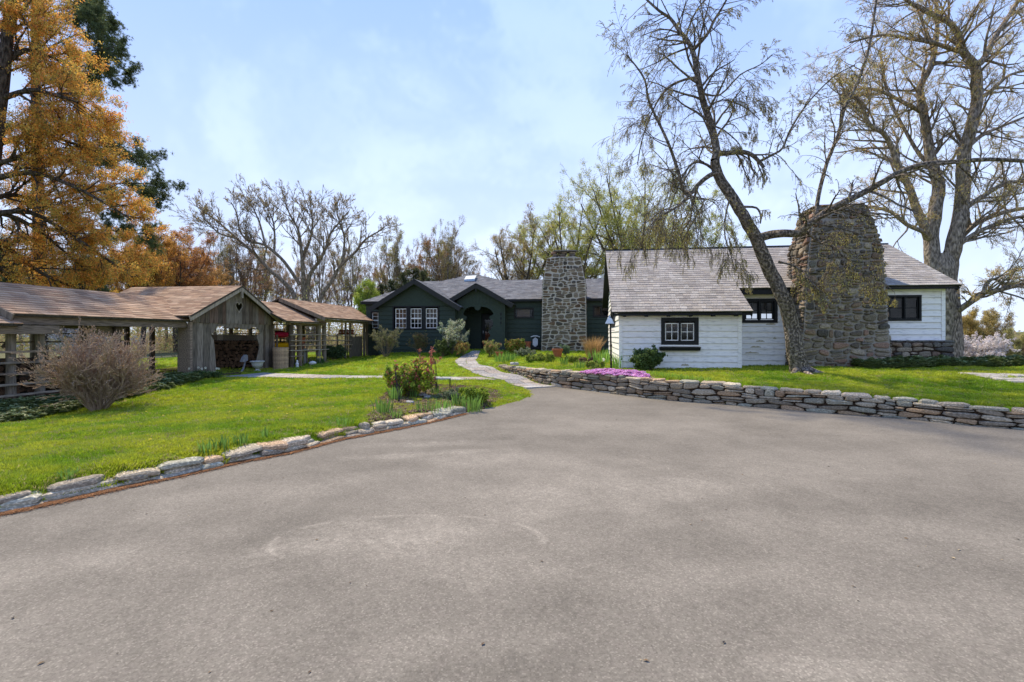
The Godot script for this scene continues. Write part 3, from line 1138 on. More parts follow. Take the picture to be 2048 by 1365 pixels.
func beamp(o: Node, called: String, p: Vector3, q: Vector3, w: float, h: float, mt: Material, c := Color(1, 1, 1)) -> MeshInstance3D:
	var b := MB.new()
	b.col = c
	b.beam(p, q, w, h)
	return part(o, called, b.done(mt))

func white_house() -> void:
	var o := frame(3.8, 18.0, "white_cottage", "white clapboard cottage with weathered grey shake roof and black-framed windows", "house")
	rng.seed = 401
	var E := 0.212
	clapboards(o, 0.07, 3.95, 0.378, 2.45, 0.0, E, [[1.4, 1.39, 2.65, 2.33]], M.white)
	bxp(o, "corner_board", Vector3(-0.035, 0.4, -0.1), Vector3(0.08, 2.45, 0.045), M.white)
	bxp(o, "corner_board", Vector3(3.94, 0.4, -0.1), Vector3(4.06, 2.45, 0.045), M.white)
	bxp(o, "return_wall", Vector3(3.96, 0.4, -0.1), Vector3(4.06, 2.42, -1.6), M.white)
	var lim := func(y: float) -> Vector2: return Vector2(-9.6, -maxf(0.1, (y - 2.34) / 0.57 - 0.35))
	clapboards(o, -8.2, -0.1, 0.378, 5.2, 0.0, E, [[-5.6, 2.1, -2.4, 2.95]], M.white, true, func(y): return Vector2(-9.8 + maxf(0.1, (y - 2.34) / 0.57 - 0.35), -maxf(0.1, (y - 2.34) / 0.57 - 0.35)))
	var sw := window(o, -5.6, 2.1, -2.4, 2.95, 0.0, 0.25, M.black, [[-5.33, 2.36, -4.05, 2.69, 3, 2], [-3.95, 2.36, -2.66, 2.69, 3, 2]], M.white)
	sw.rotation.y = -PI / 2
	window(o, 1.4, 1.39, 2.65, 2.33, 0.0, 0.125, M.black, [[1.54, 1.53, 1.99, 2.14, 2, 2], [2.06, 1.53, 2.51, 2.14, 2, 2]], M.white, 0.03)
	for cx in [1.54, 2.06]:
		bxp(o, "blind", Vector3(cx + 0.03, 2.0, -0.2), Vector3(cx + 0.42, 2.11, -0.19), M.curtain)
	var bx := MB.new()
	bx.hexa([Vector3(1.35, 1.19, 0.17), Vector3(2.67, 1.19, 0.17), Vector3(2.67, 1.19, 0.035), Vector3(1.35, 1.19, 0.035), Vector3(1.32, 1.31, 0.2), Vector3(2.7, 1.31, 0.2), Vector3(2.7, 1.31, 0.035), Vector3(1.32, 1.31, 0.035)])
	part(o, "window_box", bx.done(M.black))
	bxp(o, "window_sill", Vector3(1.36, 1.335, 0.03), Vector3(2.69, 1.385, 0.1), M.white)
	# set-back wall beside the chimney
	clapboards(o, 4.07, 9.0, 0.378, 3.42, -1.6, E * 0.99, [[4.54, 2.18, 5.77, 3.07]], M.white)
	window(o, 4.54, 2.18, 5.77, 3.07, -1.6, 0.11, M.black, [[4.66, 2.3, 5.12, 2.95, 2, 2], [5.18, 2.3, 5.64, 2.95, 2, 2]], M.black, 0.04)
	bxp(o, "frieze_board", Vector3(4.07, 3.1, -1.59), Vector3(6.3, 3.3, -1.54), M.white, Color(0.8, 0.76, 0.62))
	# right-hand wall above the stone base
	clapboards(o, 8.6, 10.9, 1.53, 3.36, -1.1, E, [[9.2, 2.22, 10.26, 3.11]], M.white)
	window(o, 9.2, 2.22, 10.26, 3.11, -1.1, 0.07, M.black, [[9.28, 2.3, 9.72, 3.03, 1, 2], [9.76, 2.3, 10.18, 3.03, 1, 2]], M.black, 0.03)
	bxp(o, "corner_board", Vector3(10.89, 1.53, -1.2), Vector3(11.0, 3.36, -1.055), M.white)
	bxp(o, "side_wall", Vector3(10.86, 0.4, -1.2), Vector3(10.98, 3.3, -8.2), M.white)
	plate(o, "gable", [Vector2(-8.3, 3.3), Vector2(-1.1, 3.3), Vector2(-4.9, 5.3)], 0.0, 0.1, M.white).transform = Transform3D(Basis(Vector3.UP, -PI / 2), Vector3(10.97, 0, 0))
	var bk := MB.new()
	for r in [[0.0, 0.4, 6.2, 3.4], [8.2, 0.4, 10.9, 3.4], [6.2, 0.4, 8.2, 2.35], [6.2, 2.78, 8.2, 3.4]]:
		bk.box(Vector3(r[0], r[1], -8.2), Vector3(r[2], r[3], -8.1))
	part(o, "back_wall", bk.done(M.white))
	bxp(o, "floor", Vector3(0.1, 0.3, -8.1), Vector3(10.8, 0.62, -1.75), M.dark)
	# stone base to the right of the chimney
	var base := bxp(o, "stone_base", Vector3(8.7, 0.4, -1.22), Vector3(10.93, 1.5, -0.6), M.soil)
	var face := func(u: float, v: float, out: float) -> Vector3: return Vector3(8.7 + u, 0.45 + v, -0.6 + out)
	var end := func(u: float, v: float, out: float) -> Vector3: return Vector3(10.93 + out, 0.45 + v, -0.6 - u)
	var list := rubble(2.26, 1.03, Vector2(0.13, 0.23), Vector2(0.18, 0.42), 0.008, Vector2(0.05, 0.1), face, FIELD, M.stone, 411)
	list.append_array(rubble(0.6, 1.03, Vector2(0.13, 0.23), Vector2(0.18, 0.42), 0.008, Vector2(0.05, 0.1), end, FIELD, M.stone, 412))
	lay(base, "stone", list)
	rng.seed = 413
	for i in 6:
		part(base, "cap_slab", boulder(Vector3(0.42, 0.075, 0.62), shade(Color(0.13, 0.12, 0.1), rf(0.8, 1.2)), M.stone), Vector3(8.9 + i * 0.39, 1.47, -0.86))
	# roofs
	var tones := [Color(0.45, 0.41, 0.36), Color(0.41, 0.37, 0.33), Color(0.48, 0.44, 0.39), Color(0.39, 0.35, 0.31), Color(0.44, 0.39, 0.33)]
	var yr := 2.52 + 0.57 * 5.25
	var X := 0.2046
	shingles(o, [Vector3(-0.3, 2.52, 0.35), Vector3(4.33, 2.52, 0.35), Vector3(4.33, yr, -4.9), Vector3(-0.3, yr, -4.9)], X, Vector2(0.12, 0.3), 0.018, tones, M.shake, 421, false, M.black)
	shingles(o, [Vector3(4.33, 2.52 + 0.57 * 1.6, -1.25), Vector3(8.6, 2.52 + 0.57 * 1.6, -1.25), Vector3(8.6, yr, -4.9), Vector3(4.33, yr, -4.9)], X, Vector2(0.12, 0.3), 0.018, tones, M.shake, 422, false, M.black)
	shingles(o, [Vector3(8.45, 3.42, -0.78), Vector3(11.33, 3.42, -0.78), Vector3(11.25, yr + 0.01, -4.9), Vector3(8.45, yr + 0.01, -4.9)], X, Vector2(0.12, 0.3), 0.018, tones, M.shake, 423, false, M.black)
	shingles(o, [Vector3(-0.3, 3.2, -8.95), Vector3(11.3, 3.2, -8.95), Vector3(11.3, yr, -4.92), Vector3(-0.3, yr, -4.92)], 0.5, Vector2(0.5, 0.9), 0.024, tones, M.shake, 424, false, M.black)
	beamp(o, "ridge_cap", Vector3(-0.3, yr + 0.02, -4.9), Vector3(11.25, yr + 0.02, -4.9), 0.16, 0.03, M.barge)
	beamp(o, "rake_board", Vector3(-0.27, 2.38, 0.33), Vector3(-0.27, yr - 0.14, -4.9), 0.03, 0.22, M.black)
	beamp(o, "rake_board", Vector3(4.3, 2.4, 0.33), Vector3(4.3, 3.33, -1.3), 0.03, 0.14, M.black)
	beamp(o, "rake_board", Vector3(11.24, 3.3, -0.82), Vector3(11.24, yr - 0.1, -4.9), 0.03, 0.16, M.black)
	bxp(o, "fascia", Vector3(-0.28, 2.39, 0.27), Vector3(4.3, 2.465, 0.31), M.black)
	bxp(o, "fascia", Vector3(4.32, 3.2, -1.32), Vector3(8.5, 3.38, -1.29), M.black)
	bxp(o, "fascia", Vector3(8.5, 3.29, -0.85), Vector3(11.3, 3.36, -0.82), M.black)
	bxp(o, "soffit", Vector3(8.6, 3.355, -1.2), Vector3(11.2, 3.375, -0.86), M.white)
	for i in 6:
		bxp(o, "rafter_tail", Vector3(0.1 + i * 0.74, 2.36, 0.0), Vector3(0.19 + i * 0.74, 2.46, 0.27), M.black)
	# mildew on the boards
	for s in [[5.37, 5.7, 2.12, -1.6], [5.61, 5.73, 1.6, -1.6], [5.02, 5.32, 1.49, -1.6], [4.83, 5.2, 1.275, -1.6], [4.64, 5.13, 1.06, -1.6], [2.07, 2.33, 0.68, 0.0]]:
		var pts := []
		for k in 9:
			pts.append(Vector2(lerpf(s[0], s[1], k / 8.0), s[2] - rf(0.004, 0.012)))
		for k in 9:
			pts.append(Vector2(lerpf(s[1], s[0], k / 8.0), s[2] + 0.012 + sin(PI * k / 8.0) * rf(0.01, 0.06)))
		plate(o, "mildew_stain", pts, s[3] + 0.036, 0.002, M.mildew)
	var prof := [[0.35, 6.05, 9.0, 0.42, 2.3], [2.0, 6.25, 8.9, 0.48, 2.3], [4.65, 6.42, 8.74, 0.52, 2.25], [5.5, 6.55, 8.55, 0.6, 2.2], [6.25, 6.76, 8.27, 0.72, 2.1]]
	chimney(o, prof, Vector2(0.1, 0.24), Vector2(0.13, 0.4), 0.02, Vector2(0.04, 0.12), FIELD, M.mortar, 431)

func green_house() -> void:
	var o := frame(-7.82, 30.0, "green_house", "dark green clapboard house with scalloped arched porch and grey shingle roof", "house")
	rng.seed = 501
	var E := 0.25
	var g: Material = M.green
	clapboards(o, 0.0, 4.6, 0.4, 3.42, 0.0, E, [[0.87, 2.06, 3.68, 3.43]], g)
	var ss := []
	for x in [1.03, 1.945, 2.865]:
		ss.append([x, 2.14, x + 0.67, 2.71, 3, 2])
		ss.append([x, 2.71, x + 0.67, 3.28, 3, 2])
	window(o, 0.87, 2.06, 3.68, 3.43, 0.0, 0.075, M.black, ss, M.white, 0.035)
	bxp(o, "curtain", Vector3(1.05, 2.15, -0.3), Vector3(1.68, 3.25, -0.28), M.curtain)
	bxp(o, "curtain", Vector3(1.95, 2.6, -0.3), Vector3(2.6, 3.25, -0.28), M.curtain)
	bxp(o, "curtain", Vector3(2.9, 2.75, -0.3), Vector3(3.5, 3.25, -0.28), M.curtain, Color(0.5, 0.5, 0.5))
	plate(o, "gable", [Vector2(-0.1, 3.42), Vector2(4.7, 3.42), Vector2(2.3, 4.85)], -0.08, 0.1, g)
	bxp(o, "side_wall", Vector3(4.5, 0.4, -0.1), Vector3(4.62, 3.4, -1.9), g)
	bxp(o, "side_wall", Vector3(-0.02, 0.4, -0.1), Vector3(0.08, 3.4, -1.2), g)
	# wing on the left
	clapboards(o, -1.3, 0.0, 0.3, 3.72, -1.2, E, [[-1.0, 2.08, -0.1, 3.2]], g)
	window(o, -1.0, 2.08, -0.1, 3.2, -1.2, 0.08, M.black, [[-0.91, 2.17, -0.19, 2.64, 2, 2], [-0.91, 2.64, -0.19, 3.11, 2, 2]], M.white)
	bxp(o, "curtain", Vector3(-0.9, 2.15, -1.5), Vector3(-0.2, 3.1, -1.48), M.curtain, Color(0.6, 0.6, 0.6))
	# wall to the right of the porch
	clapboards(o, 7.3, 14.4, 0.4, 3.85, -1.2, E, [[7.85, 2.72, 9.03, 3.35], [12.43, 2.76, 13.35, 3.45]], g)
	window(o, 7.85, 2.72, 9.03, 3.35, -1.2, 0.06, M.barge, [[7.92, 2.79, 8.96, 3.28, 1, 1]], M.barge, 0.03)
	window(o, 12.43, 2.76, 13.35, 3.45, -1.2, 0.06, M.barge, [[12.5, 2.83, 12.9, 3.38, 1, 1], [12.93, 2.83, 13.28, 3.38, 1, 1]], M.barge, 0.03)
	bxp(o, "curtain", Vector3(8.0, 2.8, -1.6), Vector3(8.75, 3.28, -1.58), M.curtain)
	bxp(o, "curtain", Vector3(12.5, 2.8, -1.6), Vector3(12.85, 3.38, -1.58), M.curtain)
	bxp(o, "back_wall", Vector3(-1.3, 0.3, -8.8), Vector3(14.4, 3.8, -8.7), g)
	bxp(o, "side_wall", Vector3(-1.3, 0.3, -8.8), Vector3(-1.2, 3.7, -1.3), g)
	bxp(o, "side_wall", Vector3(14.3, 0.3, -8.8), Vector3(14.4, 3.8, -1.3), g)
	bxp(o, "floor", Vector3(-1.2, 0.3, -8.7), Vector3(14.3, 0.7, -2.2), M.dark)
	# arched porch front
	var hole := [[5.24, 0.5], [5.24, 0.86], [5.33, 1.7], [5.26, 1.86], [5.1, 2.05], [5.0, 2.28], [4.99, 2.48], [5.05, 2.63], [5.16, 2.66], [5.2, 2.75], [5.15, 2.85], [5.05, 2.86], [4.97, 2.97], [5.02, 3.12], [5.16, 3.28], [5.38, 3.37], [5.64, 3.39], [5.66, 3.28], [5.73, 3.2], [5.83, 3.17], [5.93, 3.2], [6.0, 3.28], [6.02, 3.39], [6.33, 3.34], [6.55, 3.24], [6.7, 3.09], [6.76, 2.95], [6.66, 2.86], [6.56, 2.85], [6.52, 2.75], [6.56, 2.66], [6.68, 2.62], [6.74, 2.45], [6.72, 2.28], [6.6, 2.06], [6.46, 1.96], [6.48, 1.85], [6.59, 1.73], [6.46, 1.58], [6.42, 0.86], [6.42, 0.5]]
	var poly := [Vector2(4.62, 0.5), Vector2(4.62, 3.75), Vector2(5.85, 4.5), Vector2(7.38, 3.55), Vector2(7.38, 0.5)]
	for i in hole.size():
		var h: Array = hole[hole.size() - 1 - i]
		poly.append(Vector2(h[0], h[1]))
	plate(o, "porch_arch", poly, -0.5, 0.1, g, Color(1.25, 1.25, 1.25))
	for i in 13:
		var x := 4.75 + i * 0.2
		var top := 4.45 - 0.62 * absf(x + 0.1 - 5.85)
		if top > 3.66:
			plate(o, "plank", [Vector2(x, 3.58), Vector2(x + 0.045, 3.53), Vector2(x + 0.095, 3.51), Vector2(x + 0.145, 3.53), Vector2(x + 0.19, 3.58), Vector2(x + 0.19, top), Vector2(x, top)], -0.398, 0.02, g, shade(Color(1.3, 1.3, 1.3), rf(0.85, 1.15)))
	for y in [2.95, 2.7, 2.45]:
		plate(o, "cutout_dark_plate", [Vector2(7.2, y - 0.12), Vector2(7.25, y), Vector2(7.2, y + 0.1), Vector2(7.15, y)], -0.395, 0.01, M.black)  # flat black plates whose colour stands in for the dark inside cut-out holes
	bxp(o, "side_wall", Vector3(7.28, 0.5, -0.52), Vector3(7.38, 3.6, -1.2), g)
	bxp(o, "corner_board", Vector3(7.34, 0.5, -0.5), Vector3(7.44, 3.55, -0.37), g)
	bxp(o, "porch_floor", Vector3(4.65, 0.6, -2.1), Vector3(7.3, 0.86, -0.3), M.concrete)
	clapboards(o, 4.65, 7.3, 0.86, 3.6, -2.1, E, [[5.72, 0.86, 6.62, 3.05]], g)
	var dr := bxp(o, "door", Vector3(5.76, 0.88, -2.16), Vector3(6.58, 3.0, -2.1), M.black)
	bxp(dr, "pane", Vector3(5.95, 1.4, -2.098), Vector3(6.42, 2.7, -2.09), M.glass)
	bxp(dr, "panel", Vector3(5.95, 1.35, -2.1), Vector3(6.42, 1.95, -2.099), M.terracotta)
	bxp(dr, "handle", Vector3(5.82, 1.85, -2.1), Vector3(5.85, 2.0, -2.05), M.metal)
	# roofs
	var tones := [Color(0.2, 0.2, 0.205), Color(0.24, 0.24, 0.24), Color(0.17, 0.17, 0.175), Color(0.22, 0.21, 0.205)]
	var s2 := [Vector2(0.2, 0.34), 0.012]
	shingles(o, [Vector3(-1.55, 3.78, -0.95), Vector3(14.6, 3.78, -0.95), Vector3(14.6, 5.4, -5.0), Vector3(1.19, 5.4, -5.0)], 0.15, s2[0], s2[1], tones, M.shingle, 521)
	shingles(o, [Vector3(-0.6, 4.5, -3.1), Vector3(9.4, 4.5, -3.1), Vector3(4.44, 5.98, -6.1), Vector3(4.4, 5.98, -6.1)], 0.15, s2[0], s2[1], tones, M.shingle, 522)
	shingles(o, [Vector3(-0.6, 4.5, -9.1), Vector3(-0.6, 4.5, -3.1), Vector3(4.4, 5.97, -6.08), Vector3(4.4, 5.97, -6.12)], 0.3, s2[0], s2[1], tones, M.shingle, 523)
	shingles(o, [Vector3(9.4, 4.5, -9.1), Vector3(9.4, 4.5, -3.1), Vector3(4.44, 5.97, -6.08), Vector3(4.44, 5.97, -6.12)], 0.3, s2[0], s2[1], tones, M.shingle, 530)
	shingles(o, [Vector3(-1.55, 3.74, -9.0), Vector3(14.6, 3.8, -9.0), Vector3(14.6, 5.4, -5.02), Vector3(1.19, 5.3, -5.02)], 0.4, Vector2(0.5, 0.9), 0.012, tones, M.shingle, 524)
	shingles(o, [Vector3(-1.57, 3.74, -9.0), Vector3(-1.57, 3.74, -0.95), Vector3(1.19, 5.3, -4.98), Vector3(1.19, 5.3, -5.02)], 0.3, s2[0], s2[1], tones, M.shingle, 525)
	# front gable roof
	shingles(o, [Vector3(5.02, 3.33, 0.42), Vector3(5.02, 3.33, -3.0), Vector3(2.3, 4.95, -3.4), Vector3(2.3, 4.95, 0.42)], 0.15, s2[0], s2[1], tones, M.shingle, 526)
	shingles(o, [Vector3(-0.42, 3.33, 0.42), Vector3(-0.42, 3.33, -3.0), Vector3(2.3, 4.95, -3.4), Vector3(2.3, 4.95, 0.42)], 0.15, s2[0], s2[1], tones, M.shingle, 527)
	beamp(o, "barge_board", Vector3(-0.4, 3.2, 0.42), Vector3(2.3, 4.81, 0.42), 0.05, 0.26, M.barge)
	beamp(o, "barge_board", Vector3(5.0, 3.2, 0.424), Vector3(2.3, 4.81, 0.424), 0.05, 0.26, M.barge)
	# porch gable roof
	shingles(o, [Vector3(7.95, 3.5, 0.0), Vector3(7.95, 3.5, -2.4), Vector3(5.82, 4.7, -3.2), Vector3(5.82, 4.7, 0.0)], 0.15, s2[0], s2[1], tones, M.shingle, 528)
	shingles(o, [Vector3(4.1, 3.72, 0.0), Vector3(4.1, 3.72, -2.4), Vector3(5.82, 4.7, -3.2), Vector3(5.82, 4.7, 0.0)], 0.15, s2[0], s2[1], tones, M.shingle, 529)
	beamp(o, "barge_board", Vector3(7.93, 3.38, 0.0), Vector3(5.82, 4.57, 0.0), 0.05, 0.25, M.barge)
	beamp(o, "barge_board", Vector3(4.3, 3.71, 0.004), Vector3(5.82, 4.57, 0.004), 0.05, 0.25, M.barge)
	bxp(o, "finial", Vector3(5.79, 4.2, -0.02), Vector3(5.85, 4.45, 0.04), M.barge)
	bxp(o, "fascia", Vector3(7.4, 3.7, -0.97), Vector3(14.6, 3.84, -0.93), M.black)
	bxp(o, "fascia", Vector3(-1.55, 3.62, -0.97), Vector3(-0.3, 3.72, -0.93), M.black)
	var sky := MB.new()
	var sa := Vector3(4.0, 5.33, -4.75)
	sky.hexa([sa, sa + Vector3(0.72, 0.03, 0), sa + Vector3(0.72, 0.33, -0.6), sa + Vector3(0, 0.3, -0.6), sa + Vector3(0, 0.14, -0.04), sa + Vector3(0.72, 0.17, -0.04), sa + Vector3(0.72, 0.47, -0.64), sa + Vector3(0, 0.44, -0.64)])
	part(o, "skylight", sky.done(M.metal))
	var prof := [[0.5, 9.55, 12.08, 0.1, 1.5], [4.6, 9.62, 12.02, 0.15, 1.5], [5.2, 9.72, 11.9, 0.2, 1.5], [6.08, 9.86, 11.72, 0.25, 1.45]]
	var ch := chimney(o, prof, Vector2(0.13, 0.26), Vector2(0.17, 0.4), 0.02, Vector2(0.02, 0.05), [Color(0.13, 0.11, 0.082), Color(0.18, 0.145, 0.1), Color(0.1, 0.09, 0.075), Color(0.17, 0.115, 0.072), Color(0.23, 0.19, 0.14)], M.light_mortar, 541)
	rng.seed = 543
	for s in [[10.8, 6.07, 1.95, 0.07, 1.3, 2.6], [10.8, 6.48, 1.5, 0.08, 1.0, 0.9]]:
		part(ch, "cap_slab", boulder(Vector3(s[2], s[3], s[4]), shade(Color(0.2, 0.19, 0.17), s[5]), M.stone), Vector3(s[0], s[1], -0.85))
	for x in [10.25, 10.75, 11.3]:
		for k in 3:
			part(ch, "stone", boulder(Vector3(rf(0.25, 0.4), 0.13, 0.6), shade(pick(FIELD), 1.2), M.stone), Vector3(x + rf(-0.05, 0.05), 6.13 + k * 0.12, -0.85))

var WOOD := [Color(0.299, 0.248, 0.189), Color(0.241, 0.193, 0.143), Color(0.345, 0.292, 0.224), Color(0.207, 0.16, 0.117), Color(0.287, 0.22, 0.158)]
var TAB := [Color(0.414, 0.272, 0.175), Color(0.356, 0.228, 0.149), Color(0.46, 0.316, 0.211), Color(0.31, 0.205, 0.139), Color(0.425, 0.294, 0.196)]
const FACE := Basis(Vector3(0, 0, -1), Vector3(0, 1, 0), Vector3(1, 0, 0))

# shelter axes: x = away from the wall towards the lawn, z = -(distance along the row)
func post(o: Node3D, called: String, a: float, c: float, y0: float, y1: float, r: float) -> void:
	var b := MB.new()
	b.col = shade(pick(WOOD), rf(0.55, 0.85))
	var lean := rf(-0.02, 0.02)
	b.tube(PackedVector3Array([Vector3(a, y0, -c), Vector3(a + lean, (y0 + y1) / 2, -c + lean), Vector3(a, y1, -c)]), PackedFloat32Array([r * 1.08, r, r * 0.95]), 9, 0.05, int(c * 10))
	part(o, called, b.done(M.plank))

func pole(o: Node3D, called: String, a: float, c0: float, c1: float, y0: float, y1: float, r: float) -> void:
	var b := MB.new()
	b.col = shade(pick(WOOD), rf(1.0, 1.5))
	var p := PackedVector3Array()
	var q := PackedFloat32Array()
	for i in 6:
		p.append(Vector3(a + rf(-0.01, 0.01), lerpf(y0, y1, i / 5.0) + rf(-0.012, 0.012), -lerpf(c0, c1, i / 5.0)))
		q.append(r * rf(0.9, 1.1))
	b.tube(p, q, 6)
	part(o, called, b.done(M.rail))

func wood_plate(o: Node, called: String, pts: PackedVector2Array, a: float, depth: float, c: Color) -> void:
	var b := MB.new()
	b.col = c
	b.prism(pts, Transform3D(FACE, Vector3(a, 0, 0)), depth)
	part(o, called, b.done(M.plank))

func slat(o: Node, a0: float, a1: float, c0: float, c1: float, y0: float, y1: float, called := "board") -> void:
	bxp(o, called, Vector3(a0, y0, -c0), Vector3(a1, y1, -c1), M.rail, shade(pick(WOOD), rf(0.85, 1.3)))

var log_kinds := []

func logs(o_at: Vector3, list: Array, label: String, group: String, turn := 0.0) -> void:
	if log_kinds.is_empty():
		for i in 5:
			rng.seed = 600 + i
			var b := MB.new()
			var m := 9
			var half := i >= 3
			var ring := []
			for k in m:
				var a := TAU * k / m
				var r := rf(0.88, 1.08)
				var p := Vector2(cos(a), sin(a)) * r
				if half and p.y < -0.15:
					p.y = -0.15
				ring.append(p)
			var bark := shade(Color(0.1, 0.075, 0.055), rf(0.8, 1.3))
			var cut := shade(Color(0.2, 0.12, 0.075), rf(0.6, 1.0))
			for x in [-0.45, 0.0]:
				b.col = bark
				for p in ring:
					b.pt(Vector3(x, p.y * 0.085, p.x * 0.085))
			for k in m:
				var l := (k + 1) % m
				b.ix.append_array(PackedInt32Array([k, l, m + l, k, m + l, m + k]))
			b.col = cut
			var c0 := b.pt(Vector3(0.004, 0, 0))
			for p in ring:
				b.pt(Vector3(0.0, p.y * 0.085, p.x * 0.085))
			for k in m:
				b.ix.append_array(PackedInt32Array([c0, c0 + 1 + k, c0 + 1 + (k + 1) % m]))
			log_kinds.append(b.done(M.log))
	for p in list:
		var n := single("firewood_log", label, "log", log_kinds[rng.randi() % 5], Vector3.ZERO, 0.0, group)
		n.transform = Transform3D(Basis(Vector3.UP, -TH + turn + rf(-0.06, 0.06)) * Basis(Vector3.RIGHT, rf(-0.6, 0.6)).scaled(Vector3(1, p[3], p[3])), o_at + Basis(Vector3.UP, -TH) * Vector3(p[0], p[1], p[2]))

func shelter() -> void:
	var at0 := Vector3(-12.5, 0, -12.5)
	var o := frame(-12.5, 12.5, "firewood_shelter", "long open-sided firewood shelter with brown shingle roof at the left edge", "shelter")
	rng.seed = 611
	for c in [-3.4, -1.6, 0.26, 0.95, 3.2]:
		post(o, "post", -0.04, c, -0.3, 2.0, 0.105)
	for c in [-3.0, -0.6, 1.6, 3.6, 5.2]:
		post(o, "back_post", -3.5, c, -0.3, 2.1, 0.1)
	slat(o, 0.14, 0.26, 0.1, 5.62, 1.985, 2.2, "eave_beam")
	slat(o, 0.27, 0.36, -5.0, 1.12, 1.745, 1.965, "eave_beam")
	slat(o, -3.6, -3.5, -5.0, 7.0, 1.95, 2.15, "back_beam")
	for y in [1.3, 1.03, 0.76, 0.49, 0.22]:
		slat(o, 0.07, 0.11, -4.5, 2.35 + rf(-0.2, 0.4), y - 0.025, y + 0.025, "rail")
	for y in [1.77, 1.5, 1.21, 0.94, 0.66]:
		slat(o, -3.42, -3.38, 1.0, 6.8, y - 0.02, y + 0.02, "rail")
	slat(o, -0.1, 0.02, -4.5, 3.4, -0.2, 0.1, "sill_board")
	slat(o, 0.02, 0.14, 3.3, 5.3, 0.02, 0.24, "sill_board")
	slat(o, -0.2, -0.15, 2.4, 3.5, 1.7, 1.97, "brace_board")
	beamp(o, "brace", Vector3(-0.6, 1.4, -0.5), Vector3(-0.6, 1.95, -0.95), 0.06, 0.06, M.plank, WOOD[3])
	shingles(o, [Vector3(0.36, 2.24, 0.0), Vector3(0.36, 2.24, -7.0), Vector3(-1.8, 3.18, -7.0), Vector3(-1.8, 3.18, 0.0)], 0.165, Vector2(0.33, 0.42), 0.017, TAB, M.shingle, 621, true, M.plank)
	shingles(o, [Vector3(-3.95, 2.24, 0.0), Vector3(-3.95, 2.24, -7.0), Vector3(-1.8, 3.18, -7.0), Vector3(-1.8, 3.18, 0.0)], 0.3, Vector2(0.4, 0.5), 0.012, TAB, M.shingle, 622, false, M.plank)
	shingles(o, [Vector3(0.5, 1.99, 5.0), Vector3(0.5, 1.99, -0.12), Vector3(-1.8, 2.95, -0.12), Vector3(-1.8, 2.95, 5.0)], 0.165, Vector2(0.33, 0.42), 0.017, TAB, M.shingle, 623, false, M.plank)
	shingles(o, [Vector3(-3.95, 1.99, 5.0), Vector3(-3.95, 1.99, -0.12), Vector3(-1.8, 2.95, -0.12), Vector3(-1.8, 2.95, 5.0)], 0.3, Vector2(0.4, 0.5), 0.012, TAB, M.shingle, 624, false, M.plank)
	beamp(o, "barge_board", Vector3(0.38, 2.15, 0.02), Vector3(-1.8, 3.09, 0.02), 0.04, 0.16, M.plank, WOOD[1])
	# firewood behind the rails
	rng.seed = 631
	var list := []
	for r in 7:
		for k in 24:
			var c := -0.7 + k * 0.165 + (0.08 if r % 2 else 0.0) + rf(-0.015, 0.015)
			if c < 0.15 and c > 3.2:
				continue
			if r > 5 and rng.randf() < 0.5:
				continue
			list.append([-0.22 + rf(-0.05, 0.04), 0.12 + r * 0.152, -c, rf(0.9, 1.12)])
	logs(at0, list, "split firewood log stacked behind the rails of the left shelter", "firewood in the left shelter")
	shed(at0)
	far_shelter(at0)

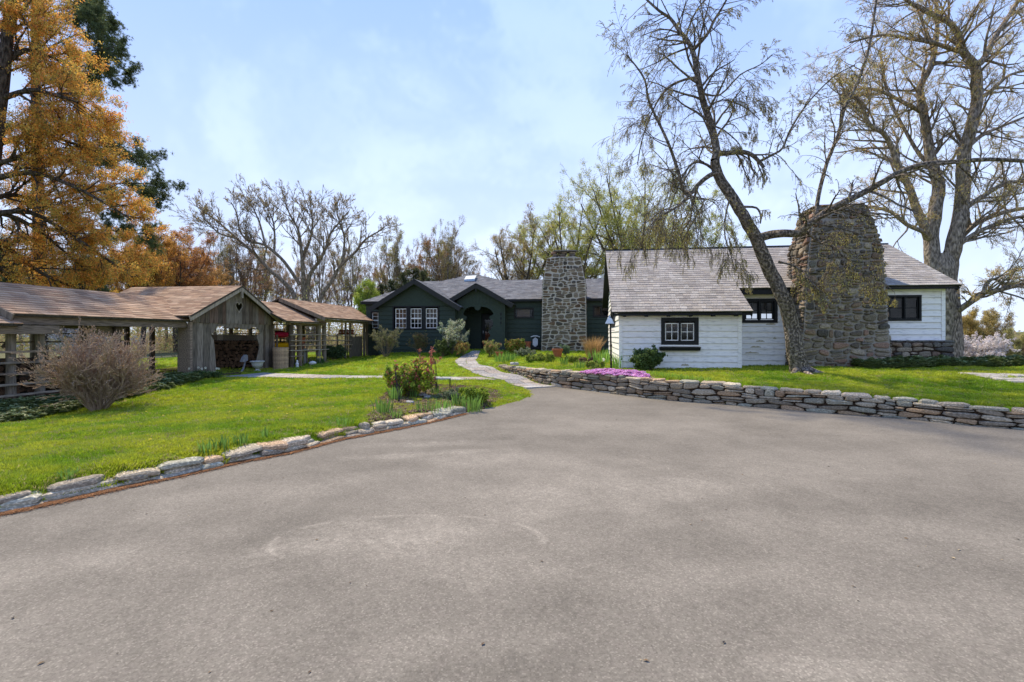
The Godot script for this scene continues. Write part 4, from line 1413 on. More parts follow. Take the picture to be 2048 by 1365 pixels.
func shed(at0: Vector3) -> void:
	var o := frame(-12.5, 12.5, "gabled_woodshed", "weathered grey plank woodshed with a heart cut in its gable", "shed")
	rng.seed = 641
	var A := 0.35
	var roof := func(c: float) -> float: return 3.56 - 0.4725 * absf(c - 8.05)
	var heart := PackedVector2Array()
	for i in 28:
		var t := TAU * i / 28
		heart.append(Vector2(8.15 + 0.0135 * 16.0 * pow(sin(t), 3), 2.86 + 0.0145 * (13.0 * cos(t) - 5.0 * cos(2 * t) - 2.0 * cos(3 * t) - cos(4 * t))))
	var c := 5.72
	while c < 10.45:
		var w := rf(0.17, 0.26)
		var z := minf(c + w, 10.5)
		var tone := shade(pick(WOOD), rf(0.42, 0.8))
		if rng.randf() < 0.25:
			tone = tone.lerp(Color(0.16, 0.1, 0.07), 0.7)
		var y0 := 2.17 + rf(-0.02, 0.02)
		var rect := PackedVector2Array([Vector2(c + 0.006, y0), Vector2(z - 0.006, y0), Vector2(z - 0.006, roof.call(z)), Vector2(c + 0.006, roof.call(c))])
		if c < 8.05 and z > 8.05:
			rect = PackedVector2Array([Vector2(c + 0.006, y0), Vector2(z - 0.006, y0), Vector2(z - 0.006, roof.call(z)), Vector2(8.05, roof.call(8.05)), Vector2(c + 0.006, roof.call(c))])
		for q in Geometry2D.clip_polygons(rect, heart):
			if not Geometry2D.is_polygon_clockwise(q):
				wood_plate(o, "gable_plank", q, A + 0.03 + rf(0.0, 0.012), 0.025, tone)
		c = z
	var rim := MB.new()
	rim.col = WOOD[2]
	for i in 28:
		var p: Vector2 = heart[i]
		var q: Vector2 = heart[(i + 1) % 28]
		rim.beam(Vector3(A + 0.075, p.y, -p.x), Vector3(A + 0.075, q.y, -q.x), 0.03, 0.03, Vector3.RIGHT)
	part(o, "heart_trim", rim.done(M.plank))
	for s in [[5.7, 6.68], [9.72, 10.52]]:
		c = s[0]
		while c < s[1] - 0.05:
			var w := rf(0.2, 0.3)
			var z := minf(c + w, s[1])
			wood_plate(o, "plank", PackedVector2Array([Vector2(c + 0.006, -0.1), Vector2(z - 0.006, -0.1), Vector2(z - 0.006, 2.2), Vector2(c + 0.006, 2.2)]), A + rf(-0.01, 0.008), 0.03, shade(pick(WOOD), rf(0.5, 0.8)))
			c = z
	wood_plate(o, "scalloped_lintel", PackedVector2Array([Vector2(6.6, 2.2), Vector2(6.6, 1.72), Vector2(6.8, 1.83), Vector2(6.84, 1.93), Vector2(6.95, 2.03), Vector2(7.12, 2.08), Vector2(7.3, 2.07), Vector2(7.59, 2.0), Vector2(7.75, 1.99), Vector2(7.92, 2.02), Vector2(8.06, 2.07), Vector2(8.2, 2.02), Vector2(8.42, 1.96), Vector2(8.63, 1.95), Vector2(8.85, 1.98), Vector2(9.05, 2.06), Vector2(9.25, 2.07), Vector2(9.43, 2.0), Vector2(9.53, 1.88), Vector2(9.55, 1.78), Vector2(9.8, 1.98), Vector2(9.8, 2.2)]), A + 0.012, 0.03, shade(WOOD[0], 0.7))
	wood_plate(o, "curved_jamb", PackedVector2Array([Vector2(9.78, 1.96), Vector2(9.55, 1.78), Vector2(9.4, 1.7), Vector2(9.36, 1.62), Vector2(9.44, 1.5), Vector2(9.52, 1.32), Vector2(9.52, 1.12), Vector2(9.46, 0.95), Vector2(9.38, 0.75), Vector2(9.32, 0.55), Vector2(9.36, 0.3), Vector2(9.4, -0.05), Vector2(9.78, -0.05)]), A - 0.002, 0.03, shade(WOOD[2], 0.75))
	wood_plate(o, "curved_jamb", PackedVector2Array([Vector2(6.6, -0.05), Vector2(6.86, -0.05), Vector2(6.92, 0.5), Vector2(6.86, 1.1), Vector2(6.8, 1.55), Vector2(6.62, 1.74)]), A - 0.002, 0.03, shade(WOOD[2], 0.75))
	slat(o, -0.08, 0.36, 5.66, 5.7, -0.1, 2.1, "side_plank")
	slat(o, 0.3, 0.4, 5.62, 5.72, -0.1, 2.2, "corner_post")
	slat(o, 0.3, 0.4, 10.5, 10.6, -0.1, 2.2, "corner_post")
	for i in 14:
		slat(o, 0.3 - i * 0.3, 0.005 - i * 0.3, 10.53, 10.56, -0.1, 1.75 + rf(-0.02, 0.02), "side_plank")
	for a in [-0.1, -3.9]:
		post(o, "post", a, 5.75, -0.1, 2.3, 0.09)
		post(o, "post", a, 10.4, -0.1, 2.3, 0.09)
	for c2 in [7.4, 8.6]:
		post(o, "back_post", -3.9, c2, -0.1, 3.0, 0.1)
	bxp(o, "floor", Vector3(-4.3, 0.0, -5.7), Vector3(0.9, 0.26, -10.5), M.soil)
	shingles(o, [Vector3(0.66, 2.4, -5.32), Vector3(-4.3, 2.4, -5.32), Vector3(-4.3, 3.7, -8.05), Vector3(0.66, 3.7, -8.05)], 0.15, Vector2(0.28, 0.36), 0.015, TAB, M.shingle, 651, false, M.plank)
	shingles(o, [Vector3(0.66, 2.4, -10.78), Vector3(-4.3, 2.4, -10.78), Vector3(-4.3, 3.7, -8.05), Vector3(0.66, 3.7, -8.05)], 0.15, Vector2(0.28, 0.36), 0.015, TAB, M.shingle, 652, false, M.plank)
	beamp(o, "barge_board", Vector3(0.62, 2.3, -5.34), Vector3(0.62, 3.6, -8.05), 0.04, 0.19, M.plank, shade(WOOD[2], 1.15))
	beamp(o, "barge_board", Vector3(0.625, 2.3, -10.76), Vector3(0.625, 3.6, -8.05), 0.04, 0.19, M.plank, shade(WOOD[2], 1.1))
	slat(o, 0.6, 0.66, 8.0, 8.1, 3.2, 3.55, "finial")
	rng.seed = 655
	var list := []
	for r in 8:
		for k in 17:
			list.append([0.0 - k * 0.17 - (0.08 if r % 2 else 0.0), 0.36 + r * 0.15, -9.98 + rf(-0.05, 0.05), rf(0.9, 1.12)])
	logs(at0, list, "split firewood log in the dark stack inside the gabled woodshed", "firewood inside the woodshed", -PI / 2)

func far_shelter(at0: Vector3) -> void:
	var o := frame(-12.5, 12.5, "storage_shelter", "open pole shelter with brown roofs between the woodshed and the green house", "shelter")
	rng.seed = 661
	for s in [[10.82, 0.11], [11.51, 0.11], [13.23, 0.11], [13.77, 0.11], [16.14, 0.055], [16.69, 0.055], [18.55, 0.075], [18.97, 0.075]]:
		post(o, "post", 1.05, s[0], 0.1, 2.5, s[1])
	for c in [11.2, 12.6, 14.2, 15.8, 17.4, 19.0]:
		post(o, "back_post", -2.2, c, 0.1, 2.5, 0.09)
	for s in [[10.6, 14.1, 1.74, 1.76], [10.6, 16.7, 1.48, 1.45], [10.6, 16.8, 1.26, 1.19], [10.6, 14.1, 1.03, 1.01], [10.6, 11.7, 0.76, 0.77], [14.0, 16.75, 1.7, 1.68], [16.1, 16.75, 0.95, 0.95]]:
		pole(o, "rail", 1.13, s[0], s[1], s[2], s[3], 0.028)
	for y in [0.8, 1.05, 1.3, 1.55, 1.8, 2.05, 2.3]:
		pole(o, "back_rail", -2.1, 10.8, 19.2, y, y, 0.028)
	slat(o, 1.0, 1.1, 10.55, 13.9, 2.2, 2.34, "eave_beam")
	slat(o, 1.2, 1.3, 12.6, 19.1, 2.4, 2.54, "eave_beam")
	wood_plate(o, "plywood_panel", PackedVector2Array([Vector2(16.95, 0.3), Vector2(18.4, 0.3), Vector2(18.4, 1.64), Vector2(17.9, 1.68), Vector2(17.3, 1.62), Vector2(16.95, 1.66)]), 0.98, 0.025, Color(0.2, 0.165, 0.12))
	slat(o, 1.3, 1.38, 10.2, 13.4, 2.28, 2.34, "fascia")
	slat(o, 1.68, 1.76, 12.55, 18.2, 2.52, 2.58, "fascia")
	shingles(o, [Vector3(1.4, 2.35, -9.9), Vector3(1.4, 2.35, -13.4), Vector3(-0.6, 3.3, -13.8), Vector3(-0.6, 3.3, -9.9)], 0.15, Vector2(0.28, 0.36), 0.015, TAB, M.shingle, 671, false, M.plank)
	shingles(o, [Vector3(-2.6, 2.35, -9.9), Vector3(-2.6, 2.35, -13.8), Vector3(-0.6, 3.3, -13.8), Vector3(-0.6, 3.3, -9.9)], 0.3, Vector2(0.28, 0.36), 0.015, TAB, M.shingle, 672, false, M.plank)
	shingles(o, [Vector3(1.78, 2.59, -12.5), Vector3(1.78, 2.59, -18.3), Vector3(-0.6, 3.55, -20.5), Vector3(-0.6, 3.55, -12.5)], 0.15, Vector2(0.28, 0.36), 0.015, TAB, M.shingle, 673, false, M.plank)
	shingles(o, [Vector3(-2.9, 2.59, -12.5), Vector3(-2.9, 2.59, -20.5), Vector3(-0.6, 3.55, -20.5), Vector3(-0.6, 3.55, -12.5)], 0.3, Vector2(0.28, 0.36), 0.015, TAB, M.shingle, 674, false, M.plank)
	beamp(o, "barge_board", Vector3(1.78, 2.5, -12.5), Vector3(-0.6, 3.46, -12.5), 0.04, 0.16, M.plank, WOOD[1])

func place(b: MB, mt: Material, called: String, label: String, category: String, at0: Vector3, turn := 0.0, group := "") -> MeshInstance3D:
	return single(called, label, category, b.done(mt), at0, turn, group)

func SHP(a: float, y: float, c: float) -> Vector3:
	return Vector3(-12.5, 0, -12.5) + Basis(Vector3.UP, -TH) * Vector3(a, y, -c)

func GHP(a: float, y: float, c: float) -> Vector3:
	return Vector3(-7.82, 0, -30.0) + Basis(Vector3.UP, -TH) * Vector3(a, y, -c)

func kayak(called: String, label: String, c: Color, p: Vector3, cut: bool) -> void:
	var o := thing(called, label, "kayak", p, -TH)
	var b := MB.new()
	b.col = c
	var n := 18
	var m := 12
	for i in n + 1:
		var t := i / float(n)
		var s := pow(maxf(sin(PI * clampf(t, 0.004, 0.996)), 0.0), 0.55)
		for k in m:
			var a := TAU * k / m
			var y := sin(a) * (0.2 if sin(a) < 0 else 0.13) * s
			b.pt(Vector3(cos(a) * 0.31 * s, y + 0.07 * pow(2 * t - 1, 4), 1.0 - t * 2.0))
	for i in n:
		for k in m:
			var a := i * m + k
			var z := i * m + (k + 1) % m
			b.ix.append_array(PackedInt32Array([a, z, z + m, a, z + m, a + m]))
	part(o, "hull", b.done(M.paint))
	var rim := MB.new()
	rim.col = Color(0.015, 0.015, 0.016)
	rim.lathe([[0.2, 0.12], [0.24, 0.15], [0.22, 0.18], [0.17, 0.16]], 16)
	part(o, "cockpit_rim", rim.done(M.paint)).scale = Vector3(1, 1, 1.7)
	for s in [-1, 1]:
		var h := MB.new()
		h.col = Color(0.02, 0.02, 0.02)
		h.tube(PackedVector3Array([Vector3(0, 0.13, s * 0.86), Vector3(0, 0.18, s * 0.9), Vector3(0, 0.13, s * 0.94)]), PackedFloat32Array([0.012, 0.014, 0.012]), 6)
		part(o, "handle", h.done(M.paint))

func pot(called: String, label: String, p: Vector3, r: float, h: float, tone := 1.0) -> void:
	var o := thing(called, label, "flower pot", p)
	var b := MB.new()
	b.col = Color(tone, tone, tone)
	b.lathe([[0.0, 0.0], [r * 0.68, 0.0], [r * 0.7, 0.01], [r * 0.9, h * 0.78], [r * 0.86, h * 0.8], [r * 0.8, h * 0.8]], 20)
	part(o, "body", b.done(M.terracotta))
	b = MB.new()
	b.col = Color(tone, tone, tone) * 1.05
	b.lathe([[r * 0.9, h * 0.78], [r, h * 0.79], [r * 1.02, h * 0.98], [r * 0.98, h], [r * 0.9, h], [r * 0.86, h * 0.8]], 20)
	part(o, "rim", b.done(M.terracotta))
	b = MB.new()
	b.lathe([[0.0, h * 0.9], [r * 0.88, h * 0.88]], 14)
	part(o, "soil", b.done(M.soil))

func objects() -> void:
	kayak("kayak", "crimson kayak on the upper rack beside the woodshed", Color(0.5, 0.02, 0.07), SHP(-0.05, 1.78, 11.62), true)
	kayak("kayak", "bright yellow kayak on the lower rack above the woven bin", Color(0.8, 0.42, 0.01), SHP(0.0, 1.27, 11.6), true)
	# rack under the kayaks
	var o := thing("kayak_rack", "two-tier timber rack holding the crimson and yellow kayaks", "rack", SHP(-0.05, 0, 11.6), -TH)
	rng.seed = 701
	for c in [-0.7, 0.7]:
		for a in [-0.36, 0.36]:
			bxp(o, "upright", Vector3(a - 0.03, 0.1, -c - 0.03), Vector3(a + 0.03, 1.75, -c + 0.03), M.plank, WOOD[1])
		for y in [1.02, 1.53]:
			bxp(o, "crossbar", Vector3(-0.4, y, -c - 0.025), Vector3(0.4, y + 0.05, -c + 0.025), M.plank, WOOD[0])
	# woven bin
	var bp := at(561, 22.5)
	o = thing("woven_bin", "tall round woven tan bin standing against the woodshed corner", "bin", bp)
	var rows := 22
	for i in rows:
		var b := MB.new()
		var y := i * 0.95 / rows
		var rr := 0.31 + 0.02 * (i / float(rows)) + rf(-0.003, 0.003)
		b.col = shade(Color(0.55, 0.39, 0.25), rf(0.8, 1.2))
		b.lathe([[rr - 0.012, y], [rr, y + 0.012], [rr + 0.004, y + 0.024], [rr, y + 0.034], [rr - 0.012, y + 0.041]], 26, Vector3.ZERO, 0.008)
		part(o, "woven_band", b.done(M.rail))
	var bb := MB.new()
	bb.col = Color(0.15, 0.1, 0.07)
	bb.lathe([[0.0, 0.02], [0.295, 0.02], [0.31, 0.93], [0.28, 0.93], [0.27, 0.1]], 20)
	part(o, "liner", bb.done(M.plank))
	# urn
	var up := SHP(0.95, 0, 8.55)
	up.y = lawnh(up.x, -up.z)
	o = thing("stone_urn", "white stone garden urn on a foot at the woodshed opening", "urn", up)
	bb = MB.new()
	bb.lathe([[0.13, 0.0], [0.13, 0.05], [0.08, 0.07], [0.06, 0.11], [0.09, 0.14]], 20)
	part(o, "foot", bb.done(M.concrete))
	bb = MB.new()
	bb.lathe([[0.06, 0.14], [0.13, 0.17], [0.19, 0.24], [0.225, 0.36], [0.235, 0.39]], 22)
	part(o, "bowl", bb.done(M.concrete))
	bb = MB.new()
	bb.lathe([[0.235, 0.385], [0.275, 0.4], [0.28, 0.43], [0.25, 0.44], [0.21, 0.43], [0.2, 0.34], [0.0, 0.34]], 22)
	part(o, "rim", bb.done(M.concrete))
	# leaning shovel with grey blade
	var sp := SHP(0.55, 0, 8.25)
	sp.y = lawnh(sp.x, -sp.z)
	o = thing("garden_statue", "grey curved garden ornament on a bent stem beside the white urn", "ornament", sp, -TH)
	bb = MB.new()
	bb.tube(PackedVector3Array([Vector3(0, 0, 0.15), Vector3(0, 0.12, 0.02), Vector3(0, 0.3, -0.06), Vector3(0, 0.46, -0.1)]), PackedFloat32Array([0.05, 0.04, 0.035, 0.03]), 8)
	part(o, "stem", bb.done(M.slate))
	bb = MB.new()
	bb.prism(PackedVector2Array([Vector2(-0.16, 0.42), Vector2(0.0, 0.4), Vector2(0.2, 0.46), Vector2(0.2, 0.66), Vector2(0.08, 0.7), Vector2(-0.05, 0.6)]), Transform3D(FACE, Vector3(-0.05, 0, 0)), 0.1)
	part(o, "head", bb.done(M.slate))
	# things kept under the storage shelter
	var q := SHP(0.6, 0, 12.5)
	for s in [[0.0, "upper"], [-0.32, "lower"]]:
		pot("terracotta_pot", "terracotta pot, %s of the two on the stand inside the storage shelter" % s[1], Vector3(q.x, 1.32 + s[0], q.z), 0.15, 0.3, 1.0)
	o = thing("plant_stand", "low timber stand under the two terracotta pots in the storage shelter", "stand", Vector3(q.x, 0.25, q.z), -TH)
	for sx in [-0.16, 0.16]:
		for sz in [-0.16, 0.16]:
			bxp(o, "leg", Vector3(sx - 0.02, -0.1, sz - 0.02), Vector3(sx + 0.02, 1.05, sz + 0.02), M.plank, WOOD[1])
	bxp(o, "shelf", Vector3(-0.2, 0.72, -0.2), Vector3(0.2, 0.748, 0.2), M.plank, WOOD[2])
	bxp(o, "shelf", Vector3(-0.2, 1.05, -0.2), Vector3(0.2, 1.068, 0.2), M.plank, WOOD[2])
	var bl := MB.new()
	bl.col = Color(0.22, 0.29, 0.33)
	bl.box(Vector3(-0.09, -0.05, -0.02), Vector3(0.09, 0.62, 0.02))
	bl.box(Vector3(-0.1, 0.62, -0.03), Vector3(0.1, 0.66, 0.03))
	place(bl, M.plank, "blue_board", "faded blue board leaning behind the shelter rails", "board", SHP(0.85, 0.28, 11.95), -TH + PI / 2)
	bl = MB.new()
	bl.col = Color(0.25, 0.25, 0.23)
	bl.box(Vector3(-0.16, -0.05, -0.02), Vector3(0.16, 0.75, 0.02))
	bl.box(Vector3(-0.18, 0.75, -0.03), Vector3(0.18, 0.79, 0.03))
	place(bl, M.plank, "grey_board", "grey wooden board standing right of the faded blue board", "board", SHP(0.7, 0.3, 12.6), -TH + PI / 2)
	# duck decoy, figurine and folded tarpaulin kept under the storage shelter
	var dk := SHP(1.25, 0, 12.3)
	dk.y = lawnh(dk.x, -dk.z)
	o = thing("duck_ornament", "white and dark garden duck at the foot of the storage shelter posts", "ornament", dk, 0.3)
	bb = MB.new()
	bb.col = Color(0.7, 0.7, 0.68)
	bb.lathe([[0.0, 0.0], [0.09, 0.02], [0.12, 0.08], [0.1, 0.14], [0.04, 0.18], [0.0, 0.19]], 12)
	part(o, "body", bb.done(M.paint)).scale = Vector3(1.5, 1.0, 0.9)
	bb = MB.new()
	bb.col = Color(0.06, 0.04, 0.03)
	bb.tube(PackedVector3Array([Vector3(-0.1, 0.12, 0), Vector3(-0.13, 0.2, 0), Vector3(-0.13, 0.26, 0), Vector3(-0.2, 0.27, 0)]), PackedFloat32Array([0.045, 0.035, 0.045, 0.012]), 9)
	part(o, "head", bb.done(M.paint))
	dk = SHP(1.2, 0, 11.05)
	dk.y = lawnh(dk.x, -dk.z)
	o = thing("white_figurine", "small white garden figurine between the first shelter posts", "figurine", dk)
	bb = MB.new()
	bb.col = Color(0.7, 0.7, 0.7)
	bb.lathe([[0.0, 0.0], [0.08, 0.0], [0.06, 0.1], [0.075, 0.18], [0.04, 0.25], [0.0, 0.26]], 12)
	part(o, "body", bb.done(M.paint))
	bb = MB.new()
	bb.col = Color(0.7, 0.7, 0.7)
	bb.lathe([[0.0, 0.23], [0.045, 0.26], [0.05, 0.31], [0.025, 0.35], [0.0, 0.355]], 12)
	part(o, "head", bb.done(M.paint))
	o = thing("storage_shelf", "rough plank shelf behind the plywood panel under the far shelter", "shelf", SHP(0.45, 0.3, 17.5), -TH)
	for c2 in [-0.65, 0.65]:
		for a2 in [-0.25, 0.25]:
			bxp(o, "leg", Vector3(a2 - 0.03, -0.1, -c2 - 0.03), Vector3(a2 + 0.03, 1.45, -c2 + 0.03), M.plank, WOOD[1])
	bxp(o, "board", Vector3(-0.32, 1.45, -0.75), Vector3(0.32, 1.49, 0.75), M.plank, WOOD[0])
	bb = MB.new()
	bb.col = Color(0.28, 0.06, 0.03)
	for k in 3:
		var u := k * 0.02
		bb.hexa([Vector3(-0.28 + u, k * 0.09, 0.5 - u), Vector3(0.27 - u, k * 0.09, 0.52), Vector3(0.28, k * 0.09, -0.45 + u), Vector3(-0.26, k * 0.09, -0.5), Vector3(-0.24, k * 0.09 + 0.08, 0.44), Vector3(0.22, k * 0.09 + 0.075, 0.45), Vector3(0.24, k * 0.09 + 0.08, -0.4), Vector3(-0.22, k * 0.09 + 0.07, -0.42)])
	place(bb, M.plank, "folded_tarpaulin", "dark red folded tarpaulin lying on the plank shelf under the far shelter", "tarpaulin", SHP(0.45, 1.795, 17.5), -TH)
	# lamp post
	var lp := at(1222, 17.25)
	o = thing("lamp_post", "black iron lamp post with pale flared shade beside the pink phlox", "street lamp", lp)
	bb = MB.new()
	bb.tube(PackedVector3Array([Vector3(0.01, -0.1, 0), Vector3(0, 0.75, 0), Vector3(-0.02, 1.62, 0)]), PackedFloat32Array([0.034, 0.03, 0.028]), 10)
	part(o, "pole", bb.done(M.iron))
	bb = MB.new()
	bb.lathe([[0.03, 0.8], [0.042, 0.81], [0.042, 0.87], [0.03, 0.88]], 10)
	part(o, "collar", bb.done(M.iron))
	bb = MB.new()
	bb.beam(Vector3(-0.16, 1.36, 0), Vector3(0.12, 1.36, 0), 0.018, 0.018)
	part(o, "ladder_bar", bb.done(M.iron))
	bb = MB.new()
	bb.lathe([[0.2, 1.58], [0.19, 1.6], [0.1, 1.74], [0.09, 1.75], [0.03, 1.76]], 4, Vector3(-0.05, 0, 0))
	bb.c.fill(Color(0.62, 0.68, 0.66))
	var sh := part(o, "shade", bb.done(M.paint))
	sh.rotation.y = 0.5
	bb = MB.new()
	bb.lathe([[0.075, 1.76], [0.03, 1.82], [0.012, 1.87], [0.0, 1.88]], 8, Vector3(-0.05, 0, 0))
	part(o, "cap", bb.done(M.metal))
	bb = MB.new()
	bb.lathe([[0.03, 1.55], [0.055, 1.6], [0.05, 1.68], [0.02, 1.72]], 10, Vector3(-0.05, 0, 0))
	part(o, "bulb_holder", bb.done(M.iron))
	# sled by the chimney on a low bench
	var cp := GHP(9.15, 0, 0.75)
	o = thing("low_bench", "low black bench under the sled beside the green house chimney", "bench", Vector3(cp.x, 0.8, cp.z), -TH)
	bxp(o, "seat", Vector3(-0.6, 0.16, -0.2), Vector3(0.4, 0.21, 0.2), M.black)
	for x in [-0.55, 0.32]:
		bxp(o, "leg", Vector3(x, -0.1, -0.18), Vector3(x + 0.05, 0.16, 0.18), M.black)
	o = thing("sled", "black runner sled with white ribbed deck propped against the green house", "sled", Vector3(cp.x, 1.012, cp.z), -TH)
	bb = MB.new()
	bb.prism(PackedVector2Array([Vector2(-0.18, 0), Vector2(0.18, 0), Vector2(0.19, 0.4), Vector2(0.13, 0.62), Vector2(-0.13, 0.62), Vector2(-0.19, 0.4)]), Transform3D(Basis(Vector3.RIGHT, -0.12), Vector3(0, 0, 0.03)), 0.03)
	part(o, "board", bb.done(M.black))
	for i in 5:
		var x := -0.12 + i * 0.06
		var l: float = [0.1, 0.05, 0.02, 0.05, 0.1][i]
		bb = MB.new()
		bb.col = Color(0.8, 0.8, 0.8)
		bb.tube(PackedVector3Array([Vector3(x, 0.04 + l, 0.085), Vector3(x, 0.3, 0.06), Vector3(x, 0.62 - l * 1.2, 0.02)]), PackedFloat32Array([0.022, 0.026, 0.02]), 8)
		part(o, "rib", bb.done(M.paint))
	bb = MB.new()
	bb.col = Color(0.8, 0.8, 0.8)
	bb.tube(PackedVector3Array([Vector3(-0.26, 0.62, 0.03), Vector3(-0.12, 0.67, 0.03), Vector3(0.12, 0.67, 0.03), Vector3(0.26, 0.62, 0.03)]), PackedFloat32Array([0.02, 0.026, 0.026, 0.02]), 8)
	part(o, "handlebar", bb.done(M.paint))
	bb = MB.new()
	bb.tube(PackedVector3Array([Vector3(-0.12, 0.66, 0.0), Vector3(0, 0.75, -0.02), Vector3(0.12, 0.66, 0.0)]), PackedFloat32Array([0.012, 0.012, 0.012]), 6)
	part(o, "pull_loop", bb.done(M.iron))
	pot("terracotta_pot", "terracotta pot on the low black bench left of the sled", Vector3(cp.x - 0.42, 1.01, cp.z + 0.05), 0.18, 0.36)
	var tp := at(1115, 23.6)
	pot("terracotta_pot", "large orange terracotta pot standing on the lawn before the stone chimney", tp, 0.25, 0.42, 1.15)
	tp = at(998, 24.8)
	pot("terracotta_pot", "small tilted terracotta pot half hidden behind the iris clump", tp + Vector3(0, 0.12, 0), 0.2, 0.24)
	# trellis and little iron chair in the flower bed
	var t0 := foot(868, 788)
	o = thing("garden_obelisk", "thin rusty iron plant obelisk leaning in the island flower bed", "plant support", t0)
	for k in 4:
		var a := TAU * k / 4 + 0.4
		bb = MB.new()
		bb.tube(PackedVector3Array([Vector3(cos(a) * 0.11, -0.03, sin(a) * 0.11), Vector3(cos(a) * 0.1 - 0.01, 0.55, sin(a) * 0.1), Vector3(cos(a) * 0.08 - 0.03, 0.9, sin(a) * 0.08), Vector3(-0.1, 1.12, 0)]), PackedFloat32Array([0.008, 0.008, 0.008, 0.007]), 5)
		part(o, "rod", bb.done(M.iron))
	for y in [0.25, 0.55, 0.85]:
		bb = MB.new()
		var ring := PackedVector3Array()
		var rr := PackedFloat32Array()
		for k in 13:
			var a := TAU * k / 12
			ring.append(Vector3(cos(a) * 0.1 - y * 0.03, y, sin(a) * 0.1))
			rr.append(0.006)
		bb.tube(ring, rr, 4)
		part(o, "hoop", bb.done(M.iron))
	bb = MB.new()
	bb.lathe([[0.0, 1.1], [0.05, 1.12], [0.06, 1.16], [0.02, 1.2], [0.0, 1.22]], 8, Vector3(-0.1, 0, 0))
	part(o, "finial", bb.done(M.iron))
	var ch := foot(886, 786)
	o = thing("iron_stool", "small grey metal plant stool in the island flower bed", "stool", ch)
	bb = MB.new()
	bb.box(Vector3(-0.22, 0.4, -0.16), Vector3(0.22, 0.42, 0.16))
	part(o, "seat", bb.done(M.metal))
	for s in [[-0.2, -0.14], [0.2, -0.14], [-0.2, 0.14], [0.2, 0.14]]:
		bb = MB.new()
		bb.tube(PackedVector3Array([Vector3(s[0] * 1.15, -0.03, s[1] * 1.15), Vector3(s[0] * 0.95, 0.4, s[1] * 0.95)]), PackedFloat32Array([0.01, 0.01]), 6)
		part(o, "leg", bb.done(M.iron))
	# loose stones
	rng.seed = 731
	for s in [[838, 792, 0.5, "flat grey stone lying in the middle of the island flower bed"], [855, 797, 0.3, "smaller flat stone in front of the flat grey stone in the bed"], [820, 808, 0.25, "rounded pale stone near the bare stems in the island bed"]]:
		var f := foot(s[0], s[1])
		single("garden_stone", s[3], "stone", boulder(Vector3(s[2], 0.09, s[2] * 0.7), Color(0.36, 0.34, 0.31), M.wall_stone), f - Vector3.UP * 0.02, rf(0, 3))
	o = Node3D.new()
	o.name = "stepping_stones"
	add_child(o)
	o.set_meta("kind", "structure")
	for s in [[1968, 750, 1.1], [1996, 753, 0.9], [2025, 758, 1.0], [2046, 763, 1.1], [2040, 752, 0.9], [1985, 756, 0.6]]:
		var f := foot(s[0], s[1])
		part(o, "stepping_stone", boulder(Vector3(s[2], 0.07, s[2] * 0.8), shade(Color(0.4, 0.37, 0.33), rf(0.85, 1.1)), M.flag), f - Vector3.UP * 0.03).rotation.y = rf(0, 3)
	single("garden_stone", "pale flat block lying on the near end of the retaining wall", "stone", boulder(Vector3(0.36, 0.1, 0.24), Color(0.42, 0.4, 0.37), M.wall_stone), Vector3(0.1, 0.55, -20.3), 0.3)

# ---------- trees and plants
func smooth(a: Array, n := 3) -> PackedVector3Array:
	var o := PackedVector3Array()
	for i in a.size() - 1:
		var p0: Vector3 = a[maxi(i - 1, 0)]
		var p1: Vector3 = a[i]
		var p2: Vector3 = a[i + 1]
		var p3: Vector3 = a[mini(i + 2, a.size() - 1)]
		for k in n:
			o.append(p1.cubic_interpolate(p2, p0, p3, k / float(n)))
	o.append(a[-1])
	return o

# a twig of length l that divides as the habit K says; ends collect in lv
func sprout(b: MB, lv: PackedVector3Array, p: Vector3, dir: Vector3, l: float, r: float, lvl: int, K: Dictionary) -> void:
	var segs: int = K.segs[lvl]
	var pts := PackedVector3Array([p])
	var rad := PackedFloat32Array([r])
	var d := dir.normalized()
	var q := p
	var tip := maxf(r * 0.35, K.rmin)
	for i in segs:
		d = (d + rdir() * K.wig + Vector3.UP * K.trop[lvl]).normalized()
		q += d * (l / segs)
		pts.append(q)
		rad.append(lerpf(r, tip, (i + 1.0) / segs))
	b.tube(pts, rad, 5 if r > 0.03 else 3)
	if lvl >= K.depth - 1:
		for i in K.leaves:
			var t := rng.randf_range(0.25, 1.0) * segs
			var j := mini(int(t), segs - 1)
			lv.append(pts[j].lerp(pts[j + 1], t - j))
		return
	var n: int = K.n[lvl]
	for i in n:
		var t := rng.randf_range(K.from, 1.0)
		if i == 0:
			t = 1.0
		var f := t * segs
		var j := mini(int(f), segs - 1)
		var bp := pts[j].lerp(pts[j + 1], f - j)
		var td := (pts[j + 1] - pts[j]).normalized()
		var sd2 := td.cross(rdir()).normalized()
		var a: float = K.ang * rng.randf_range(0.6, 1.3) * (0.5 if i == 0 else 1.0)
		sprout(b, lv, bp, td * cos(a) + sd2 * sin(a), l * K.ratio * rng.randf_range(0.65, 1.15) * (1.0 - 0.35 * t * K.taper), maxf(lerpf(r, tip, t) * 0.62, K.rmin), lvl + 1, K)

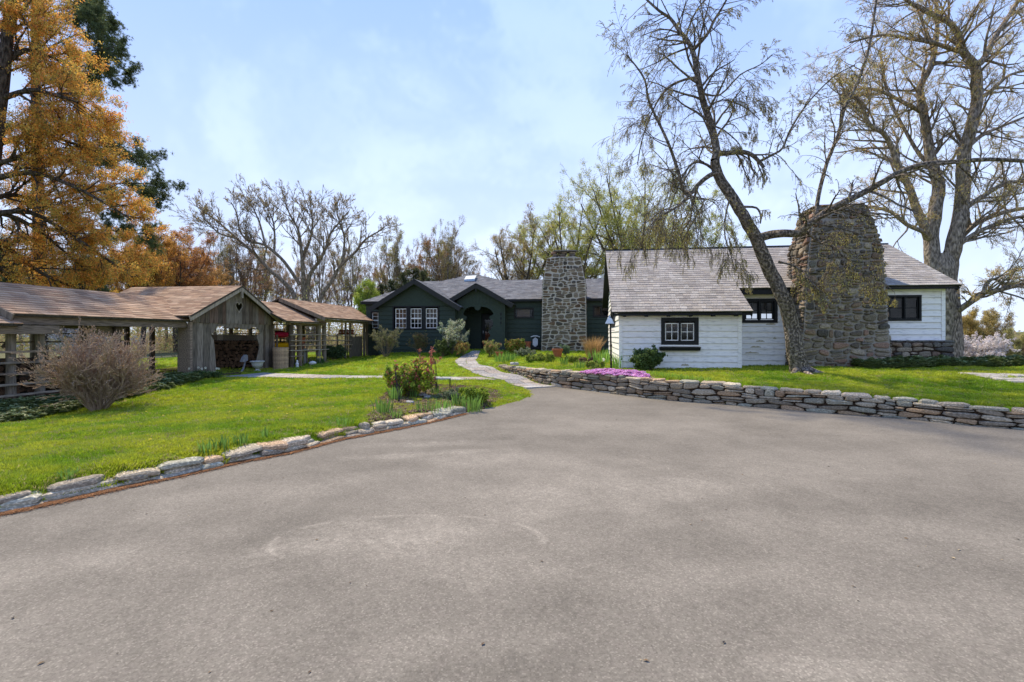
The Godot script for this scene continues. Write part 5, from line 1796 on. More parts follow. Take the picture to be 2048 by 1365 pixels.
# a limb that follows given points and carries twigs
func limb(b: MB, lv: PackedVector3Array, a: Array, r0: float, r1: float, kids: int, l: float, K: Dictionary, from := 0.2, wob := 0.0) -> void:
	var p := smooth(a)
	var n := p.size()
	var r := PackedFloat32Array()
	for i in n:
		r.append(lerpf(r0, r1, pow(i / float(n - 1), 0.8)))
	b.tube(p, r, 10 if r0 > 0.12 else 7, wob, n)
	for i in kids:
		var t := lerpf(from, 1.0, (i + rng.randf()) / kids) * (n - 1)
		var j := mini(int(t), n - 2)
		var bp := p[j].lerp(p[j + 1], t - j)
		var td := (p[j + 1] - p[j]).normalized()
		var side := td.cross(rdir()).normalized()
		var an: float = K.ang * rng.randf_range(0.8, 1.5)
		sprout(b, lv, bp, td * cos(an) + side * sin(an), l * rng.randf_range(0.55, 1.2) * (1.0 - 0.4 * t / n), minf(r[j] * 0.5, K.rtop), 0, K)

func leaves(o: Node, lv: PackedVector3Array, mesh: Mesh, cols: Array, s0: float, s1: float, called := "crown", hang := 0.0, loose := 0.0) -> void:
	var tf := []
	var cs := []
	for p in lv:
		var s := rf(s0, s1)
		var bs := Basis(rdir(), rf(0, TAU)) if hang == 0.0 else Basis(Vector3.UP, rf(0, TAU)) * Basis(Vector3.RIGHT, rf(-0.5, 0.5))
		tf.append(Transform3D(bs.scaled(Vector3(s, s, s)), p + rdir() * rng.randf() * loose if loose > 0.0 else p))
		cs.append(shade(pick(cols), rf(0.7, 1.3)))
	if tf.size() > 0:
		scatter(o, called, mesh, tf, cs)

func trunkpart(o: Node, called: String, b: MB, mt: Material) -> void:
	if b.v.size() > 0:
		part(o, called, b.done(mt))

func habit(d: Dictionary) -> Dictionary:
	var K := {"depth": 3, "n": [5, 4, 3], "segs": [5, 4, 3], "ang": 0.7, "ratio": 0.55, "trop": [0.08, 0.06, 0.04], "wig": 0.16, "rmin": 0.006, "rtop": 0.05, "leaves": 2, "from": 0.25, "taper": 1.0}
	K.merge(d, true)
	return K

func PP(list: Array, d0: float, d1: float) -> Array:
	var o := []
	for i in list.size():
		o.append(P(list[i][0], list[i][1], lerpf(d0, d1, i / float(list.size() - 1)) + (rf(-0.12, 0.12) if i > 0 else 0.0)))
	return o

func birch() -> void:
	var at0 := foot(1600, 747)
	var o := thing("leaning_tree", "leaning old tree with lichen-spotted bark and drooping twigs before the big chimney", "tree")
	rng.seed = 801
	var b := MB.new()
	var lv := PackedVector3Array()
	b.col = Color(0.145, 0.12, 0.093)
	var D := -at0.z
	var K := habit({"depth": 3, "n": [6, 5, 3], "segs": [6, 5, 4], "ang": 0.75, "ratio": 0.6, "trop": [-0.02, -0.14, -0.3], "wig": 0.2, "rmin": 0.0042, "rtop": 0.04, "leaves": 2})
	var W := habit({"depth": 3, "n": [8, 6, 3], "segs": [6, 6, 5], "ang": 0.8, "ratio": 0.62, "trop": [-0.08, -0.26, -0.4], "wig": 0.2, "rmin": 0.0042, "rtop": 0.035, "leaves": 2})
	# trunk with flared foot
	var tr := [at0 + Vector3(0.05, -0.15, 0), at0 + Vector3(-0.02, 0.12, 0)]
	tr.append_array(PP([[1589, 690], [1583, 650], [1569, 600], [1549, 560], [1530, 520], [1514, 480], [1497, 450], [1480, 420], [1460, 388], [1437, 352], [1430, 322]], D, D))
	var p := smooth(tr)
	var rr := PackedFloat32Array()
	for i in p.size():
		var t := i / float(p.size() - 1)
		rr.append(lerpf(0.24, 0.135, t) + 0.24 * exp(-t * 18.0))
	b.tube(p, rr, 16, 0.05, 3)
	limb(b, lv, PP([[1430, 322], [1433, 300], [1422, 249], [1407, 205], [1396, 154], [1387, 106], [1374, 80], [1359, 62], [1341, 37], [1319, 22], [1290, -4]], D, D + 0.8), 0.135, 0.03, 36, 2.0, K, 0.05)
	limb(b, lv, PP([[1387, 100], [1414, 70], [1429, 40], [1451, 4], [1470, -40]], D + 0.4, D - 0.4), 0.06, 0.02, 16, 1.3, K, 0.1)
	limb(b, lv, PP([[1514, 478], [1540, 470], [1568, 467], [1598, 467], [1612, 454], [1641, 432], [1674, 412], [1721, 389], [1768, 363], [1805, 342], [1852, 328], [1908, 324], [1979, 319], [2060, 323]], D, D - 1.6), 0.14, 0.05, 22, 1.6, K, 0.2)
	limb(b, lv, PP([[1632, 436], [1638, 390], [1655, 324], [1678, 267], [1690, 215], [1716, 164], [1739, 94], [1753, 0], [1760, -60]], D - 0.4, D + 0.6), 0.065, 0.03, 24, 1.5, K, 0.15)
	limb(b, lv, PP([[1432, 306], [1450, 307], [1480, 304], [1502, 309], [1517, 322], [1528, 335]], D, D - 0.6), 0.09, 0.05, 6, 0.9, W, 0.2)
	limb(b, lv, PP([[1517, 324], [1545, 310], [1565, 297], [1579, 264], [1601, 227], [1623, 198], [1667, 154], [1710, 130]], D - 0.5, D - 0.9), 0.04, 0.015, 20, 1.2, K, 0.1)
	limb(b, lv, PP([[1437, 345], [1418, 352], [1396, 370], [1381, 388], [1368, 383], [1359, 352], [1345, 308], [1330, 271], [1312, 234], [1297, 198], [1290, 161], [1272, 132], [1253, 110]], D, D - 1.2), 0.08, 0.018, 28, 1.75, K, 0.25)
	limb(b, lv, PP([[1394, 157], [1378, 157], [1345, 170], [1320, 195], [1300, 235], [1283, 285], [1275, 330]], D + 0.3, D + 1.2), 0.05, 0.015, 16, 1.2, W, 0.15)
	limb(b, lv, PP([[1381, 388], [1360, 410], [1335, 425], [1310, 440], [1290, 470]], D - 0.5, D - 1.4), 0.05, 0.015, 14, 1.5, W, 0.1)
	limb(b, lv, PP([[1396, 372], [1385, 410], [1380, 440], [1360, 470]], D, D + 0.9), 0.045, 0.015, 14, 1.5, W, 0.1)
	limb(b, lv, PP([[1437, 350], [1415, 330], [1390, 325], [1370, 345], [1350, 390], [1335, 430]], D + 0.1, D - 0.2), 0.05, 0.015, 14, 1.4, W, 0.2)
	limb(b, lv, PP([[1488, 414], [1513, 416], [1522, 432], [1521, 447]], D, D - 0.3), 0.04, 0.02, 3, 0.7, W, 0.3)
	limb(b, lv, PP([[1461, 392], [1452, 430], [1450, 470], [1462, 510], [1470, 540]], D - 0.2, D - 1.0), 0.03, 0.012, 12, 1.2, W, 0.2)
	limb(b, lv, PP([[1611, 462], [1641, 486], [1670, 495], [1685, 515], [1692, 544]], D - 0.2, D - 0.9), 0.045, 0.015, 14, 1.1, W, 0.2)
	limb(b, lv, PP([[1685, 512], [1720, 535], [1760, 560], [1790, 585]], D - 0.7, D - 1.0), 0.022, 0.01, 9, 0.9, W, 0.1)
	limb(b, lv, PP([[1557, 524], [1585, 531], [1608, 544], [1620, 562], [1652, 591]], D - 0.2, D - 0.9), 0.04, 0.012, 12, 0.9, W, 0.2)
	limb(b, lv, PP([[1422, 250], [1450, 262], [1480, 290], [1470, 300]], D, D - 0.5), 0.03, 0.012, 6, 0.9, W, 0.2)
	limb(b, lv, PP([[1400, 185], [1440, 190], [1480, 150], [1520, 130], [1545, 110]], D, D + 0.5), 0.035, 0.012, 14, 1.0, K, 0.2)
	limb(b, lv, PP([[1410, 220], [1445, 200], [1490, 215], [1520, 240]], D, D - 0.5), 0.03, 0.012, 12, 1.0, W, 0.2)
	trunkpart(o, "trunk", b, M.bark)
	leaves(o, lv, cluster(2, 0.05, 0.013, 0.03, 811, M.leaf, -0.9), [Color(0.56, 0.5, 0.15), Color(0.48, 0.42, 0.15), Color(0.62, 0.54, 0.13), Color(0.42, 0.33, 0.15)], 0.7, 1.2, "crown", 1.0)
	print("leaning tree ", b.v.size(), " ", lv.size())
	# bare earth with roots at the foot
	rng.seed = 812
	for k in 5:
		var a := -0.6 + k * 0.75
		var e := Vector3(cos(a), 0, sin(a))
		var rb := MB.new()
		rb.col = Color(0.17, 0.145, 0.115)
		rb.tube(PackedVector3Array([at0 + e * 0.2 + Vector3.UP * 0.12, at0 + e * 0.5 + Vector3.UP * 0.02, at0 + e * rf(0.8, 1.2) - Vector3.UP * 0.06]), PackedFloat32Array([0.12, 0.08, 0.03]), 7)
		part(o, "root", rb.done(M.bark))

func big_tree() -> void:
	var o := thing("old_maple", "tall spreading old tree with many rough limbs behind the right end of the cottage", "tree")
	rng.seed = 821
	var b := MB.new()
	var lv := PackedVector3Array()
	b.col = Color(0.29, 0.24, 0.185)
	var D := 25.0
	var K := habit({"depth": 3, "n": [6, 5, 4], "segs": [5, 4, 3], "ang": 0.75, "ratio": 0.58, "trop": [0.05, 0.03, 0.02], "wig": 0.24, "rmin": 0.007, "rtop": 0.07, "leaves": 5})
	limb(b, lv, PP([[1893, 720], [1893, 640], [1888, 580], [1886, 545], [1884, 515]], D, D), 0.66, 0.5, 0, 1.0, K, 0.2, 0.05)
	limb(b, lv, PP([[1872, 570], [1866, 520], [1863, 474], [1871, 422], [1878, 375], [1871, 347], [1859, 300], [1854, 263], [1845, 211], [1840, 174], [1861, 136], [1871, 94], [1875, 47], [1871, -20]], D, D + 1.0), 0.38, 0.08, 26, 3.0, K, 0.3, 0.04)
	limb(b, lv, PP([[1893, 580], [1899, 530], [1906, 500], [1918, 450], [1925, 403], [1927, 347], [1929, 305], [1941, 263], [1953, 211], [1955, 164], [1950, 127]], D, D - 0.6), 0.4, 0.2, 16, 3.0, K, 0.4, 0.04)
	limb(b, lv, PP([[1950, 130], [1927, 103], [1918, 70], [1894, 42], [1843, 19], [1800, -10]], D - 0.6, D - 2.0), 0.2, 0.06, 18, 2.8, K, 0.1)
	limb(b, lv, PP([[1952, 132], [1969, 117], [1993, 70], [2021, 28], [2050, -20]], D - 0.6, D - 0.2), 0.17, 0.08, 14, 2.8, K, 0.1)
	limb(b, lv, PP([[1858, 475], [1848, 450], [1833, 417], [1819, 375], [1800, 338], [1786, 300], [1768, 267], [1739, 249], [1721, 206], [1690, 185]], D, D - 1.8), 0.24, 0.06, 24, 2.6, K, 0.3)
	limb(b, lv, PP([[1846, 225], [1810, 206], [1768, 185], [1725, 176], [1680, 190]], D + 0.5, D - 0.5), 0.12, 0.04, 18, 2.4, K, 0.1)
	limb(b, lv, PP([[1858, 478], [1847, 464], [1815, 450], [1782, 424], [1744, 415], [1715, 420]], D, D - 2.2), 0.13, 0.05, 14, 2.2, K, 0.3)
	limb(b, lv, PP([[1915, 480], [1927, 470], [1955, 446], [2002, 427], [2050, 417], [2100, 415]], D, D + 0.5), 0.16, 0.08, 14, 2.4, K, 0.2)
	limb(b, lv, PP([[1908, 505], [1925, 485], [1965, 460], [2030, 436], [2090, 430]], D - 0.2, D - 1.6), 0.14, 0.06, 14, 2.4, K, 0.2)
	limb(b, lv, PP([[1926, 425], [1940, 410], [1979, 385], [2012, 366], [2050, 363], [2100, 350]], D - 0.3, D - 1.0), 0.14, 0.06, 14, 2.4, K, 0.2)
	limb(b, lv, PP([[1893, 645], [1910, 628], [1925, 616], [1953, 597], [1970, 586], [2005, 579], [2050, 567], [2100, 560]], D, D - 2.0), 0.17, 0.08, 14, 2.2, K, 0.3)
	limb(b, lv, PP([[1968, 588], [1973, 569], [1990, 558], [2015, 570], [2048, 560]], D - 1.2, D - 1.2), 0.1, 0.04, 8, 1.8, K, 0.2)
	limb(b, lv, PP([[1932, 105], [1904, 98], [1871, 87], [1833, 80], [1768, 70], [1700, 85]], D - 0.9, D - 2.0), 0.13, 0.04, 20, 2.4, K, 0.1)
	limb(b, lv, PP([[1871, 340], [1840, 310], [1810, 260], [1790, 220], [1770, 160], [1760, 100]], D + 0.5, D + 2.5), 0.12, 0.04, 18, 2.4, K, 0.2)
	limb(b, lv, PP([[1955, 200], [1985, 180], [2020, 150], [2060, 140]], D - 0.5, D + 1.5), 0.12, 0.05, 12, 2.4, K, 0.2)
	limb(b, lv, PP([[1930, 300], [1965, 270], [2000, 255], [2060, 230]], D - 0.5, D + 1.8), 0.12, 0.05, 12, 2.4, K, 0.2)
	trunkpart(o, "trunk", b, M.oak_bark)
	leaves(o, lv, cluster(4, 0.055, 0.026, 0.09, 822, M.airy), [Color(0.66, 0.48, 0.16), Color(0.7, 0.57, 0.16), Color(0.58, 0.43, 0.16), Color(0.68, 0.62, 0.17), Color(0.62, 0.36, 0.13)], 0.45, 1.1, "crown", 0.0, 0.15)
	print("old maple ", b.v.size(), " ", lv.size())

func orange_maple() -> void:
	var o := thing("orange_maple", "big tree in golden orange spring leaf over the shelter at upper left", "tree")
	rng.seed = 831
	var b := MB.new()
	var lv := PackedVector3Array()
	b.col = Color(0.1, 0.085, 0.07)
	var D := 21.0
	var K := habit({"depth": 3, "n": [7, 6, 4], "segs": [5, 4, 3], "ang": 0.75, "ratio": 0.6, "trop": [0.03, 0.0, -0.02], "wig": 0.2, "rmin": 0.006, "rtop": 0.06, "leaves": 3})
	limb(b, lv, PP([[-60, 720], [-50, 600], [-30, 450], [-10, 280], [10, 120], [25, -60], [30, -200]], D, D), 0.42, 0.12, 14, 3.0, K, 0.5, 0.04)
	for s in [[[[-28, 430], [60, 425], [140, 470], [215, 520], [265, 555]], 3.5], [[[-20, 360], [60, 345], [140, 370], [215, 410], [262, 440]], 0.5], [[[-12, 290], [70, 270], [140, 285], [195, 305]], 2.0], [[[-4, 200], [60, 180], [110, 190], [155, 205]], -1.0], [[[6, 130], [50, 100], [90, 110], [125, 125]], 1.0], [[[14, 50], [35, 30], [55, 50], [80, 80]], -1.0], [[[-32, 460], [20, 500], [80, 545], [150, 575], [200, 580]], 4.0], [[[-38, 500], [0, 540], [40, 570], [90, 590]], 3.0], [[[-18, 330], [20, 320], [70, 300], [120, 300]], 0.5], [[[-25, 400], [30, 390], [90, 410], [150, 430]], 3.0], [[[10, 100], [-40, 60], [-80, 30]], 0.0], [[[-20, 350], [-80, 320], [-140, 310]], 1.0], [[[0, 220], [-60, 180], [-120, 160]], -1.0], [[[-25, 420], [40, 440], [100, 480], [170, 540]], 3.0]]:
		limb(b, lv, PP(s[0], D, D + s[1]), 0.13, 0.03, 16, 2.1, K, 0.1)
	trunkpart(o, "trunk", b, M.oak_bark)
	leaves(o, lv, cluster(8, 0.07, 0.036, 0.2, 832, M.airy), [Color(0.86, 0.43, 0.08), Color(0.82, 0.46, 0.09), Color(0.86, 0.37, 0.1), Color(0.66, 0.46, 0.1), Color(0.76, 0.5, 0.1), Color(0.52, 0.43, 0.1)], 0.45, 1.45, "crown", 0.0, 0.18)
	print("orange maple ", b.v.size(), " ", lv.size())

func pine() -> void:
	var o := thing("white_pine", "tall dark green pine standing behind the orange tree", "tree")
	rng.seed = 841
	var b := MB.new()
	var lv := PackedVector3Array()
	b.col = Color(0.09, 0.07, 0.055)
	var D := 31.0
	var K := habit({"depth": 2, "n": [7, 4], "segs": [4, 3], "ang": 0.75, "ratio": 0.5, "trop": [0.03, 0.12], "wig": 0.14, "rmin": 0.008, "rtop": 0.035, "leaves": 16})
	limb(b, lv, PP([[80, 720], [78, 500], [72, 250], [70, 0], [68, -200]], D, D), 0.4, 0.14, 0, 1.0, K)
	for s in [[[75, 60], [150, 20], [195, 40]], [[72, 10], [140, -10], [180, 0]], [[75, 110], [150, 70], [225, 60]], [[74, 150], [150, 110], [228, 95]], [[74, 180], [170, 160], [245, 150]], [[75, 210], [150, 190], [215, 120]], [[76, 380], [180, 330], [290, 315]], [[77, 410], [200, 370], [330, 368]], [[77, 440], [200, 420], [310, 400]], [[76, 340], [160, 310], [240, 300]], [[78, 520], [150, 520], [210, 540]], [[78, 560], [120, 560], [170, 575]], [[78, 500], [30, 500], [0, 520]], [[78, 570], [40, 560], [10, 570]], [[77, 460], [200, 460], [300, 470]], [[76, 270], [20, 250], [-20, 260]]]:
		limb(b, lv, PP(s, D, D + rf(-3.0, 1.0)), 0.07, 0.02, 12, 1.5, K, 0.4)
	trunkpart(o, "trunk", b, M.oak_bark)
	var nd := MB.new()
	rng.seed = 843
	for i in 26:
		var d := (rdir() + Vector3.UP * 0.3).normalized() * rf(0.16, 0.26)
		var s := d.cross(rdir()).normalized() * 0.011
		nd.col = shade(Color(1, 1, 1), rf(0.6, 1.3))
		nd.tri(-s, s, d)
	leaves(o, lv, nd.done(M.leaf), [Color(0.14, 0.18, 0.08), Color(0.11, 0.15, 0.065), Color(0.18, 0.22, 0.08)], 0.45, 0.85, "crown", 0.0, 0.4)
	leafmesh.needle = nd.done(M.leaf)
	print("pine ", lv.size())

func wide_oak() -> void:
	var o := thing("wide_bare_tree", "wide bare tree with fanning limbs behind the far shelter roof", "tree")
	rng.seed = 851
	var b := MB.new()
	var lv := PackedVector3Array()
	b.col = Color(0.28, 0.225, 0.165)
	var D := 45.0
	var K := habit({"depth": 3, "n": [6, 5, 4], "segs": [4, 3, 3], "ang": 0.65, "ratio": 0.58, "trop": [0.1, 0.08, 0.05], "wig": 0.22, "rmin": 0.012, "rtop": 0.08, "leaves": 2})
	for s in [[[[600, 680], [590, 596], [563, 560], [539, 540], [509, 508], [474, 478], [451, 457], [416, 429], [397, 416]], 0.26], [[[608, 690], [608, 598], [605, 532], [601, 489], [595, 457], [580, 431], [570, 405]], 0.26], [[[614, 690], [614, 592], [620, 549], [638, 523], [653, 493], [661, 467], [681, 442], [698, 422]], 0.25], [[[622, 690], [640, 600], [661, 566], [681, 532], [709, 506], [730, 480], [754, 465], [769, 455]], 0.25], [[[600, 570], [569, 525], [545, 502], [526, 489], [496, 482], [479, 461], [474, 430], [462, 405]], 0.17], [[[684, 527], [689, 480], [681, 450], [672, 420]], 0.12], [[[548, 504], [549, 470], [545, 440], [530, 410]], 0.12], [[[530, 490], [520, 450], [505, 415], [490, 398]], 0.1], [[[604, 520], [620, 480], [625, 440], [615, 410]], 0.13], [[[474, 478], [440, 468], [425, 455], [405, 435]], 0.08]]:
		limb(b, lv, PP(s[0], D, D + rf(-2.5, 2.5)), s[1], 0.04, 16, 2.6, K, 0.35)
	trunkpart(o, "trunk", b, M.oak_bark)
	leaves(o, lv, cluster(4, 0.075, 0.035, 0.14, 852, M.airy), [Color(0.46, 0.37, 0.17), Color(0.5, 0.4, 0.17), Color(0.4, 0.3, 0.15)], 0.5, 1.1)

# a free-standing tree of height h grown from its base
func grown(called: String, label: String, at0: Vector3, h: float, spread: float, stems: int, K: Dictionary, bark: Color, leaf: Mesh, cols: Array, sdn: int, group := "", r := 0.0, split := 0.25) -> Node3D:
	var o := thing(called, label, "tree", at0, 0.0, group)
	rng.seed = sdn
	var b := MB.new()
	var lv := PackedVector3Array()
	b.col = bark
	var r0 := r if r > 0.0 else h * 0.017
	limb(b, lv, [Vector3(0, -0.4, 0), Vector3(rf(-0.1, 0.1), h * split * 0.5, 0), Vector3(rf(-0.2, 0.2), h * split, rf(-0.2, 0.2))], r0 * 1.2, r0, 0, 1.0, K)
	for i in stems:
		var a := TAU * i / stems + rf(-0.4, 0.4)
		var w := spread * rf(0.4, 1.0) * (0.15 if i == 0 else 1.0)
		var top := h * rf(0.8, 1.0) * (1.0 - 0.2 * w / maxf(spread, 0.01))
		var y0 := h * split * rf(0.7, 1.0)
		limb(b, lv, [Vector3(0, y0, 0), Vector3(cos(a) * w * 0.3, lerpf(y0, top, 0.3), sin(a) * w * 0.3), Vector3(cos(a) * w * 0.65 + rf(-0.3, 0.3), lerpf(y0, top, 0.65), sin(a) * w * 0.65), Vector3(cos(a) * w, top, sin(a) * w)], r0 * 0.6, r0 * 0.12, int(K.kids), h * K.twig, K, 0.2)
	trunkpart(o, "trunk", b, M.oak_bark)
	if leaf and lv.size():
		leaves(o, lv, leaf, cols, 0.7, 1.3, "crown", 0.0, h * 0.015)
	return o

func conifer(at0: Vector3, h: float, sdn: int) -> Node3D:
	var o := thing("hemlock", "leftmost dark evergreen behind the green house gable", "tree", at0, 0.0, "dark evergreens behind the green house")
	rng.seed = sdn
	var b := MB.new()
	b.col = Color(0.06, 0.045, 0.035)
	var lv := PackedVector3Array()
	b.tube(PackedVector3Array([Vector3(0, -0.3, 0), Vector3(0, h, 0)]), PackedFloat32Array([0.14, 0.02]), 6)
	for i in 70:
		var t := rf(0.08, 0.99)
		var a := rf(0, TAU)
		var l := (1.0 - t) * h * 0.28 + 0.25
		var p := Vector3(0, t * h, 0)
		var e := Vector3(cos(a), 0.35, sin(a)).normalized()
		b.tube(PackedVector3Array([p, p + e * l * 0.6, p + e * l + Vector3.DOWN * l * 0.1]), PackedFloat32Array([0.02, 0.015, 0.008]), 3)
		for k in 12:
			lv.append(p + e * l * rf(0.3, 1.05) + rdir() * 0.12)
	trunkpart(o, "trunk", b, M.oak_bark)
	leaves(o, lv, leafmesh.needle, [Color(0.1, 0.125, 0.05), Color(0.14, 0.155, 0.06), Color(0.08, 0.1, 0.045)], 0.6, 1.0, "crown", 0.0, 0.15)
	return o

func background() -> void:
	var bud := cluster(5, 0.09, 0.04, 0.2, 861, M.airy)
	var lush := cluster(8, 0.1, 0.05, 0.26, 862, M.airy)
	var thin := habit({"depth": 3, "n": [4, 4, 3], "segs": [4, 3, 3], "ang": 0.5, "ratio": 0.55, "trop": [0.18, 0.14, 0.1], "wig": 0.16, "rmin": 0.012, "rtop": 0.04, "leaves": 2, "kids": 12, "twig": 0.19})
	var kinds := []
	var G := "bare trees of the wood behind the shelters"
	var L := "slender bare tree among the wood behind the shelters"
	var tints := [[Color(0.38, 0.25, 0.12), Color(0.32, 0.22, 0.12)], [Color(0.46, 0.26, 0.11), Color(0.38, 0.23, 0.11)], [Color(0.38, 0.35, 0.11), Color(0.32, 0.28, 0.11)], [Color(0.3, 0.23, 0.13)]]
	rng.seed = 870
	var xs := []
	for i in 46:
		xs.append([-40.0 + i * 22.0 + rf(-9, 9), rf(50, 74), rf(0.85, 1.15), rf(0, TAU)])
	for i in xs.size():
		var s: Array = xs[i]
		var at0 := P(s[0], 672, s[1])
		at0.y = 0.25
		var k := i % 4
		if i < 4:
			kinds.append(grown("woodland_tree", L, at0, 11.5 + i * 0.4, 2.2, 5, thin, shade(Color(0.27, 0.22, 0.175), 0.9 + 0.1 * i), bud, tints[i], 871 + i, G, 0.14, 0.3))
			rng.seed = 890 + i
		else:
			copy(kinds[k], L, at0, s[3], s[2])
	var bushy := habit({"depth": 3, "n": [5, 5, 4], "segs": [4, 3, 3], "ang": 0.75, "ratio": 0.56, "trop": [0.06, 0.04, 0.02], "wig": 0.18, "rmin": 0.01, "rtop": 0.05, "leaves": 3, "kids": 14, "twig": 0.22})
	var warm := [Color(0.58, 0.28, 0.1), Color(0.5, 0.24, 0.1), Color(0.6, 0.33, 0.1)]
	grown("russet_maple", "russet-budded maple right of the big orange tree", P(352, 700, 45), 11.4, 3.0, 8, bushy, Color(0.12, 0.1, 0.08), lush, warm, 901)
	grown("russet_maple", "smaller orange-leaved maple between the big orange tree and the russet maple", P(285, 700, 40), 9.5, 2.6, 7, bushy, Color(0.12, 0.1, 0.08), lush, [Color(0.64, 0.31, 0.07), Color(0.58, 0.34, 0.07)], 902)
	grown("russet_maple", "low brownish orange maple left of the wide bare tree", P(428, 700, 50), 8.5, 2.6, 7, bushy, Color(0.12, 0.1, 0.08), bud, [Color(0.5, 0.28, 0.1), Color(0.45, 0.3, 0.1)], 903)
	var airy := habit({"depth": 3, "n": [6, 5, 4], "segs": [5, 4, 3], "ang": 0.6, "ratio": 0.58, "trop": [0.1, 0.06, 0.04], "wig": 0.2, "rmin": 0.01, "rtop": 0.06, "leaves": 2, "kids": 11, "twig": 0.2})
	grown("round_bare_tree", "round-crowned bare tree above the skylight of the green house", P(890, 700, 56), 12.5, 4.2, 9, airy, Color(0.13, 0.11, 0.09), bud, [Color(0.34, 0.27, 0.14), Color(0.3, 0.24, 0.13)], 904)
	grown("budding_tree", "pale budding tree with crooked limbs left of the smaller chimney", P(1035, 700, 44), 11.6, 4.6, 8, airy, Color(0.13, 0.11, 0.09), bud, [Color(0.46, 0.34, 0.18), Color(0.4, 0.34, 0.15)], 905, "", 0.28)
	var fresh := [Color(0.47, 0.52, 0.11), Color(0.58, 0.55, 0.13), Color(0.4, 0.46, 0.1), Color(0.6, 0.54, 0.14)]
	grown("leafing_tree", "yellow-green leafing tree right behind the smaller stone chimney", P(1150, 700, 42), 13.0, 5.2, 11, bushy, Color(0.2, 0.165, 0.125), bud, fresh, 906, "", 0.26)
	grown("leafing_tree", "tallest yellow-green leafing tree above the cottage ridge", P(1275, 700, 42), 16.0, 5.8, 12, bushy, Color(0.2, 0.165, 0.125), bud, fresh, 907, "", 0.3)
	grown("leafing_tree", "lower yellow-green tree between the tallest one and the leaning tree", P(1390, 700, 40), 11.0, 4.2, 9, bushy, Color(0.2, 0.165, 0.125), bud, fresh, 908)
	grown("lime_sapling", "small bright lime-green tree left of the green house gable", P(735, 700, 39), 5.2, 0.8, 6, airy, Color(0.14, 0.12, 0.08), bud, [Color(0.42, 0.52, 0.07), Color(0.48, 0.55, 0.1)], 909)
	var c0: Node3D
	var tops := [[765, 572], [786, 560], [806, 550], [826, 536], [846, 545], [860, 556]]
	for i in tops.size():
		var h: float = (672 - tops[i][1]) / 1024.0 * 41.0 + 1.2
		var p := P(tops[i][0], 672, 41.0 + (i % 2) * 1.5)
		p.y = 0.5
		if i == 0:
			c0 = conifer(p, h, 911)
		else:
			copy(c0, "%s dark evergreen from the left behind the green house gable" % ["", "second", "third", "fourth", "fifth", "last"][i], p, i * 1.3, h / ((672 - 572) / 1024.0 * 41.0 + 1.2))
	# trees down the slope on the right
	grown("slope_tree", "small yellow-budded tree just right of the old tree trunk, beyond the cottage", P(1932, 735, 42), 5.2, 1.7, 7, airy, Color(0.13, 0.11, 0.08), bud, [Color(0.56, 0.44, 0.14), Color(0.5, 0.38, 0.15)], 921)
	grown("slope_tree", "small pale tree above the white blossoming shrub", P(1972, 738, 46), 5.4, 1.8, 7, airy, Color(0.13, 0.11, 0.08), bud, [Color(0.5, 0.38, 0.17), Color(0.44, 0.35, 0.17)], 922)
	grown("slope_tree", "olive green tree at the right edge beyond the white shrub", P(2014, 745, 50), 4.4, 2.0, 8, airy, Color(0.15, 0.13, 0.1), bud, [Color(0.48, 0.46, 0.17), Color(0.54, 0.48, 0.18)], 923)
	grown("slope_tree", "low brownish tree at the far right edge of the slope", P(2048, 748, 58), 4.6, 2.2, 8, airy, Color(0.15, 0.13, 0.1), bud, [Color(0.54, 0.42, 0.22), Color(0.48, 0.4, 0.2)], 924)
	# brush of the wood's edge and of the valley
	var lv := []
	var cs := []
	rng.seed = 931
	for i in 26000:
		var d := rf(42, 76)
		var px := rf(-120, 1010)
		var y := 0.2 + absf(rng.randfn()) * 2.2
		var p := P(px, 672, d)
		lv.append(Transform3D(Basis(rdir(), rf(0, TAU)).scaled(Vector3.ONE * rf(1.2, 2.6)), Vector3(p.x, y, p.z)))
		cs.append(shade(pick([Color(0.4, 0.3, 0.17), Color(0.45, 0.31, 0.17), Color(0.36, 0.34, 0.13), Color(0.4, 0.42, 0.14)]), rf(0.7, 1.2)))
	tag(scatter(self, "undergrowth", bud, lv, cs), "brown and olive brush at the foot of the wood", "undergrowth")
	lv = []
	cs = []
	for i in 7000:
		var d := rf(60, 420)
		var px := rf(1880, 2090)
		var p := P(px, 672, d)
		var ground := P(px, lerpf(742, 676, clampf((d - 60.0) / 330.0, 0, 1)), d).y
		lv.append(Transform3D(Basis(rdir(), rf(0, TAU)).scaled(Vector3.ONE * rf(3, 7) * d / 120.0), Vector3(p.x, ground + rng.randf() * 2.0, p.z)))
		cs.append(shade(pick([Color(0.42, 0.36, 0.18), Color(0.48, 0.37, 0.2), Color(0.36, 0.36, 0.15), Color(0.45, 0.45, 0.18)]), rf(0.7, 1.2)))
	tag(scatter(self, "valley_wood", lush, lv, cs), "far-off brown and green wood on the slope at the right", "wood")

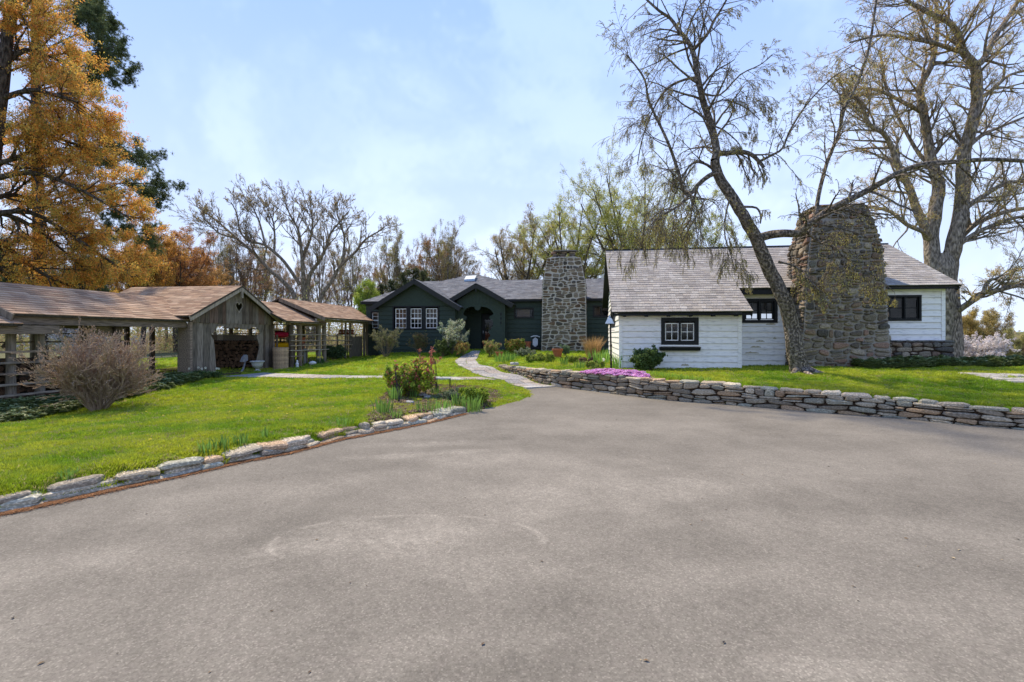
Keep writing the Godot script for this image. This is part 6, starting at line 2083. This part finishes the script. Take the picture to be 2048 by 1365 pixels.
# a shrub: stems from the ground with leaves
func shrub(called: String, label: String, at0: Vector3, h: float, w: float, stems: int, K: Dictionary, bark: Color, leaf: Mesh, cols: Array, sdn: int, group := "") -> Node3D:
	var o := thing(called, label, "shrub", at0, 0.0, group)
	rng.seed = sdn
	var b := MB.new()
	var lv := PackedVector3Array()
	b.col = bark
	for i in stems:
		var a := rf(0, TAU)
		var lean := sqrt(rng.randf())
		var e := Vector3(cos(a) * lean * w / h, 1.0, sin(a) * lean * w / h)
		sprout(b, lv, Vector3(cos(a), 0, sin(a)) * rf(0, 0.08) * w - Vector3.UP * 0.03, e, h * (rf(0.55, 0.8) if not K.has("short") else rf(0.3, 0.55)) * sqrt(1.0 + pow(lean * w / h, 2) * 0.6), K.r0, 0, K)
	trunkpart(o, "stems", b, M.twig)
	if leaf:
		leaves(o, lv, leaf, cols, 0.7, 1.3, "foliage")
	return o

func spikes(called: String, label: String, at0: Vector3, n: int, h: float, w: float, spread: float, lean: float, c: Color, sdn: int, cat := "plant", flower: Variant = null, group := "") -> void:
	var o := thing(called, label, cat, at0, 0.0, group)
	part(o, "leaves", blades(n, h, w, spread, lean, sdn, c, M.blade).done(M.blade), Vector3.DOWN * 0.01)
	if flower != null:
		for i in int(flower[1]):
			var b := MB.new()
			var a := rf(0, TAU)
			var p := Vector3(cos(a), 0, sin(a)) * spread * rf(0.1, 1.0) + Vector3.UP * h * rf(0.85, 1.05)
			b.col = Color(0.12, 0.18, 0.04)
			b.quad(Vector3(p.x * 0.6 - 0.004, 0, p.z * 0.6), Vector3(p.x * 0.6 + 0.004, 0, p.z * 0.6), p + Vector3(0.004, 0, 0), p - Vector3(0.004, 0, 0))
			b.col = flower[0]
			for k in 6:
				var t := TAU * k / 6
				var e := Vector3(cos(t), sin(t), 0.35) * 0.045
				var s := Vector3(-sin(t), cos(t), 0.0) * 0.018
				b.quad(p, p + e * 0.55 + s, p + e, p + e * 0.55 - s)
			b.col = flower[2]
			b.tri(p + Vector3(-0.015, -0.012, 0.02), p + Vector3(0.015, -0.012, 0.02), p + Vector3(0, 0.018, 0.03))
			part(o, "flower", b.done(M.petal))

func size_at(at0: Vector3, px: float) -> float:
	return px / 1024.0 * -at0.z

func plants() -> void:
	var small := cluster(6, 0.05, 0.022, 0.06, 951, M.leaf)
	var mid := cluster(7, 0.075, 0.034, 0.08, 952, M.leaf)
	var wide := cluster(6, 0.11, 0.055, 0.1, 953, M.leaf, 0.3)
	var bare := habit({"depth": 4, "n": [6, 5, 4, 3], "segs": [5, 4, 3, 2], "ang": 0.62, "ratio": 0.6, "trop": [0.0, 0.05, 0.08, 0.08], "wig": 0.24, "rmin": 0.0042, "rtop": 0.01, "leaves": 2, "r0": 0.02, "short": true})
	var p := foot(198, 822)
	shrub("bare_shrub", "large rounded leafless twiggy shrub in front of the firewood shelter", p, size_at(p, 215), size_at(p, 138), 85, bare, Color(0.38, 0.27, 0.185), cluster(2, 0.026, 0.012, 0.02, 955, M.leaf), [Color(0.5, 0.35, 0.22), Color(0.4, 0.26, 0.16), Color(0.6, 0.46, 0.33)], 961)
	var open := habit({"depth": 3, "n": [5, 5, 3], "segs": [4, 3, 3], "ang": 0.6, "ratio": 0.55, "trop": [0.04, 0.05, 0.04], "wig": 0.18, "rmin": 0.004, "rtop": 0.01, "leaves": 2, "r0": 0.014})
	var full := habit({"depth": 3, "n": [5, 5, 3], "segs": [4, 3, 3], "ang": 0.7, "ratio": 0.55, "trop": [0.02, 0.03, 0.03], "wig": 0.2, "rmin": 0.004, "rtop": 0.01, "leaves": 4, "r0": 0.012})
	for s in [
		[772, 714, 58, 36, 21, open, small, [Color(0.272, 0.272, 0.112), Color(0.32, 0.288, 0.16), Color(0.208, 0.224, 0.096)], "sparse grey-green shrub at the left corner of the green house"],
		[838, 710, 42, 24, 18, open, small, [Color(0.16, 0.176, 0.064), Color(0.24, 0.16, 0.08)], "small brownish shrub under the green house windows"],
		[903, 708, 66, 34, 18, open, mid, [Color(0.544, 0.576, 0.384), Color(0.416, 0.48, 0.272), Color(0.64, 0.64, 0.48)], "pale variegated shrub left of the arched porch"],
		[886, 713, 30, 22, 18, full, mid, [Color(0.112, 0.16, 0.048), Color(0.16, 0.192, 0.064)], "dark green low shrub below the pale variegated one"],
		[923, 713, 27, 18, 15, full, small, [Color(0.48, 0.416, 0.096), Color(0.576, 0.224, 0.112), Color(0.384, 0.416, 0.096)], "low orange-tipped shrub beside the porch path, left side"],
		[980, 713, 28, 20, 15, full, small, [Color(0.32, 0.384, 0.096), Color(0.48, 0.256, 0.16), Color(0.416, 0.48, 0.16)], "pinkish green low shrub beside the porch path, right side"],
		[1030, 708, 27, 23, 18, full, mid, [Color(0.192, 0.272, 0.048), Color(0.272, 0.32, 0.064), Color(0.416, 0.24, 0.08)], "rounded green shrub under the small brown-framed window"],
		[1050, 714, 16, 20, 12, full, small, [Color(0.272, 0.304, 0.192), Color(0.352, 0.384, 0.256)], "low grey-green shrub in front of the black bench"],
		[1130, 712, 20, 10, 12, full, small, [Color(0.192, 0.272, 0.16), Color(0.24, 0.32, 0.192)], "blue-green tuft of foliage right of the large terracotta pot"],
		[668, 722, 30, 22, 21, full, mid, [Color(0.064, 0.112, 0.048), Color(0.096, 0.144, 0.056)], "dark evergreen shrub in front of the storage shelter"],
		[1298, 742, 40, 33, 24, full, mid, [Color(0.112, 0.176, 0.056), Color(0.16, 0.224, 0.064), Color(0.08, 0.128, 0.048)], "dark green shrub against the white cottage wall"],
		[822, 793, 58, 48, 54, full, mid, [Color(0.48, 0.576, 0.048), Color(0.32, 0.448, 0.048), Color(0.64, 0.192, 0.144), Color(0.544, 0.576, 0.08), Color(0.144, 0.208, 0.048)], "lime and red leaved shrub in the island flower bed"],
		[850, 790, 84, 14, 3, open, small, [Color(0.576, 0.192, 0.128), Color(0.48, 0.16, 0.112)], "tall thin red-leaved stems behind the lime and red shrub"],
		[1178, 728, 12, 22, 12, full, small, [Color(0.32, 0.16, 0.144), Color(0.256, 0.192, 0.128)], "low dark purplish perennial in the upper bed"],
	]:
		p = foot(s[0], s[1])
		shrub("shrub", s[8], p, size_at(p, s[2]) * 1.05, size_at(p, s[3]), s[4], s[5], Color(0.208, 0.16, 0.112), s[6], s[7], 970 + int(s[0]))
	# forked bare stems in the bed
	var fork := habit({"depth": 2, "n": [3, 2], "segs": [5, 3], "ang": 0.5, "ratio": 0.35, "trop": [0.12, 0.1], "wig": 0.12, "rmin": 0.006, "rtop": 0.02, "leaves": 1, "r0": 0.014})
	p = foot(797, 806)
	shrub("bare_stemmed_shrub", "few dark bare forked stems in the island flower bed", p, size_at(p, 78), size_at(p, 26), 4, fork, Color(0.05, 0.04, 0.045), null, [], 1001)
	# strap-leaved clumps
	var iris := Color(0.17, 0.3, 0.06)
	for s in [
		[1004, 725, 24, 60, 0.35, "dense iris clump beside the porch path"], [1022, 722, 22, 50, 0.3, "iris clump right of the dense one by the path"], [1130, 732, 22, 26, 0.16, "iris fan behind the retaining wall, nearest the path"], [1160, 738, 22, 30, 0.2, "iris clump behind the retaining wall, middle one"], [1200, 728, 36, 80, 0.5, "broad clump of strap leaves left of the lamp post"], [1236, 738, 36, 40, 0.25, "strap-leaf clump between lamp post and white cottage"],
		[766, 828, 40, 40, 0.2, "tall iris clump at the left of the island bed"], [793, 838, 26, 20, 0.12, "bright iris tuft right behind the stone edging"], [790, 800, 36, 30, 0.16, "iris clump among the bare forked stems"], [853, 826, 30, 34, 0.24, "iris clump in the middle front of the island bed"], [888, 822, 30, 34, 0.24, "iris clump right of the middle one in the island bed"], [940, 822, 40, 50, 0.3, "tall iris clump at the right end of the island bed"], [915, 812, 34, 30, 0.2, "iris clump behind the tall right-hand one"], [872, 790, 24, 26, 0.14, "iris tuft at the foot of the iron obelisk"], [826, 796, 26, 26, 0.16, "yellowish iris tuft in front of the lime shrub"],
		[414, 908, 34, 36, 0.12, "iris row behind the stone edging, leftmost clump"], [443, 902, 34, 30, 0.1, "iris row behind the stone edging, second clump"], [481, 890, 30, 24, 0.08, "iris row behind the stone edging, third clump"], [532, 878, 30, 14, 0.08, "iris row behind the stone edging, last thin clump"], [134, 958, 22, 50, 0.1, "low grassy tuft behind the pale edging stones at left"], [683, 852, 20, 40, 0.2, "low reddish green tuft behind the edging"], [612, 868, 14, 20, 0.08, "tiny leaf tuft at the middle of the stone edging"],
	]:
		p = foot(s[0], s[1])
		spikes("iris_clump", s[5], p, s[3], size_at(p, s[2]), size_at(p, s[2]) * 0.045 + 0.006, s[4], 0.28, shade(iris, rf(0.85, 1.3)), 1100 + int(s[0]))
	p = foot(398, 757)
	spikes("daffodil_clump", "green daffodil leaves at the left corner of the woodshed", p, 90, size_at(p, 22), 0.018, 0.4, 0.35, Color(0.06, 0.12, 0.04), 1201, "plant", [Color(0.75, 0.75, 0.65), 4, Color(0.8, 0.5, 0.05)])
	p = foot(425, 757)
	spikes("daffodil_clump", "daffodil leaves in front of the woodshed opening", p, 80, size_at(p, 22), 0.018, 0.35, 0.35, Color(0.06, 0.12, 0.04), 1202, "plant", [Color(0.75, 0.75, 0.65), 2, Color(0.8, 0.5, 0.05)])
	p = foot(641, 728)
	spikes("daffodil_clump", "yellow daffodils left of the dark evergreen shrub", p, 60, size_at(p, 14), 0.02, 0.22, 0.3, Color(0.06, 0.13, 0.04), 1203, "plant", [Color(0.85, 0.72, 0.15), 7, Color(0.85, 0.45, 0.03)])
	p = foot(586, 733)
	spikes("daffodil_clump", "leafy tuft right of the woven bin", p, 60, size_at(p, 13), 0.02, 0.3, 0.3, Color(0.06, 0.12, 0.04), 1204)
	p = foot(918, 714)
	spikes("daffodil_clump", "white daffodils left of the porch path", p, 40, size_at(p, 18), 0.02, 0.2, 0.3, Color(0.08, 0.16, 0.04), 1205, "plant", [Color(0.85, 0.85, 0.8), 5, Color(0.85, 0.7, 0.2)])
	p = foot(1203, 733)
	spikes("daffodil_clump", "two white daffodils left of the lamp post", p, 20, size_at(p, 14), 0.02, 0.2, 0.3, Color(0.08, 0.16, 0.04), 1206, "plant", [Color(0.85, 0.85, 0.8), 3, Color(0.85, 0.7, 0.2)])
	# dried ornamental grass
	p = foot(1186, 716)
	spikes("ornamental_grass", "tan dried ornamental grass fountain right of the stone chimney", p, 420, size_at(p, 50), 0.014, 0.28, 0.5, Color(0.42, 0.27, 0.13), 1211, "ornamental grass")
	# lime perennial
	p = foot(950, 806)
	shrub("lime_perennial", "low lime-green leafy perennial at the right of the island bed", p, size_at(p, 26), size_at(p, 40), 26, full, Color(0.2, 0.24, 0.05), mid, [Color(0.3, 0.4, 0.03), Color(0.24, 0.34, 0.03), Color(0.36, 0.42, 0.06)], 1221)
	p = foot(905, 800)
	shrub("silver_perennial", "low silvery green perennial under the metal stool", p, size_at(p, 18), size_at(p, 40), 18, full, Color(0.2, 0.22, 0.12), small, [Color(0.24, 0.28, 0.18), Color(0.18, 0.24, 0.1)], 1222)
	for s in [[1095, 722, 12, 30, "lime ground-hugging perennial left of the large terracotta pot"], [1148, 726, 13, 26, "green leafy perennial between pot and ornamental grass"], [1190, 738, 13, 26, "yellow-green perennial left of the pink phlox"], [1068, 722, 10, 26, "low yellow-green perennial below the black bench"]]:
		p = foot(s[0], s[1])
		shrub("perennial", s[4], p, size_at(p, s[2]), size_at(p, s[3]), 18, full, Color(0.2, 0.22, 0.08), small, [Color(0.32, 0.4, 0.06), Color(0.24, 0.34, 0.06), Color(0.4, 0.42, 0.1)], 1240 + int(s[0]))
	for i in 7:
		p = foot(1296 + i * 19, 752 + i * 2.2)
		spikes("daylily_shoots", "%s clump of daylily shoots along the wall top right of the phlox" % ["first", "second", "third", "fourth", "fifth", "sixth", "last"][i], p, 46, 0.2, 0.016, 0.22, 0.3, Color(0.26, 0.4, 0.05), 1270 + i, "plant", null, "daylily shoots behind the wall")
	# white blossom
	p = P(1957, 740, 30)
	shrub("blossom_shrub", "white blossoming rounded shrub beyond the right end of the cottage", p, 1.9, 1.8, 50, habit({"depth": 3, "n": [6, 5, 4], "segs": [4, 3, 3], "ang": 0.7, "ratio": 0.55, "trop": [0.0, 0.02, 0.02], "wig": 0.2, "rmin": 0.005, "rtop": 0.01, "leaves": 4, "r0": 0.02}), Color(0.2, 0.15, 0.12), cluster(7, 0.05, 0.045, 0.08, 1230, M.petal), [Color(0.85, 0.78, 0.75), Color(0.8, 0.71, 0.66), Color(0.88, 0.84, 0.81)], 1231)
	p = SHP(-7.5, 0.2, 9.0)
	shrub("blossom_shrub", "white blossoming branches seen through the woodshed opening", p, 2.6, 1.8, 24, habit({"depth": 3, "n": [6, 5, 4], "segs": [4, 3, 3], "ang": 0.7, "ratio": 0.55, "trop": [0.0, 0.02, 0.02], "wig": 0.2, "rmin": 0.005, "rtop": 0.01, "leaves": 3, "r0": 0.02}), Color(0.2, 0.15, 0.12), cluster(6, 0.06, 0.05, 0.09, 1232, M.petal), [Color(0.75, 0.66, 0.62), Color(0.8, 0.74, 0.7)], 1233)
	groundcover()

func groundcover() -> void:
	rng.seed = 1241
	var b := MB.new()
	for i in 9:
		var a := TAU * i / 9 + rf(-0.2, 0.2)
		var e := Vector3(cos(a), rf(0.15, 0.5), sin(a)) * rf(0.05, 0.075)
		var s := Vector3(-sin(a), 0, cos(a)) * 0.02
		b.col = shade(Color(1, 1, 1), rf(0.7, 1.2))
		b.quad(Vector3.ZERO, e * 0.6 + s + Vector3.UP * 0.012, e, e * 0.6 - s + Vector3.UP * 0.012)
	var ros := b.done(M.gloss)
	var q := noise(61, 0.8, 2)
	for s in [[0, "dark green ground cover along the foot of the firewood shelter"], [1, "dark green ground cover at the foot of the big chimney"]]:
		var tf := []
		var cs := []
		for i in 9000:
			var p: Vector3
			var edge := 0.0
			if s[0] == 0:
				var c := rf(-2.5, 6.2)
				var wd: float = lerpf(2.1, 1.1, clampf((c + 1.0) / 7.0, 0, 1)) + q.get_noise_1d(c * 2.0) * 0.35
				var a := rf(0.05, 1.0)
				edge = a
				p = SHP(0.1 + a * wd, 0, c)
			else:
				var a := rf(0.0, 1.0)
				var x := rf(7.7, 12.6)
				var wd := 1.35 * sqrt(maxf(0.0, 1.0 - pow((x - 10.0) / 2.7, 4))) + q.get_noise_1d(x * 2.0) * 0.15
				edge = a
				p = Vector3(3.8, 0, -18.0) + Basis(Vector3.UP, -TH) * Vector3(x, 0, -0.45 + a * wd)
			var hh := (0.06 + (0.13 if s[0] == 0 else 0.2) * sqrt(maxf(0.0, 1.0 - pow(2.0 * edge - 1.0, 4)))) * (1.0 + 0.5 * q.get_noise_2d(p.x * 2.0, p.z * 2.0))
			p.y = lawnh(p.x, -p.z) + hh * rf(0.35, 1.0)
			tf.append(Transform3D(Basis(Vector3.UP, rf(0, TAU)) * Basis(rdir(), rf(0, 0.4)).scaled(Vector3.ONE * rf(0.8, 1.3)), p))
			cs.append(shade(pick([Color(0.15, 0.2, 0.065), Color(0.2, 0.25, 0.08), Color(0.12, 0.17, 0.06), Color(0.28, 0.31, 0.13)]), rf(0.8, 1.25)))
		tag(scatter(self, numbered("ground_cover"), ros, tf, cs), s[1], "ground cover")
	# creeping phlox
	var o := thing("creeping_phlox", "bright pink creeping phlox spilling over the retaining wall by the lamp post", "flowers", Vector3.ZERO)
	rng.seed = 1251
	b = MB.new()
	for k in 5:
		var a := TAU * k / 5
		var e := Vector3(cos(a) * 0.02, 0.004, sin(a) * 0.02)
		var s := Vector3(-sin(a), 0, cos(a)) * 0.009
		b.quad(Vector3.ZERO, e * 0.6 + s, e, e * 0.6 - s)
	var fl := b.done(M.petal)
	var tf := []
	var cs := []
	for i in 7500:
		var t := rng.randf()
		var along2 := lerpf(1.9, 4.15, t)
		var w := pow(sin(PI * clampf(t, 0.02, 0.98)), 0.5)
		var line := Vector2(2.1, 16.5).lerp(Vector2(3.75, 14.25), t)
		var off := rf(-0.22, 0.75) * w
		var x := line.x + off * 0.8
		var d := line.y + off * 0.6
		var mound := 0.13 * w * (1.0 + 0.6 * q.get_noise_2d(x * 3.0, d * 3.0)) * (1.0 - pow(absf(off - 0.3) / 0.6, 2) * 0.6)
		var y := maxf(lawnh(x, d), 0.5) + maxf(0.01, mound) + rf(-0.02, 0.01)
		tf.append(Transform3D(Basis(Vector3.UP, rf(0, TAU)) * Basis(rdir(), rf(0, 0.9)).scaled(Vector3.ONE * rf(0.9, 1.6)), Vector3(x, y, -d)))
		cs.append(shade(pick([Color(0.74, 0.36, 0.66), Color(0.78, 0.44, 0.7), Color(0.66, 0.28, 0.58), Color(0.8, 0.5, 0.74)]), rf(0.85, 1.15)))
	scatter(o, "blossoms", fl, tf, cs)
	tf = []
	cs = []
	for i in 1500:
		var t := rng.randf()
		var w := pow(sin(PI * clampf(t, 0.02, 0.98)), 0.5)
		var line := Vector2(2.1, 16.5).lerp(Vector2(3.75, 14.25), t)
		var off := rf(-0.05, 0.75) * w
		var x := line.x + off * 0.8
		var d := line.y + off * 0.6
		tf.append(Transform3D(Basis(Vector3.UP, rf(0, TAU)).scaled(Vector3.ONE * 0.8), Vector3(x, maxf(lawnh(x, d), 0.5) + 0.02 * w, -d)))
		cs.append(Color(0.09, 0.13, 0.04))
	scatter(o, "foliage", ros, tf, cs)
	# bark litter on the flower bed
	var chip := MB.new()
	rng.seed = 1261
	for i in 5:
		var c := Vector3(rf(-0.05, 0.05), 0.008, rf(-0.05, 0.05))
		var e := Vector3(rf(-1, 1), rf(-0.2, 0.3), rf(-1, 1)).normalized() * rf(0.015, 0.03)
		var s := e.cross(Vector3.UP).normalized() * rf(0.005, 0.01)
		chip.col = shade(Color(1, 1, 1), rf(0.6, 1.3))
		chip.quad(c - e - s, c + e - s, c + e + s, c - e + s)
	tf = []
	cs = []
	for i in 6000:
		var x := rf(-3.5, 0.5)
		var d := rf(8.8, 15.5)
		if Geometry2D.is_point_in_polygon(Vector2(x, d), bed):
			tf.append(Transform3D(Basis(Vector3.UP, rf(0, TAU)), Vector3(x, lawnh(x, d) + 0.022, -d)))
			cs.append(pick([Color(0.24, 0.15, 0.09), Color(0.17, 0.11, 0.07), Color(0.32, 0.23, 0.15), Color(0.12, 0.08, 0.06)]))
	tag(scatter(self, "bark_litter", chip.done(M.twig), tf, cs), "brown leaf and bark litter on the island flower bed", "mulch")

# dry leaves and twig ends blown on to the asphalt
func litter() -> void:
	rng.seed = 1301
	var b := MB.new()
	b.quad(Vector3(-0.02, 0.004, -0.006), Vector3(0.0, 0.01, -0.011), Vector3(0.022, 0.004, 0.0), Vector3(0.0, 0.006, 0.011))
	var m := b.done(M.twig)
	var tf := []
	var cs := []
	for i in 130:
		var d := rf(2.4, 14.0)
		var x := rf(-1.0, 1.0) * d
		if not Geometry2D.is_point_in_polygon(Vector2(x, d), drive):
			continue
		tf.append(Transform3D(Basis(Vector3.UP, rf(0, TAU)).scaled(Vector3.ONE * rf(0.3, 0.9)), Vector3(x, 0.002, -d)))
		cs.append(pick([Color(0.12, 0.08, 0.05), Color(0.2, 0.13, 0.07), Color(0.07, 0.06, 0.05), Color(0.35, 0.28, 0.18)]))
	tag(scatter(self, "leaf_litter", m, tf, cs), "scattered dry leaf bits on the asphalt driveway", "leaf litter")
	# dandelions in the left lawn
	b = MB.new()
	for k in 8:
		var a := TAU * k / 8
		b.tri(Vector3(0, 0.07, 0), Vector3(cos(a) * 0.022, 0.075, sin(a) * 0.022), Vector3(cos(a + 0.7) * 0.022, 0.075, sin(a + 0.7) * 0.022))
	tf = []
	cs = []
	for i in 90:
		var d := rf(6.0, 24.0)
		var x := rf(-0.95, 0.0) * d
		if Geometry2D.is_point_in_polygon(Vector2(x, d), drive) or Geometry2D.is_point_in_polygon(Vector2(x, d), bed):
			continue
		tf.append(Transform3D(Basis(), Vector3(x, lawnh(x, d), -d)))
		cs.append(Color(0.85, 0.62, 0.03))
	tag(scatter(self, "dandelions", b.done(M.petal), tf, cs), "tiny yellow dandelions dotted over the left lawn", "dandelions")

func _ready() -> void:
	# camera
	var cam := Camera3D.new()
	cam.name = "camera"
	cam.projection = Camera3D.PROJECTION_FRUSTUM
	cam.near = 0.1
	cam.size = 0.1 * 1365.0 / 1024.0
	cam.frustum_offset = Vector2(0, -0.1 * 10.5 / 1024.0)
	cam.far = 6000.0
	cam.position = Vector3(0, 1.7, 0)
	add_child(cam)
	cam.current = true
	# sky, sun, exposure
	var env := Environment.new()
	env.background_mode = Environment.BG_SKY
	env.tonemap_mode = Environment.TONE_MAPPER_LINEAR
	env.tonemap_exposure = 1.48
	env.sdfgi_enabled = true
	env.ssao_enabled = true
	env.ssil_enabled = true
	var sm := ProceduralSkyMaterial.new()
	sm.sky_top_color = Color(0.462, 0.624, 0.918)
	sm.sky_horizon_color = Color(0.815, 0.868, 0.95)
	sm.sky_curve = 0.36
	sm.ground_bottom_color = Color(0.35, 0.36, 0.3)
	sm.ground_horizon_color = Color(0.75, 0.8, 0.85)
	sm.sun_angle_max = 20.0
	sm.sky_cover = clouds()
	var sky := Sky.new()
	sky.sky_material = sm
	env.sky = sky
	var we := WorldEnvironment.new()
	we.name = "world"
	we.environment = env
	add_child(we)
	var sun := DirectionalLight3D.new()
	sun.name = "sun"
	sun.light_color = Color(1.0, 0.94, 0.83)
	sun.light_energy = 1.35
	sun.light_angular_distance = 3.0
	sun.shadow_enabled = true
	add_child(sun)
	sun.look_at_from_position(Vector3(-3.6, 8, -5), Vector3.ZERO)
	materials()
	ground()
	print("ground ", Time.get_ticks_msec())
	white_house()
	green_house()
	shelter()
	paving()
	garden_walls()
	print("built ", Time.get_ticks_msec())
	birch()
	big_tree()
	orange_maple()
	pine()
	wide_oak()
	background()
	print("trees ", Time.get_ticks_msec())
	objects()
	plants()
	litter()
	grass()
	print("all ", Time.get_ticks_msec())

# thin drifting cloud laid over the blue, the same kind all round
func clouds() -> ImageTexture:
	var im := Image.create(1024, 512, false, Image.FORMAT_RGBA8)
	var q := noise(71, 0.0085, 5)
	q.domain_warp_enabled = true
	q.domain_warp_amplitude = 60.0
	q.domain_warp_frequency = 0.006
	var r := noise(72, 0.004, 3)
	for j in 512:
		var up := (0.5 - (j + 0.5) / 512.0) * PI
		for i in 1024:
			var az := (i + 0.5) / 1024.0 * TAU
			var v := Vector3(cos(az) * cos(up), sin(up) * 1.6, sin(az) * cos(up)) * 260.0
			var k := smoothstep(-0.05, 0.55, q.get_noise_3dv(v) + 0.7 * r.get_noise_3dv(v))
			im.set_pixel(i, j, Color(0.62, 0.62, 0.6, k * 0.28))
	return ImageTexture.create_from_image(im)
